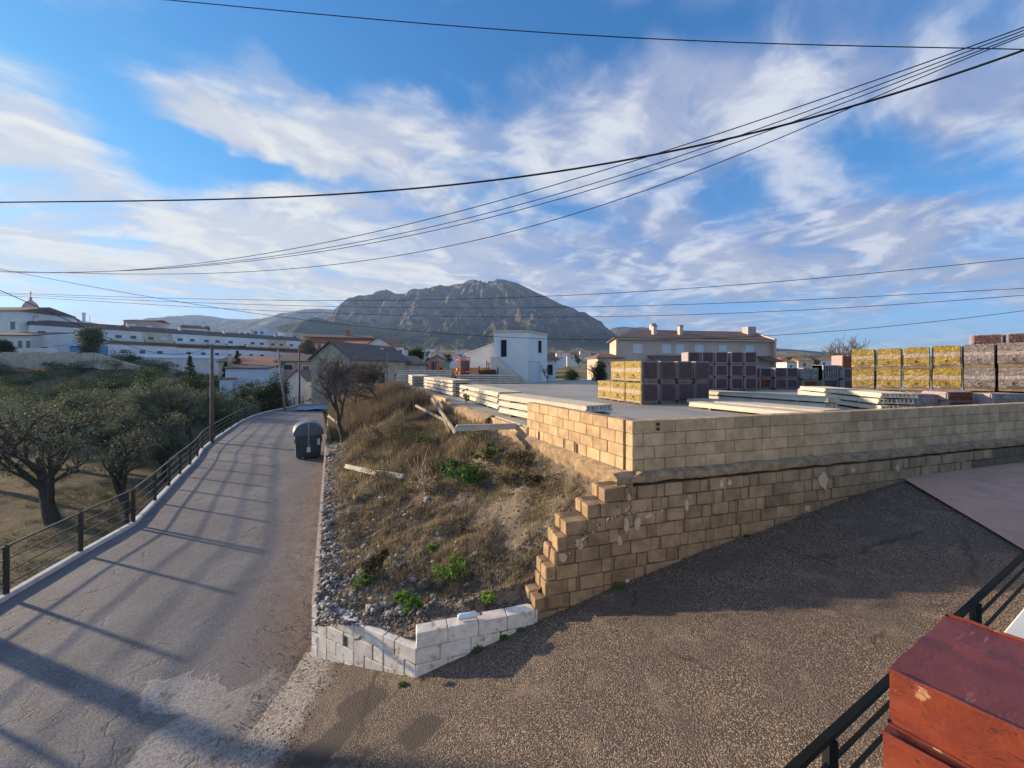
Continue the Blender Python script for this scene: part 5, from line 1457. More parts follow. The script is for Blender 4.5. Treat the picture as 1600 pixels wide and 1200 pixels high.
# ------------------------------------------------------------------ houses
def at(px, D): return ((px - CX) / FPX * D, D)
def zy(py, D): return EYE - (py - HY) / FPX * D
def house(name, lab, a, c, depth, z0, ze, wall, roof=None, rtype='gable', rh=1.2, over=0.3, wins=(), cat='house', group=None, chims=(), doors=()):
    """front wall from a to c (plan points, left to right as seen), running back by depth"""
    A, d, n, L = wall_frame(a, c)
    t = thing(name, lab, cat, (A.x, A.y, z0), math.atan2(d.y, d.x), group)
    # local frame: x along the front, y back, z up
    H = ze - z0
    if rtype == 'front':      # gable end towards the viewer
        MB().add([(0, 0, -1.5), (L, 0, -1.5), (L, depth, -1.5), (0, depth, -1.5), (0, 0, H), (L, 0, H), (L, depth, H), (0, depth, H), (L * 0.5, 0, H + rh), (L * 0.5, depth, H + rh)],
                 [(3, 2, 1, 0), (0, 1, 5, 8, 4), (1, 2, 6, 5), (2, 3, 7, 9, 6), (3, 0, 4, 7)]).build('wall', wall, t)
        k = over; s = rh / (L * 0.5); th = 0.14
        vs = []
        for y in (-k, depth + k):
            for (x, z) in ((-k, H - k * s), (L / 2, H + rh), (L + k, H - k * s), (L + k, H - k * s + th), (L / 2, H + rh + th), (-k, H - k * s + th)): vs.append((x, y, z + 0.01))
        MB().add(vs, [(0, 1, 4, 5), (1, 2, 3, 4), (11, 10, 7, 6), (10, 9, 8, 7), (0, 6, 7, 1), (1, 7, 8, 2), (5, 4, 10, 11), (4, 3, 9, 10), (0, 5, 11, 6), (2, 8, 9, 3)]).build('roof', roof, t)
    else:
        MB().box(0, L, 0, depth, -1.5, H).build('wall', wall, t)
        k = over
        if rtype == 'flat':
            rm = MB()
            for (x0, x1, y0, y1) in ((-0.04, L + 0.04, -0.04, 0.16), (-0.04, L + 0.04, depth - 0.16, depth + 0.04), (-0.04, 0.16, 0.162, depth - 0.162), (L - 0.16, L + 0.04, 0.162, depth - 0.162)):
                rm.box(x0, x1, y0, y1, H + 0.002, H + 0.32)
            rm.build('parapet', roof or wall, t)
        elif rtype == 'mono':
            MB().add([(-k, -k, H - 0.1), (L + k, -k, H - 0.1), (L + k, depth + k, H + rh), (-k, depth + k, H + rh), (-k, -k, H + 0.05), (L + k, -k, H + 0.05), (L + k, depth + k, H + rh + 0.15), (-k, depth + k, H + rh + 0.15)],
                     [(3, 2, 1, 0), (4, 5, 6, 7), (0, 1, 5, 4), (1, 2, 6, 5), (2, 3, 7, 6), (3, 0, 4, 7)]).build('roof', roof, t)
        else:
            hx = min(L * 0.3, depth * 0.5) if rtype == 'hip' else (-0.0)
            r1 = hx if rtype in ('hip', 'hipleft') else -k
            r1 = min(L * 0.3, depth * 0.5) if rtype == 'hipleft' else r1
            r2 = L - hx if rtype == 'hip' else L + k
            e = 0.12
            vs = [(-k, -k, H), (L + k, -k, H), (L + k, depth + k, H), (-k, depth + k, H), (-k, -k, H + e), (L + k, -k, H + e), (L + k, depth + k, H + e), (-k, depth + k, H + e), (r1, depth / 2, H + rh), (r2, depth / 2, H + rh)]
            MB().add(vs, [(3, 2, 1, 0), (0, 1, 5, 4), (1, 2, 6, 5), (2, 3, 7, 6), (3, 0, 4, 7), (4, 5, 9, 8), (6, 7, 8, 9), (5, 6, 9), (7, 4, 8)]).build('roof', roof, t)
    Z = Vector((0, 0, 0)); X_ = Vector((1, 0, 0)); N_ = Vector((0, -1, 0))
    for (t0, t1, w0, w1, kd) in wins:
        opening(t, Z, X_, N_, t0, t1, w0 - z0, w1 - z0, 'door' if kd == 'door' else 'window', kd)
    for (cx_, cy_, w_, top) in chims:
        cm = MB().box(cx_ - w_ / 2, cx_ + w_ / 2, cy_ - w_ / 2, cy_ + w_ / 2, H - 0.2, top - z0).build('chimney', wall, t)
        MB().box(cx_ - w_ / 2 - 0.06, cx_ + w_ / 2 + 0.06, cy_ - w_ / 2 - 0.06, cy_ + w_ / 2 + 0.06, top - z0 + 0.002, top - z0 + 0.12).build('chimney_cap', M_tile, cm)
    return t
M_offwhite = mat('off_white_render', (0.70, 0.68, 0.64), 0.85, 0.08, 0.5, 0.1, 12, 0.02)
M_greyhouse = mat('grey_render', (0.40, 0.38, 0.37), 0.85, 0.12, 0.5, 0.1, 12, 0.02)
M_salmon = mat('salmon_render', (0.56, 0.38, 0.28), 0.85, 0.10, 0.5, 0.1, 12, 0.02)
M_orangebrick = mat('orange_brick_facade', (0.46, 0.19, 0.10), 0.85, 0.15, 1.5, 0.1, 12, 0.02)
M_stonehouse = mat('pale_stone_render', (0.52, 0.45, 0.34), 0.9, 0.2, 1.2, 0.4, 10, 0.04, dirt=((0.36, 0.30, 0.23), 0.7, 0.55))
M_bluetarp = mat('blue_sheet', (0.16, 0.36, 0.62), 0.5, 0.12, 2.0, 0.3, 8, 0.03)

# long white terrace on the town slope: every house of the row
T0, T1 = Vector((-100.4, 80.0, 0)), Vector((-70.4, 130.0, 0)); td = (T1 - T0).normalized(); TL = (T1 - T0).length
nh = 10; wcols = [M_offwhite, M_wwall, M_offwhite, M_cream, M_wwall, M_offwhite, M_wwall, M_offwhite, M_cream, M_wwall]
nums = ['nearest', 'second', 'third', 'fourth', 'fifth', 'sixth', 'seventh', 'eighth', 'ninth', 'farthest']
for i in range(nh):
    p = T0 + td * (TL / nh * i); q = T0 + td * (TL / nh * (i + 1) - 0.02)
    wl = TL / nh
    ws = [(1.0, 2.1, 11.1, 12.2, 'window'), (3.6, 4.7, 11.1, 12.2, 'shutter' if i % 3 == 0 else 'window'), (0.8, 1.9, 8.3, 9.4, 'window'), (3.5, 4.5, 7.0, 9.3, 'door')]
    h = house('terraced_house', f'{nums[i]} house of the long white terrace under one brown tiled roof', (p.x, p.y), (q.x, q.y), 9.0, 6.5, 13.3, wcols[i], M_tile_old, 'gable', 1.6, 0.0 if 0 < i < nh - 1 else 0.0, ws,
              group='houses of the long white terrace', chims=((1.2 + (i % 3) * 1.4, 3.2, 0.5, 15.4),) if i % 2 == 0 else ())
    # brown tiled porch along the lower storey
    MB().add([(0, -2.2, 2.9), (wl - 0.05, -2.2, 2.9), (wl - 0.05, -0.01, 3.7), (0, -0.01, 3.7), (0, -2.2, 3.05), (wl - 0.05, -2.2, 3.05), (wl - 0.05, -0.01, 3.85), (0, -0.01, 3.85)],
             [(3, 2, 1, 0), (4, 5, 6, 7), (0, 1, 5, 4), (1, 2, 6, 5), (2, 3, 7, 6), (3, 0, 4, 7)]).build('porch_roof', M_tile, h)
    MB().box(0.1, wl - 0.1, -1.4, -0.01, 4.2, 4.9).build('balcony', wcols[i], h)
    if i % 3 == 1: MB().tube([(wl * 0.6, 4.0, 7.9), (wl * 0.6, 4.0, 10.2)], 0.03, 4).build('aerial', M_steel, h)
# lower white row in front of it
U0, U1 = Vector((*at(168, 78), 0)), Vector((*at(480, 124), 0)); ud = (U1 - U0).normalized(); UL = (U1 - U0).length
for i in range(4):
    p = U0 + ud * (UL / 4 * i); q = U0 + ud * (UL / 4 * (i + 1) - 0.05)
    ws = [(2.0 + 3.2 * k, 3.0 + 3.2 * k, 7.4, 8.2, 'window') for k in range(3)]
    house('garage_row', f'long low white garage block with thin brown coping, {nums[i]} of four below the terrace', (p.x, p.y), (q.x, q.y), 6.0, 5.0, 9.2 - 0.15 * (i % 2), M_wwall, M_brownwall, 'flat', 0.3, 0.1, ws, cat='building', group='low white row below the terrace')
    house('store_shed', f'low store with bluish white sheet roof and plain pale front, {nums[i]} before the garage row', (p.x + 3.2, p.y - 2.5), (q.x + 3.2, q.y - 2.5), 3.0, 4.0, 6.6 + 0.1 * i, M_offwhite, M_bluewhite, 'mono', 0.7, 0.2, (), cat='shed', group='low sheds below the garage row')
house('house', 'white house at the left edge with a wide gable roof and one bluish window', at(-60, 80), at(30, 80), 10, 8, 16.2, M_wwall, M_tile_old, 'gable', 1.6, 0.3, [(10.2, 11.2, 12.4, 14.0, 'window')])
house('house', 'plain cream flat roofed house between the church and the terrace', at(24, 86), at(60, 90), 8, 8, 15.8, M_cream, M_cream, 'flat', 0.3)
house('house', 'white house with low brown hipped roof rising behind the terrace', at(66, 100), at(119, 104), 9, 8, 17.5, M_wwall, M_tile_old, 'hip', 1.5, 0.4, chims=((7.0, 3.0, 0.6, 19.6),))
house('house', 'flat white annex behind the terrace, right of the hipped roof', at(112, 106), at(131, 107), 8, 8, 17.1, M_offwhite, M_offwhite, 'flat')
house('house', 'low white row of rooms with three dark openings at the far left', at(-40, 68), at(46, 68.5), 7, 6, 10.2, M_offwhite, M_tile_old, 'mono', 1.0, 0.3, [(7.2, 8.0, 7.8, 9.2, 'window'), (8.6, 9.4, 7.8, 9.2, 'window'), (5.4, 6.1, 7.8, 9.2, 'window')])
house('house', 'small plain white cube house left of the brown garages', at(46, 70), at(77, 70.5), 7, 6, 10.0, M_wwall, M_wwall, 'flat', 0.2, 0, [(1.8, 2.8, 7.3, 8.2, 'window')])
house('garage', 'low brown garage with dark openings left of the tall pale tree', at(77, 75), at(127, 76), 6, 6, 10.1, M_brownwall, M_tile_old, 'flat', 0.2, 0, [(0.8, 1.5, 9.0, 9.6, 'shutter'), (2.6, 3.3, 9.0, 9.6, 'shutter'), (4.3, 5.6, 7.0, 9.6, 'dark')], cat='garage')
t = thing('shed', 'bright blue roofed shed with dark open end above the cream terrace wall', 'shed', (*at(88, 70), 6.5), 0)
MB().box(2.4, 6.3, 0, 3, 0, 1.9).build('wall', M_bluetarp, t)
MB().box(5.0, 6.2, -0.02, 0, 0.2, 1.5).build('door', M_dark, t)
MB().add([(-0.2, -0.4, 1.8), (6.5, -0.4, 1.8), (6.0, 3.2, 2.6), (1.6, 3.2, 2.6), (-0.2, -0.4, 1.9), (6.5, -0.4, 1.9), (6.0, 3.2, 2.7), (1.6, 3.2, 2.7)],
         [(3, 2, 1, 0), (4, 5, 6, 7), (0, 1, 5, 4), (1, 2, 6, 5), (2, 3, 7, 6), (3, 0, 4, 7)]).build('roof', M_bluetarp, t)
t = thing('garden_wall', 'low white plastered garden wall in front of the brown garages', 'wall', (*at(28, 65), 5.6))
for i in range(6): MB().box(i * 1.1, i * 1.1 + 1.08, 0, 0.3, 0, 2.1 + 0.05 * (i % 2)).build('wall_panel', M_wwall, t)
# cream terrace wall above the brush
tw_ = thing('terrace_wall', 'long cream stone terrace wall above the dark brush at the left', 'wall', (*at(-60, 60), 4.4))
for i in range(13):
    x0 = i * 1.58
    MB().box(x0, x0 + 1.56, 0, 0.5, 0, 2.35 + 0.12 * math.sin(i * 2.1)).build('wall_section', M_stonehouse, tw_)
sl = MB().add([(20.6, 0, 0), (27, 0.5, -1.8), (27, 1.0, -1.8), (20.6, 0.5, 0), (20.6, 0, 2.3), (27, 0.5, 0.2), (27, 1.0, 0.2), (20.6, 0.5, 2.3)],
              [(3, 2, 1, 0), (4, 5, 6, 7), (0, 1, 5, 4), (1, 2, 6, 5), (2, 3, 7, 6), (3, 0, 4, 7)]).build('wall_ramp', M_stonehouse, tw_)
# church
ch_ = thing('church_tower', 'pinkish church tower with small dome and cross behind the left houses', 'church', (*at(28, 112), 9))
MB().box(-2.6, 2.6, 0.4, 5.6, 0, 11.0).build('tower_wall', M_salmon, ch_)
n8 = 8
dm = MB(); prof = [(1.5, 10.0), (1.5, 13.2), (1.8, 13.3), (1.6, 14.0), (1.2, 14.8), (0.6, 15.4), (0.3, 15.6), (0.3, 16.2), (0.05, 16.8)]
vs = []; fs = []
for (r_, z_) in prof:
    for k in range(n8): vs.append((r_ * math.cos(math.pi / 8 + k * math.pi / 4), 3 + r_ * math.sin(math.pi / 8 + k * math.pi / 4), z_))
for j in range(len(prof) - 1):
    for k in range(n8): fs.append((j * n8 + k, j * n8 + (k + 1) % n8, (j + 1) * n8 + (k + 1) % n8, (j + 1) * n8 + k))
fs.append(tuple(range(len(vs) - n8, len(vs))))
dm.add(vs, fs).build('dome', M_salmon, ch_)
MB().box(-0.3, 0.3, 1.40, 1.56, 11.3, 12.7).build('belfry_window', M_dark, ch_)
MB().box(-0.05, 0.05, 2.95, 3.05, 16.7, 18.4).box(-0.4, 0.4, 2.94, 3.06, 17.7, 17.8).build('cross', M_steel, ch_)
MB().add([(2.61, 0.5, 0), (8, 0.5, 0), (8, 5.5, 0), (2.61, 5.5, 0), (2.61, 0.5, 11), (8, 0.5, 5.5), (8, 5.5, 5.5), (2.61, 5.5, 11)], [(3, 2, 1, 0), (4, 5, 6, 7), (0, 1, 5, 4), (1, 2, 6, 5), (2, 3, 7, 6), (3, 0, 4, 7)]).build('buttress', M_salmon, ch_)

house('house', 'grey upper house with two shuttered windows rising above the terrace roof', at(193, 128), at(240, 130), 9, 8, 20.2, M_greyhouse, M_tile, 'gable', 0.9, 0.2, [(1.8, 3.2, 17.6, 18.9, 'shutter'), (6.6, 8.0, 17.3, 18.6, 'shutter')])
house('house', 'small white house with brown roof peeping over the terrace middle', at(282, 138), at(323, 142), 8, 8, 18.8, M_wwall, M_tile, 'gable', 1.4, 0.3, [(2, 3, 16.6, 17.6, 'window')], chims=((6.2, 2, 0.7, 21.4),))
for i, (x0, x1, yt, D, m_) in enumerate([(372, 392, 515, 175, M_wwall), (394, 420, 513, 178, M_bluewhite), (424, 446, 520, 190, M_offwhite), (447, 470, 521, 200, M_cream), (405, 430, 518, 210, M_offwhite)]):
    house('house', f'{["plain white", "bluish white", "off white", "cream", "pale"][i]} flat topped house far behind the right end of the terrace, {nums[i]} of five', at(x0, D), at(x1, D + 1), 10, 8, zy(yt, D), m_, m_, 'flat', 0.3, 0, [(1.0, 2.2, zy(yt, D) - 2.6, zy(yt, D) - 1.4, 'window'), (3.6, 4.8, zy(yt, D) - 2.6, zy(yt, D) - 1.4, 'window')], group='far houses beyond the terrace')
house('house', 'cream house with red tiled roof behind the small blue white house', at(341, 66), at(430, 68), 8, 2.5, zy(566, 67), M_cream, M_tile_red, 'gable', 1.1, 0.3, [(1.0, 1.9, 2.8, 3.8, 'window')], chims=((1.9, -0.4, 0.4, 6.6),))
house('house', 'small white house tinted shade blue with grey roof and one square window among the trees', at(352, 56), at(420, 57), 6, 1.0, zy(575, 56), M_bluewhite, M_tile_old, 'mono', 0.9, 0.25, [(1.9, 2.9, 2.9, 3.8, 'shutter')])
house('house', 'low white lean-to beside the small bluish white house', at(343, 55), at(363, 55.3), 4, 1.0, zy(592, 55), M_bluewhite, M_tile_red, 'mono', 0.3, 0.15)
house('house', 'salmon house with two windows under a grey brown roof', at(431, 62), at(485, 63), 8, 0.8, zy(565, 62), M_salmon, M_tile_old, 'gable', 1.3, 0.3, [(1.2, 2.5, zy(578, 62), zy(570, 62), 'window'), (4.0, 5.0, zy(581, 62), zy(572, 62), 'window')])
house('apartment_block', 'long orange brick apartment block with white windows behind the stone house', at(478, 112), at(580, 118), 10, 3, zy(528, 115), M_orangebrick, M_tile_old, 'gable', 1.3, 0.6, [(1.5 + 2.6 * k, 2.9 + 2.6 * k, 9.9, 11.4, 'shutter') for k in range(7)], cat='building', chims=((11, 4, 1.2, 16.0),))
house('house', 'white gabled house with plain end wall right of the stone house', at(570, 78), at(613, 78), 12, 2, zy(541, 78), M_wwall, M_tile_red, 'front', 1.7, 0.25)
house('house', 'low white wing with red roof between the brick block and the white gable', at(530, 80), at(572, 80), 8, 2, zy(538, 80), M_wwall, M_tile_red, 'gable', 0.9, 0.25)
house('house', 'small white porch house with red roof and dark tall windows', at(611, 76), at(631, 77), 6, 2, zy(541, 76), M_wwall, M_tile_red, 'mono', 0.7, 0.3, [(0.4, 1.0, 6.0, 8.0, 'window'), (1.5, 2.1, 6.0, 8.0, 'window')])
hs = house('stone_house', 'big pale stone house with steep gable end at the far end of the road', (-24.7, 47.3), (-19.25, 45.9), 13.5, -0.4, zy(560, 46), M_stonehouse, M_greyroof, 'front', 2.0, 0.35, [(2.0, 2.8, 2.2, 3.2, 'window')])
# windows along its side wall and the lower wing behind
sx = 5.625
for k in range(3):
    opening(hs, Vector((sx, 0, 0)), Vector((0, 1, 0)), Vector((1, 0, 0)), 3.0 + 3.2 * k, 3.9 + 3.2 * k, 2.8, 4.0, 'window', 'window')
MB().box(1.2, 1.9, 5.0, 5.7, 5.6, 8.0).build('chimney', M_stonehouse, hs)
MB().box(3.2, 3.8, 9.0, 9.6, 5.4, 7.7).build('chimney', M_stonehouse, hs)
house('house', 'low house with dark grey hipped roof right of the stone house', at(610, 58), at(664, 59), 8, 0.5, zy(570, 58), M_cream, M_greyroof, 'hip', 1.5, 0.4)
house('shed', 'grey green corrugated shed behind the orange mast', at(662, 66), at(703, 67), 8, 1.5, zy(566, 66), mat('grey_green_sheet', (0.36, 0.38, 0.31), 0.8, 0.1, 1.0, 0.1), M_greyroof, 'front', 1.1, 0.15, cat='shed')
house('house', 'tiny white gabled house at the bend behind the railing end', at(449, 53), at(479, 53.5), 6, -0.4, zy(594, 53), M_wwall, M_greyroof, 'front', 1.3, 0.2)
# beige building beyond the yard
bb = house('long_building', 'long beige two storey building with brown tiled roof and six shuttered windows', (14.1, 52.0), (38.1, 56.5), 9.0, 1.0, 8.35, M_beige, M_tile, 'hipleft', 1.75, 0.55,
           [(t0, t0 + 1.15, 6.45, 7.55, 'shutter') for t0 in (2.6, 6.9, 9.0, 12.0, 15.8, 20.2)], cat='building', chims=((6.6, 1.6, 0.55, 10.3), (8.0, 4.4, 0.65, 10.9), (10.8, 1.7, 0.55, 10.4)))
for ch_o in [o for o in bb.children if o.name.split('.')[0] in ('wall', 'roof')]:      # the left end is cut at a slant
    for v in ch_o.data.vertices:
        if v.co.x < 6 and v.co.y > 0.5: v.co.x += 0.36 * v.co.y
MB().add([(24.42, -0.62, -1.5), (24.72, -0.62, -1.5), (24.72, 9.1, -1.5), (24.42, 9.1, -1.5), (24.42, -0.62, 7.6), (24.72, -0.62, 7.6), (24.72, 4.5, 9.4), (24.42, 4.5, 9.4), (24.72, 9.1, 7.6), (24.42, 9.1, 7.6)], [(3, 2, 1, 0), (0, 1, 5, 4), (4, 5, 6, 7), (7, 6, 8, 9), (2, 3, 9, 8), (1, 2, 8, 6, 5), (3, 0, 4, 7, 9)]).build('gable_wall', M_beige, bb)
MB().box(22.9, 24.3, 2.6, 3.8, 8.5, 9.7).build('roof_tank', M_greyhouse, bb)
MB().box(-0.1, 24.4, -0.62, -0.50, 7.20, 7.34).build('gutter', M_cream, bb)
for (x0, x1) in ((4.6, 11.5), (22.0, 24.3)):
    MB().add([(x0, -2.2, 4.2), (x1, -2.2, 4.2), (x1, -0.01, 4.95), (x0, -0.01, 4.95), (x0, -2.2, 4.32), (x1, -2.2, 4.32), (x1, -0.01, 5.1), (x0, -0.01, 5.1)],
             [(3, 2, 1, 0), (4, 5, 6, 7), (0, 1, 5, 4), (1, 2, 6, 5), (2, 3, 7, 6), (3, 0, 4, 7)]).build('porch_roof', M_tile, bb)
house('house', 'low beige wing with brown hipped roof at the left of the long beige building', at(934, 50), at(972, 50.5), 4, 1.0, zy(560, 50), M_beige, M_tile, 'hip', 0.75, 0.3)
# scattered farmhouses over the valley
rr = random.Random(5)
for i, (px, py, D, w) in enumerate([(548, 548, 420, 16), (575, 551, 360, 12), (600, 549, 480, 20), (618, 553, 300, 10), (655, 551, 420, 14), (690, 551, 380, 22), (705, 556, 240, 9), (745, 552, 330, 16), (762, 557, 210, 8),
                                    (668, 546, 700, 24), (720, 547, 640, 20), (640, 545, 760, 18), (880, 552, 420, 15), (897, 556, 300, 11), (915, 549, 560, 16), (870, 560, 210, 7), (1232, 561, 200, 7), (1258, 564, 170, 6),
                                    (1290, 563, 190, 8), (1240, 566, 140, 5), (585, 556, 220, 8), (945, 553, 380, 12)]):
    x, y = at(px, D); gz = float(ground_z(x, y))
    z1 = max(gz + 3.2, zy(py, D))
    house('farmhouse', f'small {["white", "pale", "cream"][i % 3]} farmhouse far off in the valley, one of the scattered ones', (x - w / 2, y), (x + w / 2, y + rr.uniform(-2, 2)), 8, gz - 0.2, z1, [M_wwall, M_offwhite, M_cream][i % 3], M_tile_red, 'gable', 1.2, 0.2, [(w * 0.3, w * 0.3 + 1.2, z1 - 2.4, z1 - 1.0, 'window')], group='scattered farmhouses in the valley')

# ------------------------------------------------------------------ poles and overhead cables
M_pole = mat('weathered_pole', (0.15, 0.13, 0.11), 0.85, 0.3, 3.0, 0.4, 30, 0.01)
M_poleg = mat('grey_concrete_pole', (0.26, 0.25, 0.24), 0.85, 0.2, 3.0, 0.2, 30, 0.01)
M_cable = mat('black_cable', (0.018, 0.018, 0.02), 0.6, 0.1, 10.0, 0)
def utility_pole(base, top, r, lab, arms=(), m_=None, lean=(0, 0)):
    t = thing('utility_pole', lab, 'utility pole', base)
    h = top - base[2]
    MB().tube([(0, 0, -0.3), (lean[0] * 0.5, lean[1] * 0.5, h * 0.5), (lean[0], lean[1], h)], [r, r * 0.9, r * 0.75], 10).build('pole_shaft', m_ or M_pole, t, smooth=True)
    for (z, l0, l1, ya) in arms:
        MB().bar((lean[0] + l0, ya * l0, h - z), (lean[0] + l1, ya * l1, h - z + 0.05), 0.08).build('crossarm', M_pole, t)
        for q in (l0, (l0 + l1) / 2, l1):
            MB().tube([(lean[0] + q, ya * q, h - z + 0.06), (lean[0] + q, ya * q, h - z + 0.2)], 0.045, 6).build('insulator', M_poleg, t)
    return t
pA = G(331, 692, 0.0)
utility_pole((pA.x, pA.y, 0), zy(538, pA.y), 0.105, 'dark wooden utility pole standing in the bend of the road railing', ((0.15, -0.2, 1.7, 0.2),))
pB = G(446, 642, 0.0)
utility_pole((pB.x, pB.y, 0), zy(546, pB.y), 0.12, 'grey utility pole leaning left near the end of the railing', (), M_poleg, (-0.75, 0))
pC = G(483, 628, 0.0)
utility_pole((pC.x, 47.0 * 1.0, 0), zy(540, 47), 0.12, 'dark utility pole in front of the stone house gable', ((0.2, -0.1, 1.5, 0.0),))
pD = at(605, 50)
utility_pole((pD[0], pD[1], 0), zy(550, 50), 0.07, 'thin steel lamp pole before the low grey roofed house', (), M_poleg)
utility_pole((-10.1, 6.65, 0.0), 8.6, 0.15, 'tall wooden utility pole beside the road railing nearest the camera', ((0.3, -0.7, 0.7, 0.0),))
def cable(pts, D0, D1, r, lab, group=None):
    """hangs through the surveyed directions, its distance changing evenly from D0 to D1"""
    xs = [p[0] for p in pts]; ys = [p[1] for p in pts]
    # smooth: cubic through the points
    px = np.linspace(xs[0], xs[-1], 60)
    cf = np.polyfit((np.array(xs) - 800) / 800, ys, min(4, len(xs) - 1))
    py = np.polyval(cf, (px - 800) / 800)
    X0 = (px[0] - CX) / FPX * D0; X1 = (px[-1] - CX) / FPX * D1
    P0 = Vector((X0, D0)); P1 = Vector((X1, D1)); out = []
    for a, c in zip(px, py):
        u = (a - CX) / FPX
        # plan position on the straight line P0-P1
        den = (P1.x - P0.x) - u * (P1.y - P0.y)
        s = (u * P0.y - P0.x) / den
        D = P0.y + (P1.y - P0.y) * s
        out.append((u * D, D, zy(c, D)))
    o = MB().tube(out, r, 5).build('overhead_cable', M_cable)
    return tag(o, lab, 'cable', group)
E_ = 1.0
cable([(180, -8), (255, 0), (450, 17), (700, 40), (900, 54), (1100, 64), (1350, 72), (1640, 78)], 11, 9, 0.012, 'lone black cable crossing the top of the sky')
cable([(-40, 317), (150, 315), (330, 310), (500, 304), (650, 297), (800, 281), (960, 252), (1100, 222), (1200, 201), (1320, 170), (1430, 138), (1530, 105), (1640, 62)], 13, 6.5, 0.021, 'thickest black cable sweeping from the left edge up to the upper right')
gC = 'fan of thin cables rising to the upper right'
cable([(-40, 424), (100, 423), (220, 420), (300, 413), (400, 399), (550, 372), (700, 338), (800, 307), (1000, 243), (1150, 200), (1300, 152), (1450, 97), (1640, 27)], 26, 8, 0.013, 'uppermost cable of the thin fan rising to the upper right', gC)
cable([(-40, 424), (100, 423), (240, 420), (320, 414), (450, 398), (600, 371), (800, 322), (1000, 264), (1150, 213), (1300, 160), (1450, 105), (1640, 32)], 26, 8.1, 0.012, 'second cable of the thin fan rising to the upper right', gC)
cable([(-40, 424), (100, 423), (240, 421), (320, 416), (450, 401), (600, 377), (800, 330), (1000, 273), (1150, 222), (1300, 168), (1450, 111), (1640, 37)], 26, 8.2, 0.012, 'third cable of the thin fan rising to the upper right', gC)
cable([(-40, 424), (150, 423), (300, 427), (400, 426), (550, 413), (700, 388), (800, 358), (1000, 297), (1150, 245), (1300, 180), (1450, 120), (1640, 40)], 26, 8.3, 0.012, 'lowest cable of the thin fan, sagging below the others', gC)
gD = 'thin cables low over the mountain'
cable([(-40, 456), (150, 462), (400, 469), (650, 469), (800, 465), (1000, 455), (1200, 441), (1400, 424), (1640, 399)], 30, 14, 0.013, 'highest of the thin cables crossing low over the mountain', gD)
cable([(-40, 457), (150, 466), (400, 476), (650, 481), (800, 481), (1000, 478), (1200, 470), (1400, 462), (1640, 448)], 32, 16, 0.013, 'second thin cable crossing low over the mountain', gD)
cable([(-40, 459), (150, 470), (300, 480), (500, 489), (700, 494), (900, 495), (1100, 491), (1300, 482), (1640, 458)], 32, 17, 0.013, 'third thin cable crossing low over the mountain', gD)
cable([(-40, 414), (60, 430), (150, 449), (270, 470), (400, 491), (560, 510), (750, 524), (900, 530), (1050, 530), (1200, 525), (1400, 509), (1640, 480)], 24, 18, 0.013, 'lowest sagging thin cable passing before the white yard building', gD)
gE = 'short service cables near the railing poles'
cable([(-30, 440), (60, 480), (150, 520), (250, 552), (330, 541)], 12, 22.5, 0.012, 'service cable dipping from the left edge to the wooden pole', gE)
cable([(331, 541), (380, 543), (437, 548), (483, 545)], 22.5, 46, 0.02, 'service cable from the wooden pole past the leaning pole', gE)


# ------------------------------------------------------------------ vegetation
def leaf_material(name, c1, c2, rough=0.7, trans=0.25):
    m_, b, bs = new_mat(name)
    co = geo_pos(b)
    n = b.noise(co, 3.0, 4, 0.6); n2 = b.noise(co, 60, 2, 0.6)
    col = b.mix(b.rng(n, 0.35, 0.65), c1, c2)
    lum = b.m('MULTIPLY_ADD', n2, 1.1, 0.45)
    col = b.mix(1.0, col, b.comb(lum, lum, lum), 'MULTIPLY')
    b.put(bs.inputs['Base Color'], col); bs.inputs['Roughness'].default_value = rough; bs.inputs['Specular IOR Level'].default_value = 0.2
    if trans:
        tr = b.add('ShaderNodeBsdfTranslucent'); b.put(tr.inputs['Color'], col)
        mx = b.add('ShaderNodeMixShader'); mx.inputs[0].default_value = trans
        out = [n_ for n_ in m_.node_tree.nodes if n_.type == 'OUTPUT_MATERIAL'][0]
        m_.node_tree.links.new(bs.outputs[0], mx.inputs[1]); m_.node_tree.links.new(tr.outputs[0], mx.inputs[2]); m_.node_tree.links.new(mx.outputs[0], out.inputs[0])
    return m_
M_olive = leaf_material('olive_leaves', (0.095, 0.118, 0.072), (0.19, 0.21, 0.145))
M_darkleaf = leaf_material('dark_evergreen_leaves', (0.030, 0.050, 0.022), (0.060, 0.085, 0.035))
M_midleaf = leaf_material('shrub_leaves', (0.055, 0.085, 0.030), (0.11, 0.14, 0.055))
M_bright = leaf_material('bright_weed_leaves', (0.09, 0.19, 0.03), (0.19, 0.31, 0.05), trans=0.35)
M_greenweed = leaf_material('green_weed_leaves', (0.06, 0.13, 0.03), (0.10, 0.19, 0.05))
M_dry = leaf_material('dry_grass_blades', (0.31, 0.24, 0.14), (0.43, 0.36, 0.23), 0.8, 0.3)
M_dryb = leaf_material('brown_dry_scrub', (0.17, 0.13, 0.085), (0.27, 0.215, 0.145), 0.85, 0.2)
M_greyscrub = leaf_material('grey_green_scrub', (0.16, 0.145, 0.085), (0.24, 0.21, 0.13), 0.85, 0.2)
M_thyme = leaf_material('dark_thyme_leaves', (0.07, 0.065, 0.04), (0.12, 0.105, 0.06), 0.85, 0.2)
M_bark = mat('dark_bark', (0.085, 0.068, 0.055), 0.95, 0.3, 8.0, 0.8, 30, 0.02)
M_palebark = mat('pale_bark', (0.46, 0.40, 0.34), 0.9, 0.2, 12.0, 0.4, 40, 0.005)
M_twig = mat('grey_brown_twigs', (0.15, 0.125, 0.105), 0.9, 0.3, 10.0, 0)

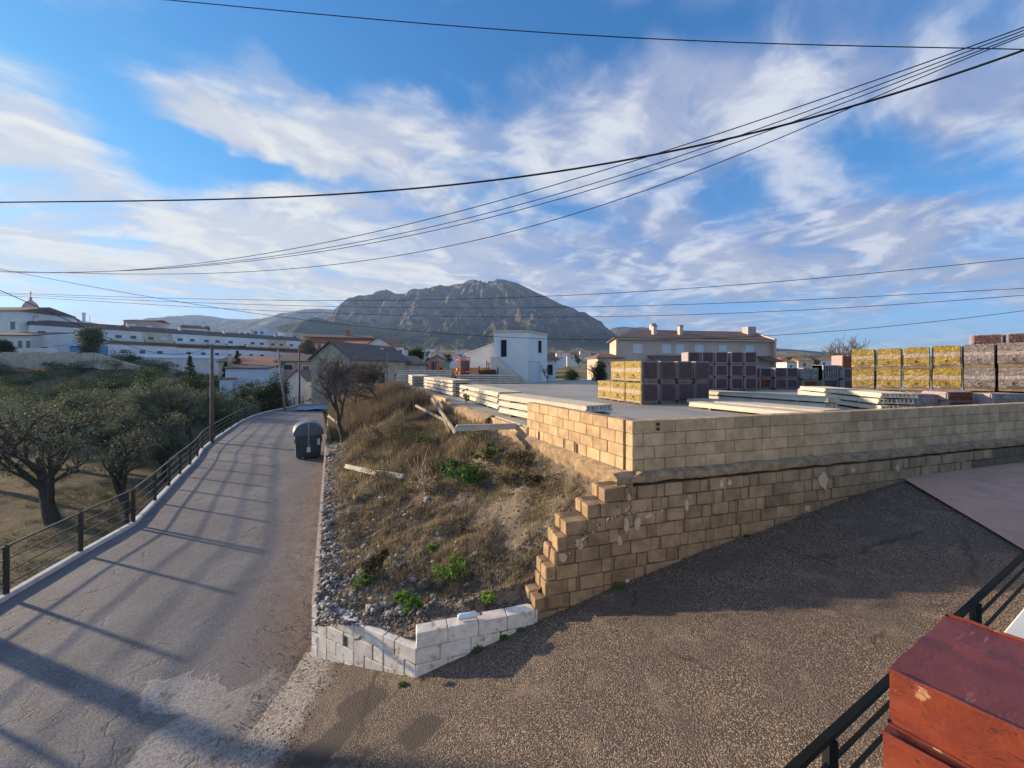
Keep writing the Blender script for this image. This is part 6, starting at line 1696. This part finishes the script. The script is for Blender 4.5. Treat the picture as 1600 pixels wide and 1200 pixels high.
def leaves_mesh(name, centers, radii, n_each, size, m_, seed, squash=1.0, aspect=2.0):
    """leaf sized quads scattered round clump centres"""
    r = np.random.RandomState(seed)
    C_ = np.repeat(np.asarray(centers, float), n_each, axis=0); R_ = np.repeat(np.asarray(radii, float), n_each)
    N = len(C_)
    v = r.normal(size=(N, 3)); v /= np.linalg.norm(v, axis=1)[:, None]
    rad = R_ * (r.uniform(0.15, 1.0, N) ** 0.6)
    p = C_ + v * rad[:, None] * np.array([1, 1, squash])
    a = r.normal(size=(N, 3)); a /= np.linalg.norm(a, axis=1)[:, None]
    b_ = np.cross(a, r.normal(size=(N, 3))); b_ /= np.linalg.norm(b_, axis=1)[:, None]
    s = size * r.uniform(0.6, 1.4, N)
    a = a * (s / 2)[:, None]; b_ = b_ * (s / 2 / aspect)[:, None]
    V = np.stack([p - a, p + b_, p + a, p - b_], 1).reshape(-1, 3)
    F = np.arange(N * 4).reshape(N, 4)
    return mesh_np(name, V, F, m_)

def branches(base, h, spread, seed, levels=3, r0=0.12, nb=4, lean=(0, 0), trunk=0.35, upw=0.6):
    """recursive limbs; returns paths with radii and the tips"""
    r = random.Random(seed); paths = []; tips = []
    def grow(p, d, L, rad, lv):
        pts = [p]; q = Vector(p); dd = Vector(d); k = 4
        for i in range(k):
            dd = (dd + Vector([r.uniform(-0.22, 0.22) for _ in range(3)])).normalized()
            q = q + dd * L / k; pts.append(Vector(q))
        paths.append((pts, [rad * (1 - 0.55 * i / k) for i in range(k + 1)]))
        if lv == 0: tips.append(Vector(q)); return
        n = nb + r.choice((0, 1)) - (1 if lv == 1 else 0)
        for i in range(n):
            t = r.uniform(0.45, 1.0) if i else 1.0
            s = pts[min(k, max(1, int(t * k)))]
            a = r.uniform(0, 2 * math.pi); sp = r.uniform(0.45, 1.0) * spread
            nd = (dd * 0.5 + Vector((math.cos(a) * sp, math.sin(a) * sp, r.uniform(0.0, upw)))).normalized()
            grow(s, nd, L * r.uniform(0.55, 0.8), rad * 0.5, lv - 1)
        if lv < levels: tips.append(Vector(q))
    grow(Vector(base), Vector((lean[0], lean[1], 1)).normalized(), h * trunk, r0, levels)
    return paths, tips
def limb_mesh(paths, n0=7):
    mb = MB()
    for pts, rr in paths:
        mb.tube(pts, [max(x, 0.004) for x in rr], n0 if rr[0] > 0.04 else (4 if rr[0] > 0.015 else 3), caps=False)
    return mb
def tree(name, lab, base, h, w, seed, leaf, nleaf=60, lsize=0.13, clump=0.55, group=None, cat='tree', r0=0.16, levels=3, spread=0.9, lean=(0, 0), trunk=0.3, bark=None, squash=0.75, nb=4):
    t = thing(name, lab, cat, base, 0, group)
    paths, tips = branches((0, 0, -0.1), h, spread, seed, levels, r0, nb, lean, trunk)
    tips = [p for p in tips if p.z > h * 0.12]
    mz = max(p.z for p in tips); mx = max(max(abs(p.x), abs(p.y)) for p in tips)
    kz = (h - clump * squash) / mz; kx = (w / 2 - clump * 0.6) / mx
    f = lambda p: Vector((p.x * kx, p.y * kx, p.z * kz if p.z > 0 else p.z))
    limb_mesh([([f(q) for q in pts], rr) for pts, rr in paths]).build('trunk', bark or M_bark, t, smooth=True)
    rnd = random.Random(seed)
    cs = [tuple(f(p)) for p in tips]; rs = [clump * rnd.uniform(0.6, 1.25) for _ in cs]
    me = leaves_mesh('crown', cs, rs, nleaf, lsize, leaf, seed, squash)
    link_mesh('crown', me, t)
    return t
def gz_(x, y): return float(ground_z(x, y))
def tree_at(px, D, top_py, wpx, *a, **k):
    x, y = at(px, D); z = gz_(x, y)
    lab = a[0]; h = zy(top_py, D) - z
    return tree('tree' if 'name' not in k else k.pop('name'), lab, (x, y, z), h, wpx / FPX * D, *a[1:], **k)

# olives and evergreens on the field beyond the railing
tree('olive_tree', 'gnarled old olive with thick forked dark trunk nearest the railing', (-24.6, 20.6, -3.9), 6.9, 8.6, 3, M_olive, 40, 0.11, 0.74, r0=0.34, levels=3, spread=1.25, trunk=0.22, lean=(-0.25, 0.0))
tree('olive_tree', 'leaning sparse olive with long bent trunk right of the thick forked one', (-22.3, 22.4, -3.85), 5.2, 6.2, 14, M_olive, 22, 0.11, 0.5, r0=0.24, levels=3, spread=1.0, trunk=0.32, lean=(-1.1, 0.2))
tree_at(-20, 26, 612, 220, 'wide olive crown cut by the left edge', 21, M_olive, 64, 0.14, 0.8, name='olive_tree', r0=0.3)
tree_at(245, 36, 588, 140, 'broad olive tree standing mid field left of the wooden pole', 5, M_olive, 100, 0.15, 0.85, name='olive_tree', r0=0.28)
tree_at(185, 30, 612, 130, 'grey green olive between the old olive and the broad one', 8, M_olive, 80, 0.13, 0.7, name='olive_tree', r0=0.25)
tree_at(120, 38, 602, 150, 'hazy olive tree at mid field before the brush slope', 9, M_olive, 80, 0.15, 0.8, name='olive_tree', r0=0.25)
tree_at(292, 44, 583, 90, 'dark round tree left of the wooden utility pole', 10, M_darkleaf, 90, 0.17, 0.8, r0=0.22, name='broadleaf_tree')
tree_at(372, 38, 606, 110, 'grey green olive just right of the wooden pole behind the railing', 11, M_olive, 70, 0.14, 0.75, name='olive_tree', r0=0.22)
tree_at(432, 43, 577, 96, 'dense dark carob tree by the bend of the road', 12, M_darkleaf, 130, 0.16, 0.85, r0=0.3, squash=0.9, name='carob_tree')
tree_at(395, 47, 590, 60, 'small dark tree left of the dense carob', 13, M_darkleaf, 80, 0.15, 0.7, name='broadleaf_tree')
tree_at(60, 48, 590, 150, 'broad dark bush tree at left below the cream terrace wall', 15, M_midleaf, 60, 0.18, 1.0, name='broadleaf_tree')
tree_at(175, 50, 588, 110, 'dark bushy tree below the sloping end of the terrace wall', 16, M_darkleaf, 60, 0.18, 0.95, name='broadleaf_tree')
tree_at(240, 52, 566, 60, 'bare topped tree before the low sheds', 17, M_midleaf, 26, 0.16, 0.7, name='broadleaf_tree')
tree_at(143, 68, 501, 46, 'tall pale green tree in front of the long terrace', 18, M_olive, 120, 0.26, 1.3, name='broadleaf_tree', r0=0.4, trunk=0.4, squash=0.8)
tree_at(8, 62, 527, 34, 'dark round tree at the left edge before the low white row', 19, M_darkleaf, 90, 0.22, 1.0, name='broadleaf_tree')
for i, (px, D, top, w) in enumerate([(40, 33, 610, 120), (90, 31, 622, 90), (215, 33, 600, 90), (330, 34, 603, 70), (300, 40, 596, 90), (20, 42, 598, 120), (150, 44, 594, 110), (350, 42, 598, 80), (255, 28, 640, 70)]):
    tree_at(px, D, top, w, f'grey green olive in the grove below the railing, {["far left, low", "left, thin", "behind the broad one, left", "touching the wooden pole", "dark, behind the pole", "left edge, far", "mid grove, far", "behind the railing bend", "small, nearest the pole"][i]}', 300 + i, [M_olive, M_midleaf][i % 2], 70, 0.14, 0.75, name='olive_tree', r0=0.2, group='olives of the grove below the railing')
def conifer(px, D, top, wpx, lab, seed, group=None):
    x, y = at(px, D); z = gz_(x, y); h = zy(top, D) - z; w = wpx / FPX * D / 2
    t = thing('conifer', lab, 'tree', (x, y, z), 0, group)
    MB().tube([(0, 0, 0), (0, 0, h)], [0.14, 0.02], 6).build('trunk', M_bark, t)
    cs = []; rs = []; r = random.Random(seed)
    for i in range(60):
        q = (i + 0.5) / 60; zz = h * (0.15 + 0.85 * q); rr_ = w * (1 - q) + 0.08; a = r.uniform(0, 6.28)
        cs.append((rr_ * 0.6 * math.cos(a), rr_ * 0.6 * math.sin(a), zz)); rs.append(rr_ * 0.55 + 0.12)
    link_mesh('crown', leaves_mesh('crown', cs, rs, 55, 0.16, M_darkleaf, seed, 0.5), t)
conifer(297, 56, 556, 26, 'small conifer with pointed tip above the dark round tree', 1)
conifer(371, 60, 548, 26, 'dark fir rising before the red tiled roof', 2)
conifer(352, 57, 566, 20, 'small fir left of the bluish white house', 3)
tree_at(644, 92, 541, 34, 'round umbrella pine behind the low grey roofed house', 20, M_darkleaf, 130, 0.3, 1.2, name='pine_tree', r0=0.3, trunk=0.45)
tree_at(884, 46, 572, 46, 'dark olive bush tree right of the white yard building', 22, M_darkleaf, 90, 0.13, 0.6, name='olive_tree', r0=0.15)
tree_at(936, 44, 560, 50, 'dark green leafy tree before the beige wing', 23, M_darkleaf, 110, 0.14, 0.65, name='olive_tree', r0=0.16)
tree_at(482, 106, 522, 30, 'reddish brown tree before the orange brick block', 24, M_dryb, 60, 0.35, 1.2, name='broadleaf_tree')
for i, (px, D, top, w) in enumerate([(1228, 190, 556, 18), (1236, 200, 557, 14), (1262, 180, 558, 16), (1272, 185, 557, 18), (1284, 200, 560, 12), (700, 210, 551, 14), (580, 260, 548, 14), (760, 260, 552, 14), (668, 300, 548, 10), (905, 240, 552, 16), (735, 330, 548, 12)]):
    tree_at(px, D, top, w, 'small dark tree far off in the valley, one of the scattered ones', 30 + i, M_darkleaf, 24, 0.9, 1.6, name='valley_tree', r0=0.3, levels=2, group='scattered trees in the valley')

# brush on the slope and along the field edge
sh_r = random.Random(77)
def shrub(x, y, z, w, h, seed, leaf, lab, group, n=500, ls=0.09, name='shrub'):
    r = random.Random(seed); cs = []; rs = []
    for i in range(9):
        a = r.uniform(0, 6.28); q = r.uniform(0, 0.55)
        cs.append((w / 2 * q * math.cos(a) * 1.3, w / 2 * q * math.sin(a) * 1.3, h * r.uniform(0.25, 0.75))); rs.append(w * 0.26 * r.uniform(0.6, 1.2))
    me = leaves_mesh(name, cs, rs, n // 9, ls, leaf, seed, min(1.2, h / w))
    o = link_mesh(name, me, None, (x, y, z))
    return tag(o, lab, 'shrub', group)
for i in range(96):
    D = sh_r.uniform(38, 60); px = sh_r.uniform(-30, 250) if i < 78 else sh_r.uniform(250, 480)
    x, y = at(px, D); z = gz_(x, y)
    if i % 4 == 0: D = sh_r.uniform(56, 72); px = sh_r.uniform(175, 335); x, y = at(px, D); z = gz_(x, y)
    elif i >= 78: D = sh_r.uniform(44, 52); x, y = at(px, D); z = gz_(x, y)
    if x > float(fence_x(y)) - 2: continue
    shrub(x, y, z - 0.1, sh_r.uniform(3.0, 6.0), sh_r.uniform(1.4, 2.8), 100 + i, [M_darkleaf, M_midleaf, M_olive][i % 3], 'dark bush in the brush below the terrace wall and houses', 'brush below the terrace wall', 700, 0.17)
for i in range(16):
    s = sh_r.uniform(9, 40); x = float(fence_x(s)) - sh_r.uniform(2.5, 9); z = gz_(x, s)
    shrub(x, s, z - 0.05, sh_r.uniform(0.8, 1.8), sh_r.uniform(0.5, 1.1), 200 + i, [M_greyscrub, M_midleaf][i % 2], 'low scrubby bush on the field just beyond the railing', 'scrub beyond the railing', 360, 0.08)

def blades(name, P_, H_, W_, m_, seed, lean=0.35, kind='stuff', curve=True):
    r = np.random.RandomState(seed); N = len(P_)
    P_ = np.asarray(P_, float); H_ = np.asarray(H_, float); W_ = np.asarray(W_, float)
    a = r.uniform(0, 2 * math.pi, N); l = r.uniform(0.05, 1.0, N) * lean
    d = np.stack([np.cos(a) * l, np.sin(a) * l, np.ones(N)], 1); d /= np.linalg.norm(d, axis=1)[:, None]
    s = np.stack([-np.sin(a + 0.7), np.cos(a + 0.7), np.zeros(N)], 1) * (W_ / 2)[:, None]
    mid = P_ + d * (H_ * 0.55)[:, None]
    d2 = d.copy(); d2[:, :2] *= 1.9; d2 /= np.linalg.norm(d2, axis=1)[:, None]
    tip = mid + d2 * (H_ * 0.45)[:, None]
    V = np.stack([P_ - s, P_ + s, mid + s * 0.7, mid - s * 0.7, tip], 1).reshape(-1, 3)
    i0 = np.arange(N) * 5
    F = np.concatenate([np.stack([i0, i0 + 1, i0 + 2], 1), np.stack([i0, i0 + 2, i0 + 3], 1), np.stack([i0 + 3, i0 + 2, i0 + 4], 1)])
    o = link_mesh(name, mesh_np(name, V, F, m_))
    return tag(o, kind=kind)
nr = np.random.RandomState(8)
def bank_points(n, ylo, yhi, ulo, uhi, power=1.0, dens=None):
    y = ylo + (yhi - ylo) * nr.uniform(0, 1, n) ** power
    u = nr.uniform(ulo, uhi, n)
    kx = K0.x + (y - K0.y) * KD.x / KD.y; lx = W0.x + (y - W0.y) * WL.x / WL.y
    x = kx + (lx - kx) * u
    if dens is not None:
        k = dens(x, y, u) > nr.uniform(0, 1, n); x, y, u = x[k], y[k], u[k]
    return x, y, bank_z(x, y), u
def clumped(x, y, thr=0.5, w=0.1, sc=1.6, seed=1):
    return sstep(fbm(x * sc, y * sc, 4, seed), thr - w, thr + w)
def tuft_field(name, n_t, per, ylo, yhi, ulo, uhi, h, w, m_, seed, dens=None, spread=0.12, lean=0.5, power=1.0):
    x, y, z, u = bank_points(n_t, ylo, yhi, ulo, uhi, power, dens)
    r = np.random.RandomState(seed)
    X = np.repeat(x, per) + r.normal(0, spread, len(x) * per); Y = np.repeat(y, per) + r.normal(0, spread, len(x) * per)
    k = np.repeat(r.uniform(0.5, 1.2, len(x)), per)
    Z = bank_z(X, Y) - 0.02
    H = h * k * r.uniform(0.4, 1.15, len(X)); W = w * r.uniform(0.6, 1.4, len(X))
    ok = (bank_uv(X, Y) > 0.02) & (bank_uv(X, Y) < 0.97) & (Y > 5.7)
    return blades(name, np.stack([X, Y, Z], 1)[ok], H[ok], W[ok], m_, seed, lean)
# tall golden and brown scrub on the upper bank
up = lambda x, y, u: sstep(y, 8.5, 12.5) * sstep(u, 0.12, 0.32)
tuft_field('tall_dry_grass', 560, 60, 10, 26, 0.15, 0.93, 0.46, 0.014, M_dry, 1, lambda x, y, u: up(x, y, u) * clumped(x, y, 0.48, 0.08, 0.9, 4), 0.16, 0.55)
tuft_field('brown_scrub', 560, 70, 9.5, 27, 0.10, 0.93, 0.40, 0.015, M_dryb, 2, lambda x, y, u: up(x, y, u) * clumped(x, y, 0.46, 0.1, 0.8, 14), 0.20, 0.7)
tuft_field('grey_scrub', 520, 80, 8.5, 24, 0.12, 0.9, 0.42, 0.015, M_greyscrub, 3, lambda x, y, u: up(x, y, u) * clumped(x, y, 0.52, 0.1, 0.9, 24), 0.18, 0.7)
tuft_field('far_scrub', 500, 60, 18, 33, 0.05, 1.0, 0.95, 0.03, M_dryb, 12, None, 0.3, 0.6)
# shorter dry grass over the lower bank
tuft_field('short_dry_grass', 4200, 24, 5.7, 15, 0.10, 0.97, 0.15, 0.008, M_dry, 4, lambda x, y, u: clumped(x, y, 0.46, 0.09, 1.6, 5), 0.06, 0.8)
tuft_field('short_brown_grass', 4200, 26, 5.7, 15, 0.06, 0.97, 0.13, 0.009, M_dryb, 5, lambda x, y, u: clumped(x, y, 0.46, 0.09, 1.8, 15), 0.07, 0.9)
tuft_field('ground_weeds', 1800, 24, 5.9, 13, 0.12, 0.95, 0.10, 0.014, M_greenweed, 6, lambda x, y, u: clumped(x, y, 0.55, 0.05, 1.1, 25), 0.09, 1.2)
tuft_field('grey_weeds', 2200, 24, 5.9, 14, 0.10, 0.95, 0.13, 0.009, M_greyscrub, 7, lambda x, y, u: clumped(x, y, 0.49, 0.08, 1.4, 35), 0.08, 0.9)
# field grass beyond the railing
r9 = np.random.RandomState(19)
n = 26000; Yf = r9.uniform(6, 42, n); Xf = fence_x(Yf) - 1.2 - r9.uniform(0, 1, n) ** 1.3 * (12 + Yf * 0.8)
k = clumped(Xf, Yf, 0.5, 0.08, 0.5, 45) > r9.uniform(0, 1, n); Xf, Yf = Xf[k], Yf[k]
Xr = np.repeat(Xf, 4) + r9.normal(0, 0.12, len(Xf) * 4); Yr = np.repeat(Yf, 4) + r9.normal(0, 0.12, len(Xf) * 4)
blades('field_grass', np.stack([Xr, Yr, ground_z(Xr, Yr) - 0.03], 1), 0.26 * r9.uniform(0.4, 1.2, len(Xr)), 0.03 * r9.uniform(0.6, 1.3, len(Xr)), M_greyscrub, 20, 0.7)

# ------------------------------------------------------------------ rubble
M_rock = mat('grey_limestone', (0.30, 0.275, 0.25), 0.9, 0.35, 9.0, 0.4, 60, 0.006)
M_rock2 = mat('dark_rubble', (0.135, 0.118, 0.105), 0.92, 0.4, 9.0, 0.4, 60, 0.006)
_ico = bmesh.new(); bmesh.ops.create_icosphere(_ico, subdivisions=1, radius=1.0)
_iv = np.array([v.co[:] for v in _ico.verts]); _if = np.array([[v.index for v in f.verts] for f in _ico.faces]); _ico.free()
def stones(name, x, y, z, s, m_, seed, flat=0.6, sink=0.25):
    r = np.random.RandomState(seed); N = len(x); k = len(_iv)
    base = _iv[None] * (1 + r.uniform(-0.45, 0.40, (N, k, 1)))
    sc = np.stack([s * r.uniform(0.7, 1.5, N), s * r.uniform(0.7, 1.3, N), s * flat * r.uniform(0.6, 1.2, N)], 1)
    base = base * sc[:, None, :]
    a = r.uniform(0, 6.28, N); c_, s_ = np.cos(a)[:, None], np.sin(a)[:, None]
    tl = r.uniform(-0.5, 0.5, N)[:, None]
    X = base[:, :, 0] * c_ - base[:, :, 1] * s_; Y = base[:, :, 0] * s_ + base[:, :, 1] * c_; Z = base[:, :, 2] + X * tl
    V = np.stack([X + x[:, None], Y + y[:, None], Z + z[:, None] + (s * flat * (1 - sink))[:, None] * 0.5], 2).reshape(-1, 3)
    F = (_if[None] + (np.arange(N) * k)[:, None, None]).reshape(-1, 3)
    return tag(link_mesh(name, mesh_np(name, V, F, m_)), kind='stuff')
x, y, z, u = bank_points(20000, 5.5, 22, 0.015, 0.55, 1.7, lambda x, y, u: np.maximum(sstep(u, 0.50, 0.16), 0.10) * (0.15 + 0.85 * sstep(fbm(x * 2, y * 2, 3, 51), 0.35, 0.6)))
stones('rubble', x, y, z, 0.008 + 0.055 * nr.uniform(0, 1, len(x)) ** 4.5, M_rock, 3)
x, y, z, u = bank_points(16000, 5.3, 18, 0.015, 0.95, 1.6, lambda x, y, u: 0.25 + 0.75 * sstep(u, 0.5, 0.1))
stones('gravel', x, y, z, 0.008 + 0.022 * nr.uniform(0, 1, len(x)) ** 2, M_rock2, 4)
# fine soil clods filling the tip of the bank behind the white wall
yy = nr.uniform(4.95, 6.6, 7000); xx = nr.uniform(-3.2, 0.9, 7000)
fr = np.where(xx > LC.x, LC.y + 0.303 * (xx - LC.x) + 0.2, LC.y + 0.1 - (xx - LC.x) * 0.508)
k = (yy > fr) & (bank_uv(xx, yy) > 0.02); xx, yy = xx[k], yy[k]
stones('soil_clods', xx, yy, bank_z(xx, yy), 0.007 + 0.020 * nr.uniform(0, 1, len(xx)) ** 2.5, M_rock2, 5)
# single larger stones one can tell apart
gS = 'larger stones lying in the rubble'
for i, (px, py, s) in enumerate([(571, 858, 0.10), (578, 874, 0.09), (560, 1000, 0.05), (527, 700, 0.14), (545, 702, 0.12), (515, 712, 0.16), (527, 722, 0.12), (600, 780, 0.08), (556, 778, 0.08), (537, 790, 0.07), (552, 850, 0.06), (632, 862, 0.07),
                                 (506, 800, 0.10), (512, 820, 0.10), (640, 880, 0.05), (610, 900, 0.06), (588, 926, 0.05), (560, 900, 0.05), (668, 784, 0.12), (685, 836, 0.05), (764, 716, 0.10), (790, 712, 0.09), (744, 870, 0.06), (530, 880, 0.05), (540, 905, 0.05)]):
    p = bank_hit(px, py)
    r = random.Random(i + 60)
    bm = bmesh.new(); bmesh.ops.create_icosphere(bm, subdivisions=2, radius=0.8)
    for v in bm.verts:
        q = v.co * 1.3 + Vector((i * 3.1, 0, 0))
        v.co = v.co * (1 + 0.75 * mnoise.noise(q)); v.co = Vector((v.co.x * s * 1.2, v.co.y * s, v.co.z * s * 0.75))
    me = bpy.data.meshes.new('stone'); bm.to_mesh(me); bm.free(); me.materials.append(M_rock)
    o = link_mesh('stone', me, None, (p.x, p.y, p.z + s * 0.25), r.uniform(0, 3))
    tag(o, 'pale grey limestone lump lying loose among the smaller rubble of the bank', 'stone', gS)
# crumbs along the road edge and on the ledge of the steps
n = 1500; s_ = nr.uniform(0, 1, n) ** 1.5 * 14
cx_ = K0.x + KD.x * s_ - 0.05 - nr.uniform(0, 1, n) ** 2.5 * 0.9; cy_ = K0.y + KD.y * s_ - nr.uniform(0, 1, n) * 0.3
stones('road_edge_crumbs', cx_, cy_, np.full(n, 0.01), 0.003 + 0.009 * nr.uniform(0, 1, n) ** 2, M_rock2, 6)
n = 900; a = nr.uniform(-3.4, -2.4, n); c = nr.uniform(4.0, 5.8, n)
k = c < K0.y + (a - K0.x) * -0.508 + 0.0; a, c = a[k], c[k]
stones('ramp_edge_crumbs', a, c, ramp_z(a) + 0.01, 0.003 + 0.007 * nr.uniform(0, 1, len(a)) ** 2, M_rock2, 7)
x = nr.uniform(0.3, 7.5, 700); off = nr.uniform(0, 1, 700) ** 2 * 0.22
yv = 5.81 + 0.303 * (x - 1.88) - 0.03 - off
stones('wall_foot_crumbs', x, yv, ramp_z(x) + 0.012, 0.004 + 0.011 * nr.uniform(0, 1, 700) ** 2, M_rubble, 9)

# ------------------------------------------------------------------ single plants on the bank
def plant(px, py, h, w, lab, leaf, seed, n=360, ls=0.055, name='weed', z=None, D=None, cat='plant', group=None):
    p = bank_hit(px, py) if z is None else Vector((*at(px, D), z))
    t = thing(name, lab, cat, p, 0, group)
    r = random.Random(seed); cs = []; rs = []; st = MB()
    for i in range(11):
        a = r.uniform(0, 6.28); q = r.uniform(0.1, 0.5) * w; zz = h * r.uniform(0.3, 0.85)
        c = (q * math.cos(a), q * math.sin(a), zz); cs.append(c); rs.append(w * 0.2 * r.uniform(0.6, 1.3))
        st.tube([(0, 0, -0.02), (c[0] * 0.5, c[1] * 0.5, zz * 0.6), c], [0.006, 0.005, 0.003], 3, caps=False)
    st.build('stem', M_twig, t)
    link_mesh('foliage', leaves_mesh('foliage', cs, rs, n // 11, ls, leaf, seed, 0.8, 1.5), t)
plant(700, 912, 0.30, 0.62, 'bright yellow green leafy weed, widest of the fresh plants on the bank', M_bright, 1, 420, 0.05)
plant(640, 955, 0.30, 0.36, 'rounded fresh green plant near the white wall corner', M_bright, 2, 420, 0.055)
plant(570, 915, 0.18, 0.38, 'low dark green plant in the rubble near the kerb wall', M_greenweed, 3, 300)
plant(760, 948, 0.20, 0.24, 'small round green plant behind the plastic bottle', M_bright, 4, 240, 0.045)
plant(675, 862, 0.12, 0.22, 'tiny green weed above the yellow green one', M_bright, 5, 120, 0.05)
plant(716, 750, 0.35, 1.0, 'patch of creeping green weeds across the middle bank', M_greenweed, 6, 900, 0.06)
plant(745, 755, 0.32, 0.8, 'second creeping green patch right of the bare sapling', M_greenweed, 7, 700, 0.06)
plant(728, 638, 0.9, 0.3, 'upright green stalk by the joist stacks', M_greenweed, 8, 200, 0.07)
plant(590, 905, 0.55, 0.42, 'dark upright thyme bush with bare stem in the rubble', M_thyme, 9, 900, 0.05, name='thyme_bush')
plant(812, 730, 0.34, 0.9, 'brownish heather bush below the weep holes of the wall', M_thyme, 10, 1000, 0.05, name='heather_bush')
plant(840, 760, 0.25, 0.6, 'small brownish bush beside the step top', M_thyme, 11, 500, 0.05, name='heather_bush')
plant(720, 838, 0.32, 0.16, 'dry dark seed head plant on the middle bank', M_dryb, 12, 160, 0.05)
plant(600, 745, 0.30, 0.9, 'rusty brown dry bush under the short broken joist', M_dryb, 13, 700, 0.05, name='dry_bush')
plant(612, 690, 0.7, 1.3, 'dark grey green bush at mid bank, left of the leaning joists', M_greyscrub, 14, 1500, 0.06, name='grey_bush')
plant(665, 765, 0.3, 0.8, 'golden dry bush at the foot of the bare sapling', M_dry, 15, 700, 0.05, name='dry_bush')
gB2 = 'domed grey green bushes on the upper bank'
for i, (px, py, h, w) in enumerate([(575, 700, 0.55, 1.1), (640, 690, 0.5, 1.2), (600, 655, 0.8, 1.6), (560, 650, 0.8, 1.4), (670, 700, 0.4, 0.9), (740, 690, 0.4, 0.9), (690, 735, 0.3, 0.8), (640, 640, 0.7, 1.5), (585, 725, 0.4, 0.8), (760, 720, 0.35, 0.8), (795, 760, 0.25, 0.7)]):
    plant(px, py, h, w, 'domed scrubby bush among the dry grass of the upper bank', [M_greyscrub, M_thyme, M_dryb, M_greyscrub, M_midleaf][i % 5], 50 + i, 1100, 0.05, name='scrub_bush', group=gB2)
# weeds along the wall feet
gW = 'small weeds along the foot of the walls'
for i, (X_, off, s) in enumerate([(1.55, 0.06, 0.12), (-1.36, 0.05, 0.07), (-0.45, 0.05, 0.09), (-0.1, 0.05, 0.06), (0.12, 0.05, 0.06), (3.9, 0.05, 0.05)]):
    yv = (5.81 + 0.303 * (X_ - 1.88)) - off
    p = Vector((X_, yv, float(ramp_z(X_))))
    t = thing('weed', 'little green weed growing at the foot of the block wall', 'plant', p, 0, gW)
    link_mesh('foliage', leaves_mesh('foliage', [(0, 0, s * 0.4), (s * .4, 0, s * .3), (-s * .5, 0, s * .25)], [s * 0.55] * 3, 60, 0.03, M_greenweed, i, 0.8), t)
    MB().tube([(0, 0, -0.01), (0, 0, s * 0.6)], 0.004, 3).build('stem', M_twig, t)

def bare_tree(name, lab, base, h, w, seed, levels, r0, nb, m_, trunk=0.3, spread=0.9, lean=(0, 0), upw=0.6, minr=0.004, name2='branches'):
    t = thing(name, lab, 'tree', base)
    paths, tips = branches((0, 0, -0.1), h, spread, seed, levels, r0, nb, lean, trunk, upw)
    mz = max(p.z for p in tips); mx = max(max(abs(p.x), abs(p.y)) for p in tips)
    f = lambda p: Vector((p.x * w / 2 / mx, p.y * w / 2 / mx, p.z * h / mz if p.z > 0 else p.z))
    big = [([f(q) for q in pts], rr) for pts, rr in paths if rr[0] > r0 * 0.2]; sm = [([f(q) for q in pts], [max(minr, x) for x in rr]) for pts, rr in paths if rr[0] <= r0 * 0.2]
    limb_mesh(big).build('trunk', m_, t, smooth=True)
    limb_mesh(sm, 3).build(name2, M_twig if m_ is not M_palebark else m_, t)
    return t
p = bank_hit(537, 690)
bt1 = bare_tree('bare_tree', 'leafless dark shrubby tree with dense fine twigs beside the kerb wall', p, 4.1, 2.9, 4, 5, 0.12, 4, M_bark, 0.34, 1.0, minr=0.006)
limb = bank_hit(505, 668)
p = Vector((*at(590, 23), 2.5)); bare_tree('bare_shrub', 'leafless grey shrub right of the dark bare tree', p, 2.4, 4.4, 7, 5, 0.06, 4, M_bark, 0.2, 1.2, minr=0.009)
p = Vector((*at(556, 25), 2.0)); bare_tree('bare_shrub', 'leafless tangled shrub behind the dark bare tree', p, 2.7, 3.6, 9, 5, 0.06, 4, M_bark, 0.2, 1.2, minr=0.009)
p = bank_hit(664, 775); bare_tree('sapling', 'dead pale forked sapling standing in the dry grass', p, 1.25, 1.0, 12, 2, 0.026, 3, M_palebark, 0.42, 0.7, minr=0.006)
p = bank_hit(728, 860); bare_tree('dry_stalk', 'thin upright dry stalk on the open middle bank', p, 1.0, 0.15, 15, 1, 0.008, 2, M_bark, 0.8, 0.3, minr=0.003)
x_, y_ = at(1326, 40); bare_tree('bare_tree', 'small leafless tree showing above the yellow pallets', (x_, y_, 1.5), 6.4, 5.6, 18, 4, 0.16, 4, M_bark, 0.35, 0.9, minr=0.018)
x_, y_ = at(855, 38.5); bare_tree('bare_shrub', 'leafless bush against the right side of the white yard building', (x_, y_, 2.5), 2.2, 1.8, 19, 3, 0.05, 4, M_bark, 0.3, 0.9, minr=0.012)
# blue sheet crumpled at the far road end, and one under the trees
def tarp(name, lab, c, w, d, h, rz, seed, m_):
    xs = np.linspace(-w / 2, w / 2, 26); ys = np.linspace(-d / 2, d / 2, 20); X, Y = np.meshgrid(xs, ys)
    Z = h * fbm(X * 1.6 + seed, Y * 1.6, 4, seed) + 0.02
    o = link_mesh(name, grid_mesh(name, X, Y, Z, m_), None, c, rz)
    sm = o.modifiers.new('solid', 'SOLIDIFY'); sm.thickness = 0.02
    return tag(o, lab, 'tarpaulin')
tarp('tarpaulin', 'crumpled pale blue sheet lying at the far end of the road', (at(492, 40)[0], 40, 0.02), 3.2, 3.0, 0.4, 0.2, 3, mat('pale_blue_sheet', (0.20, 0.28, 0.42), 0.5, 0.15, 3.0, 0.2))
x_, y_ = at(95, 44); tarp('tarpaulin', 'blue sheet spread on the field under the olive trees', (x_, y_, gz_(x_, y_) + 0.1), 7, 5, 0.5, 0.1, 5, M_bluetarp)
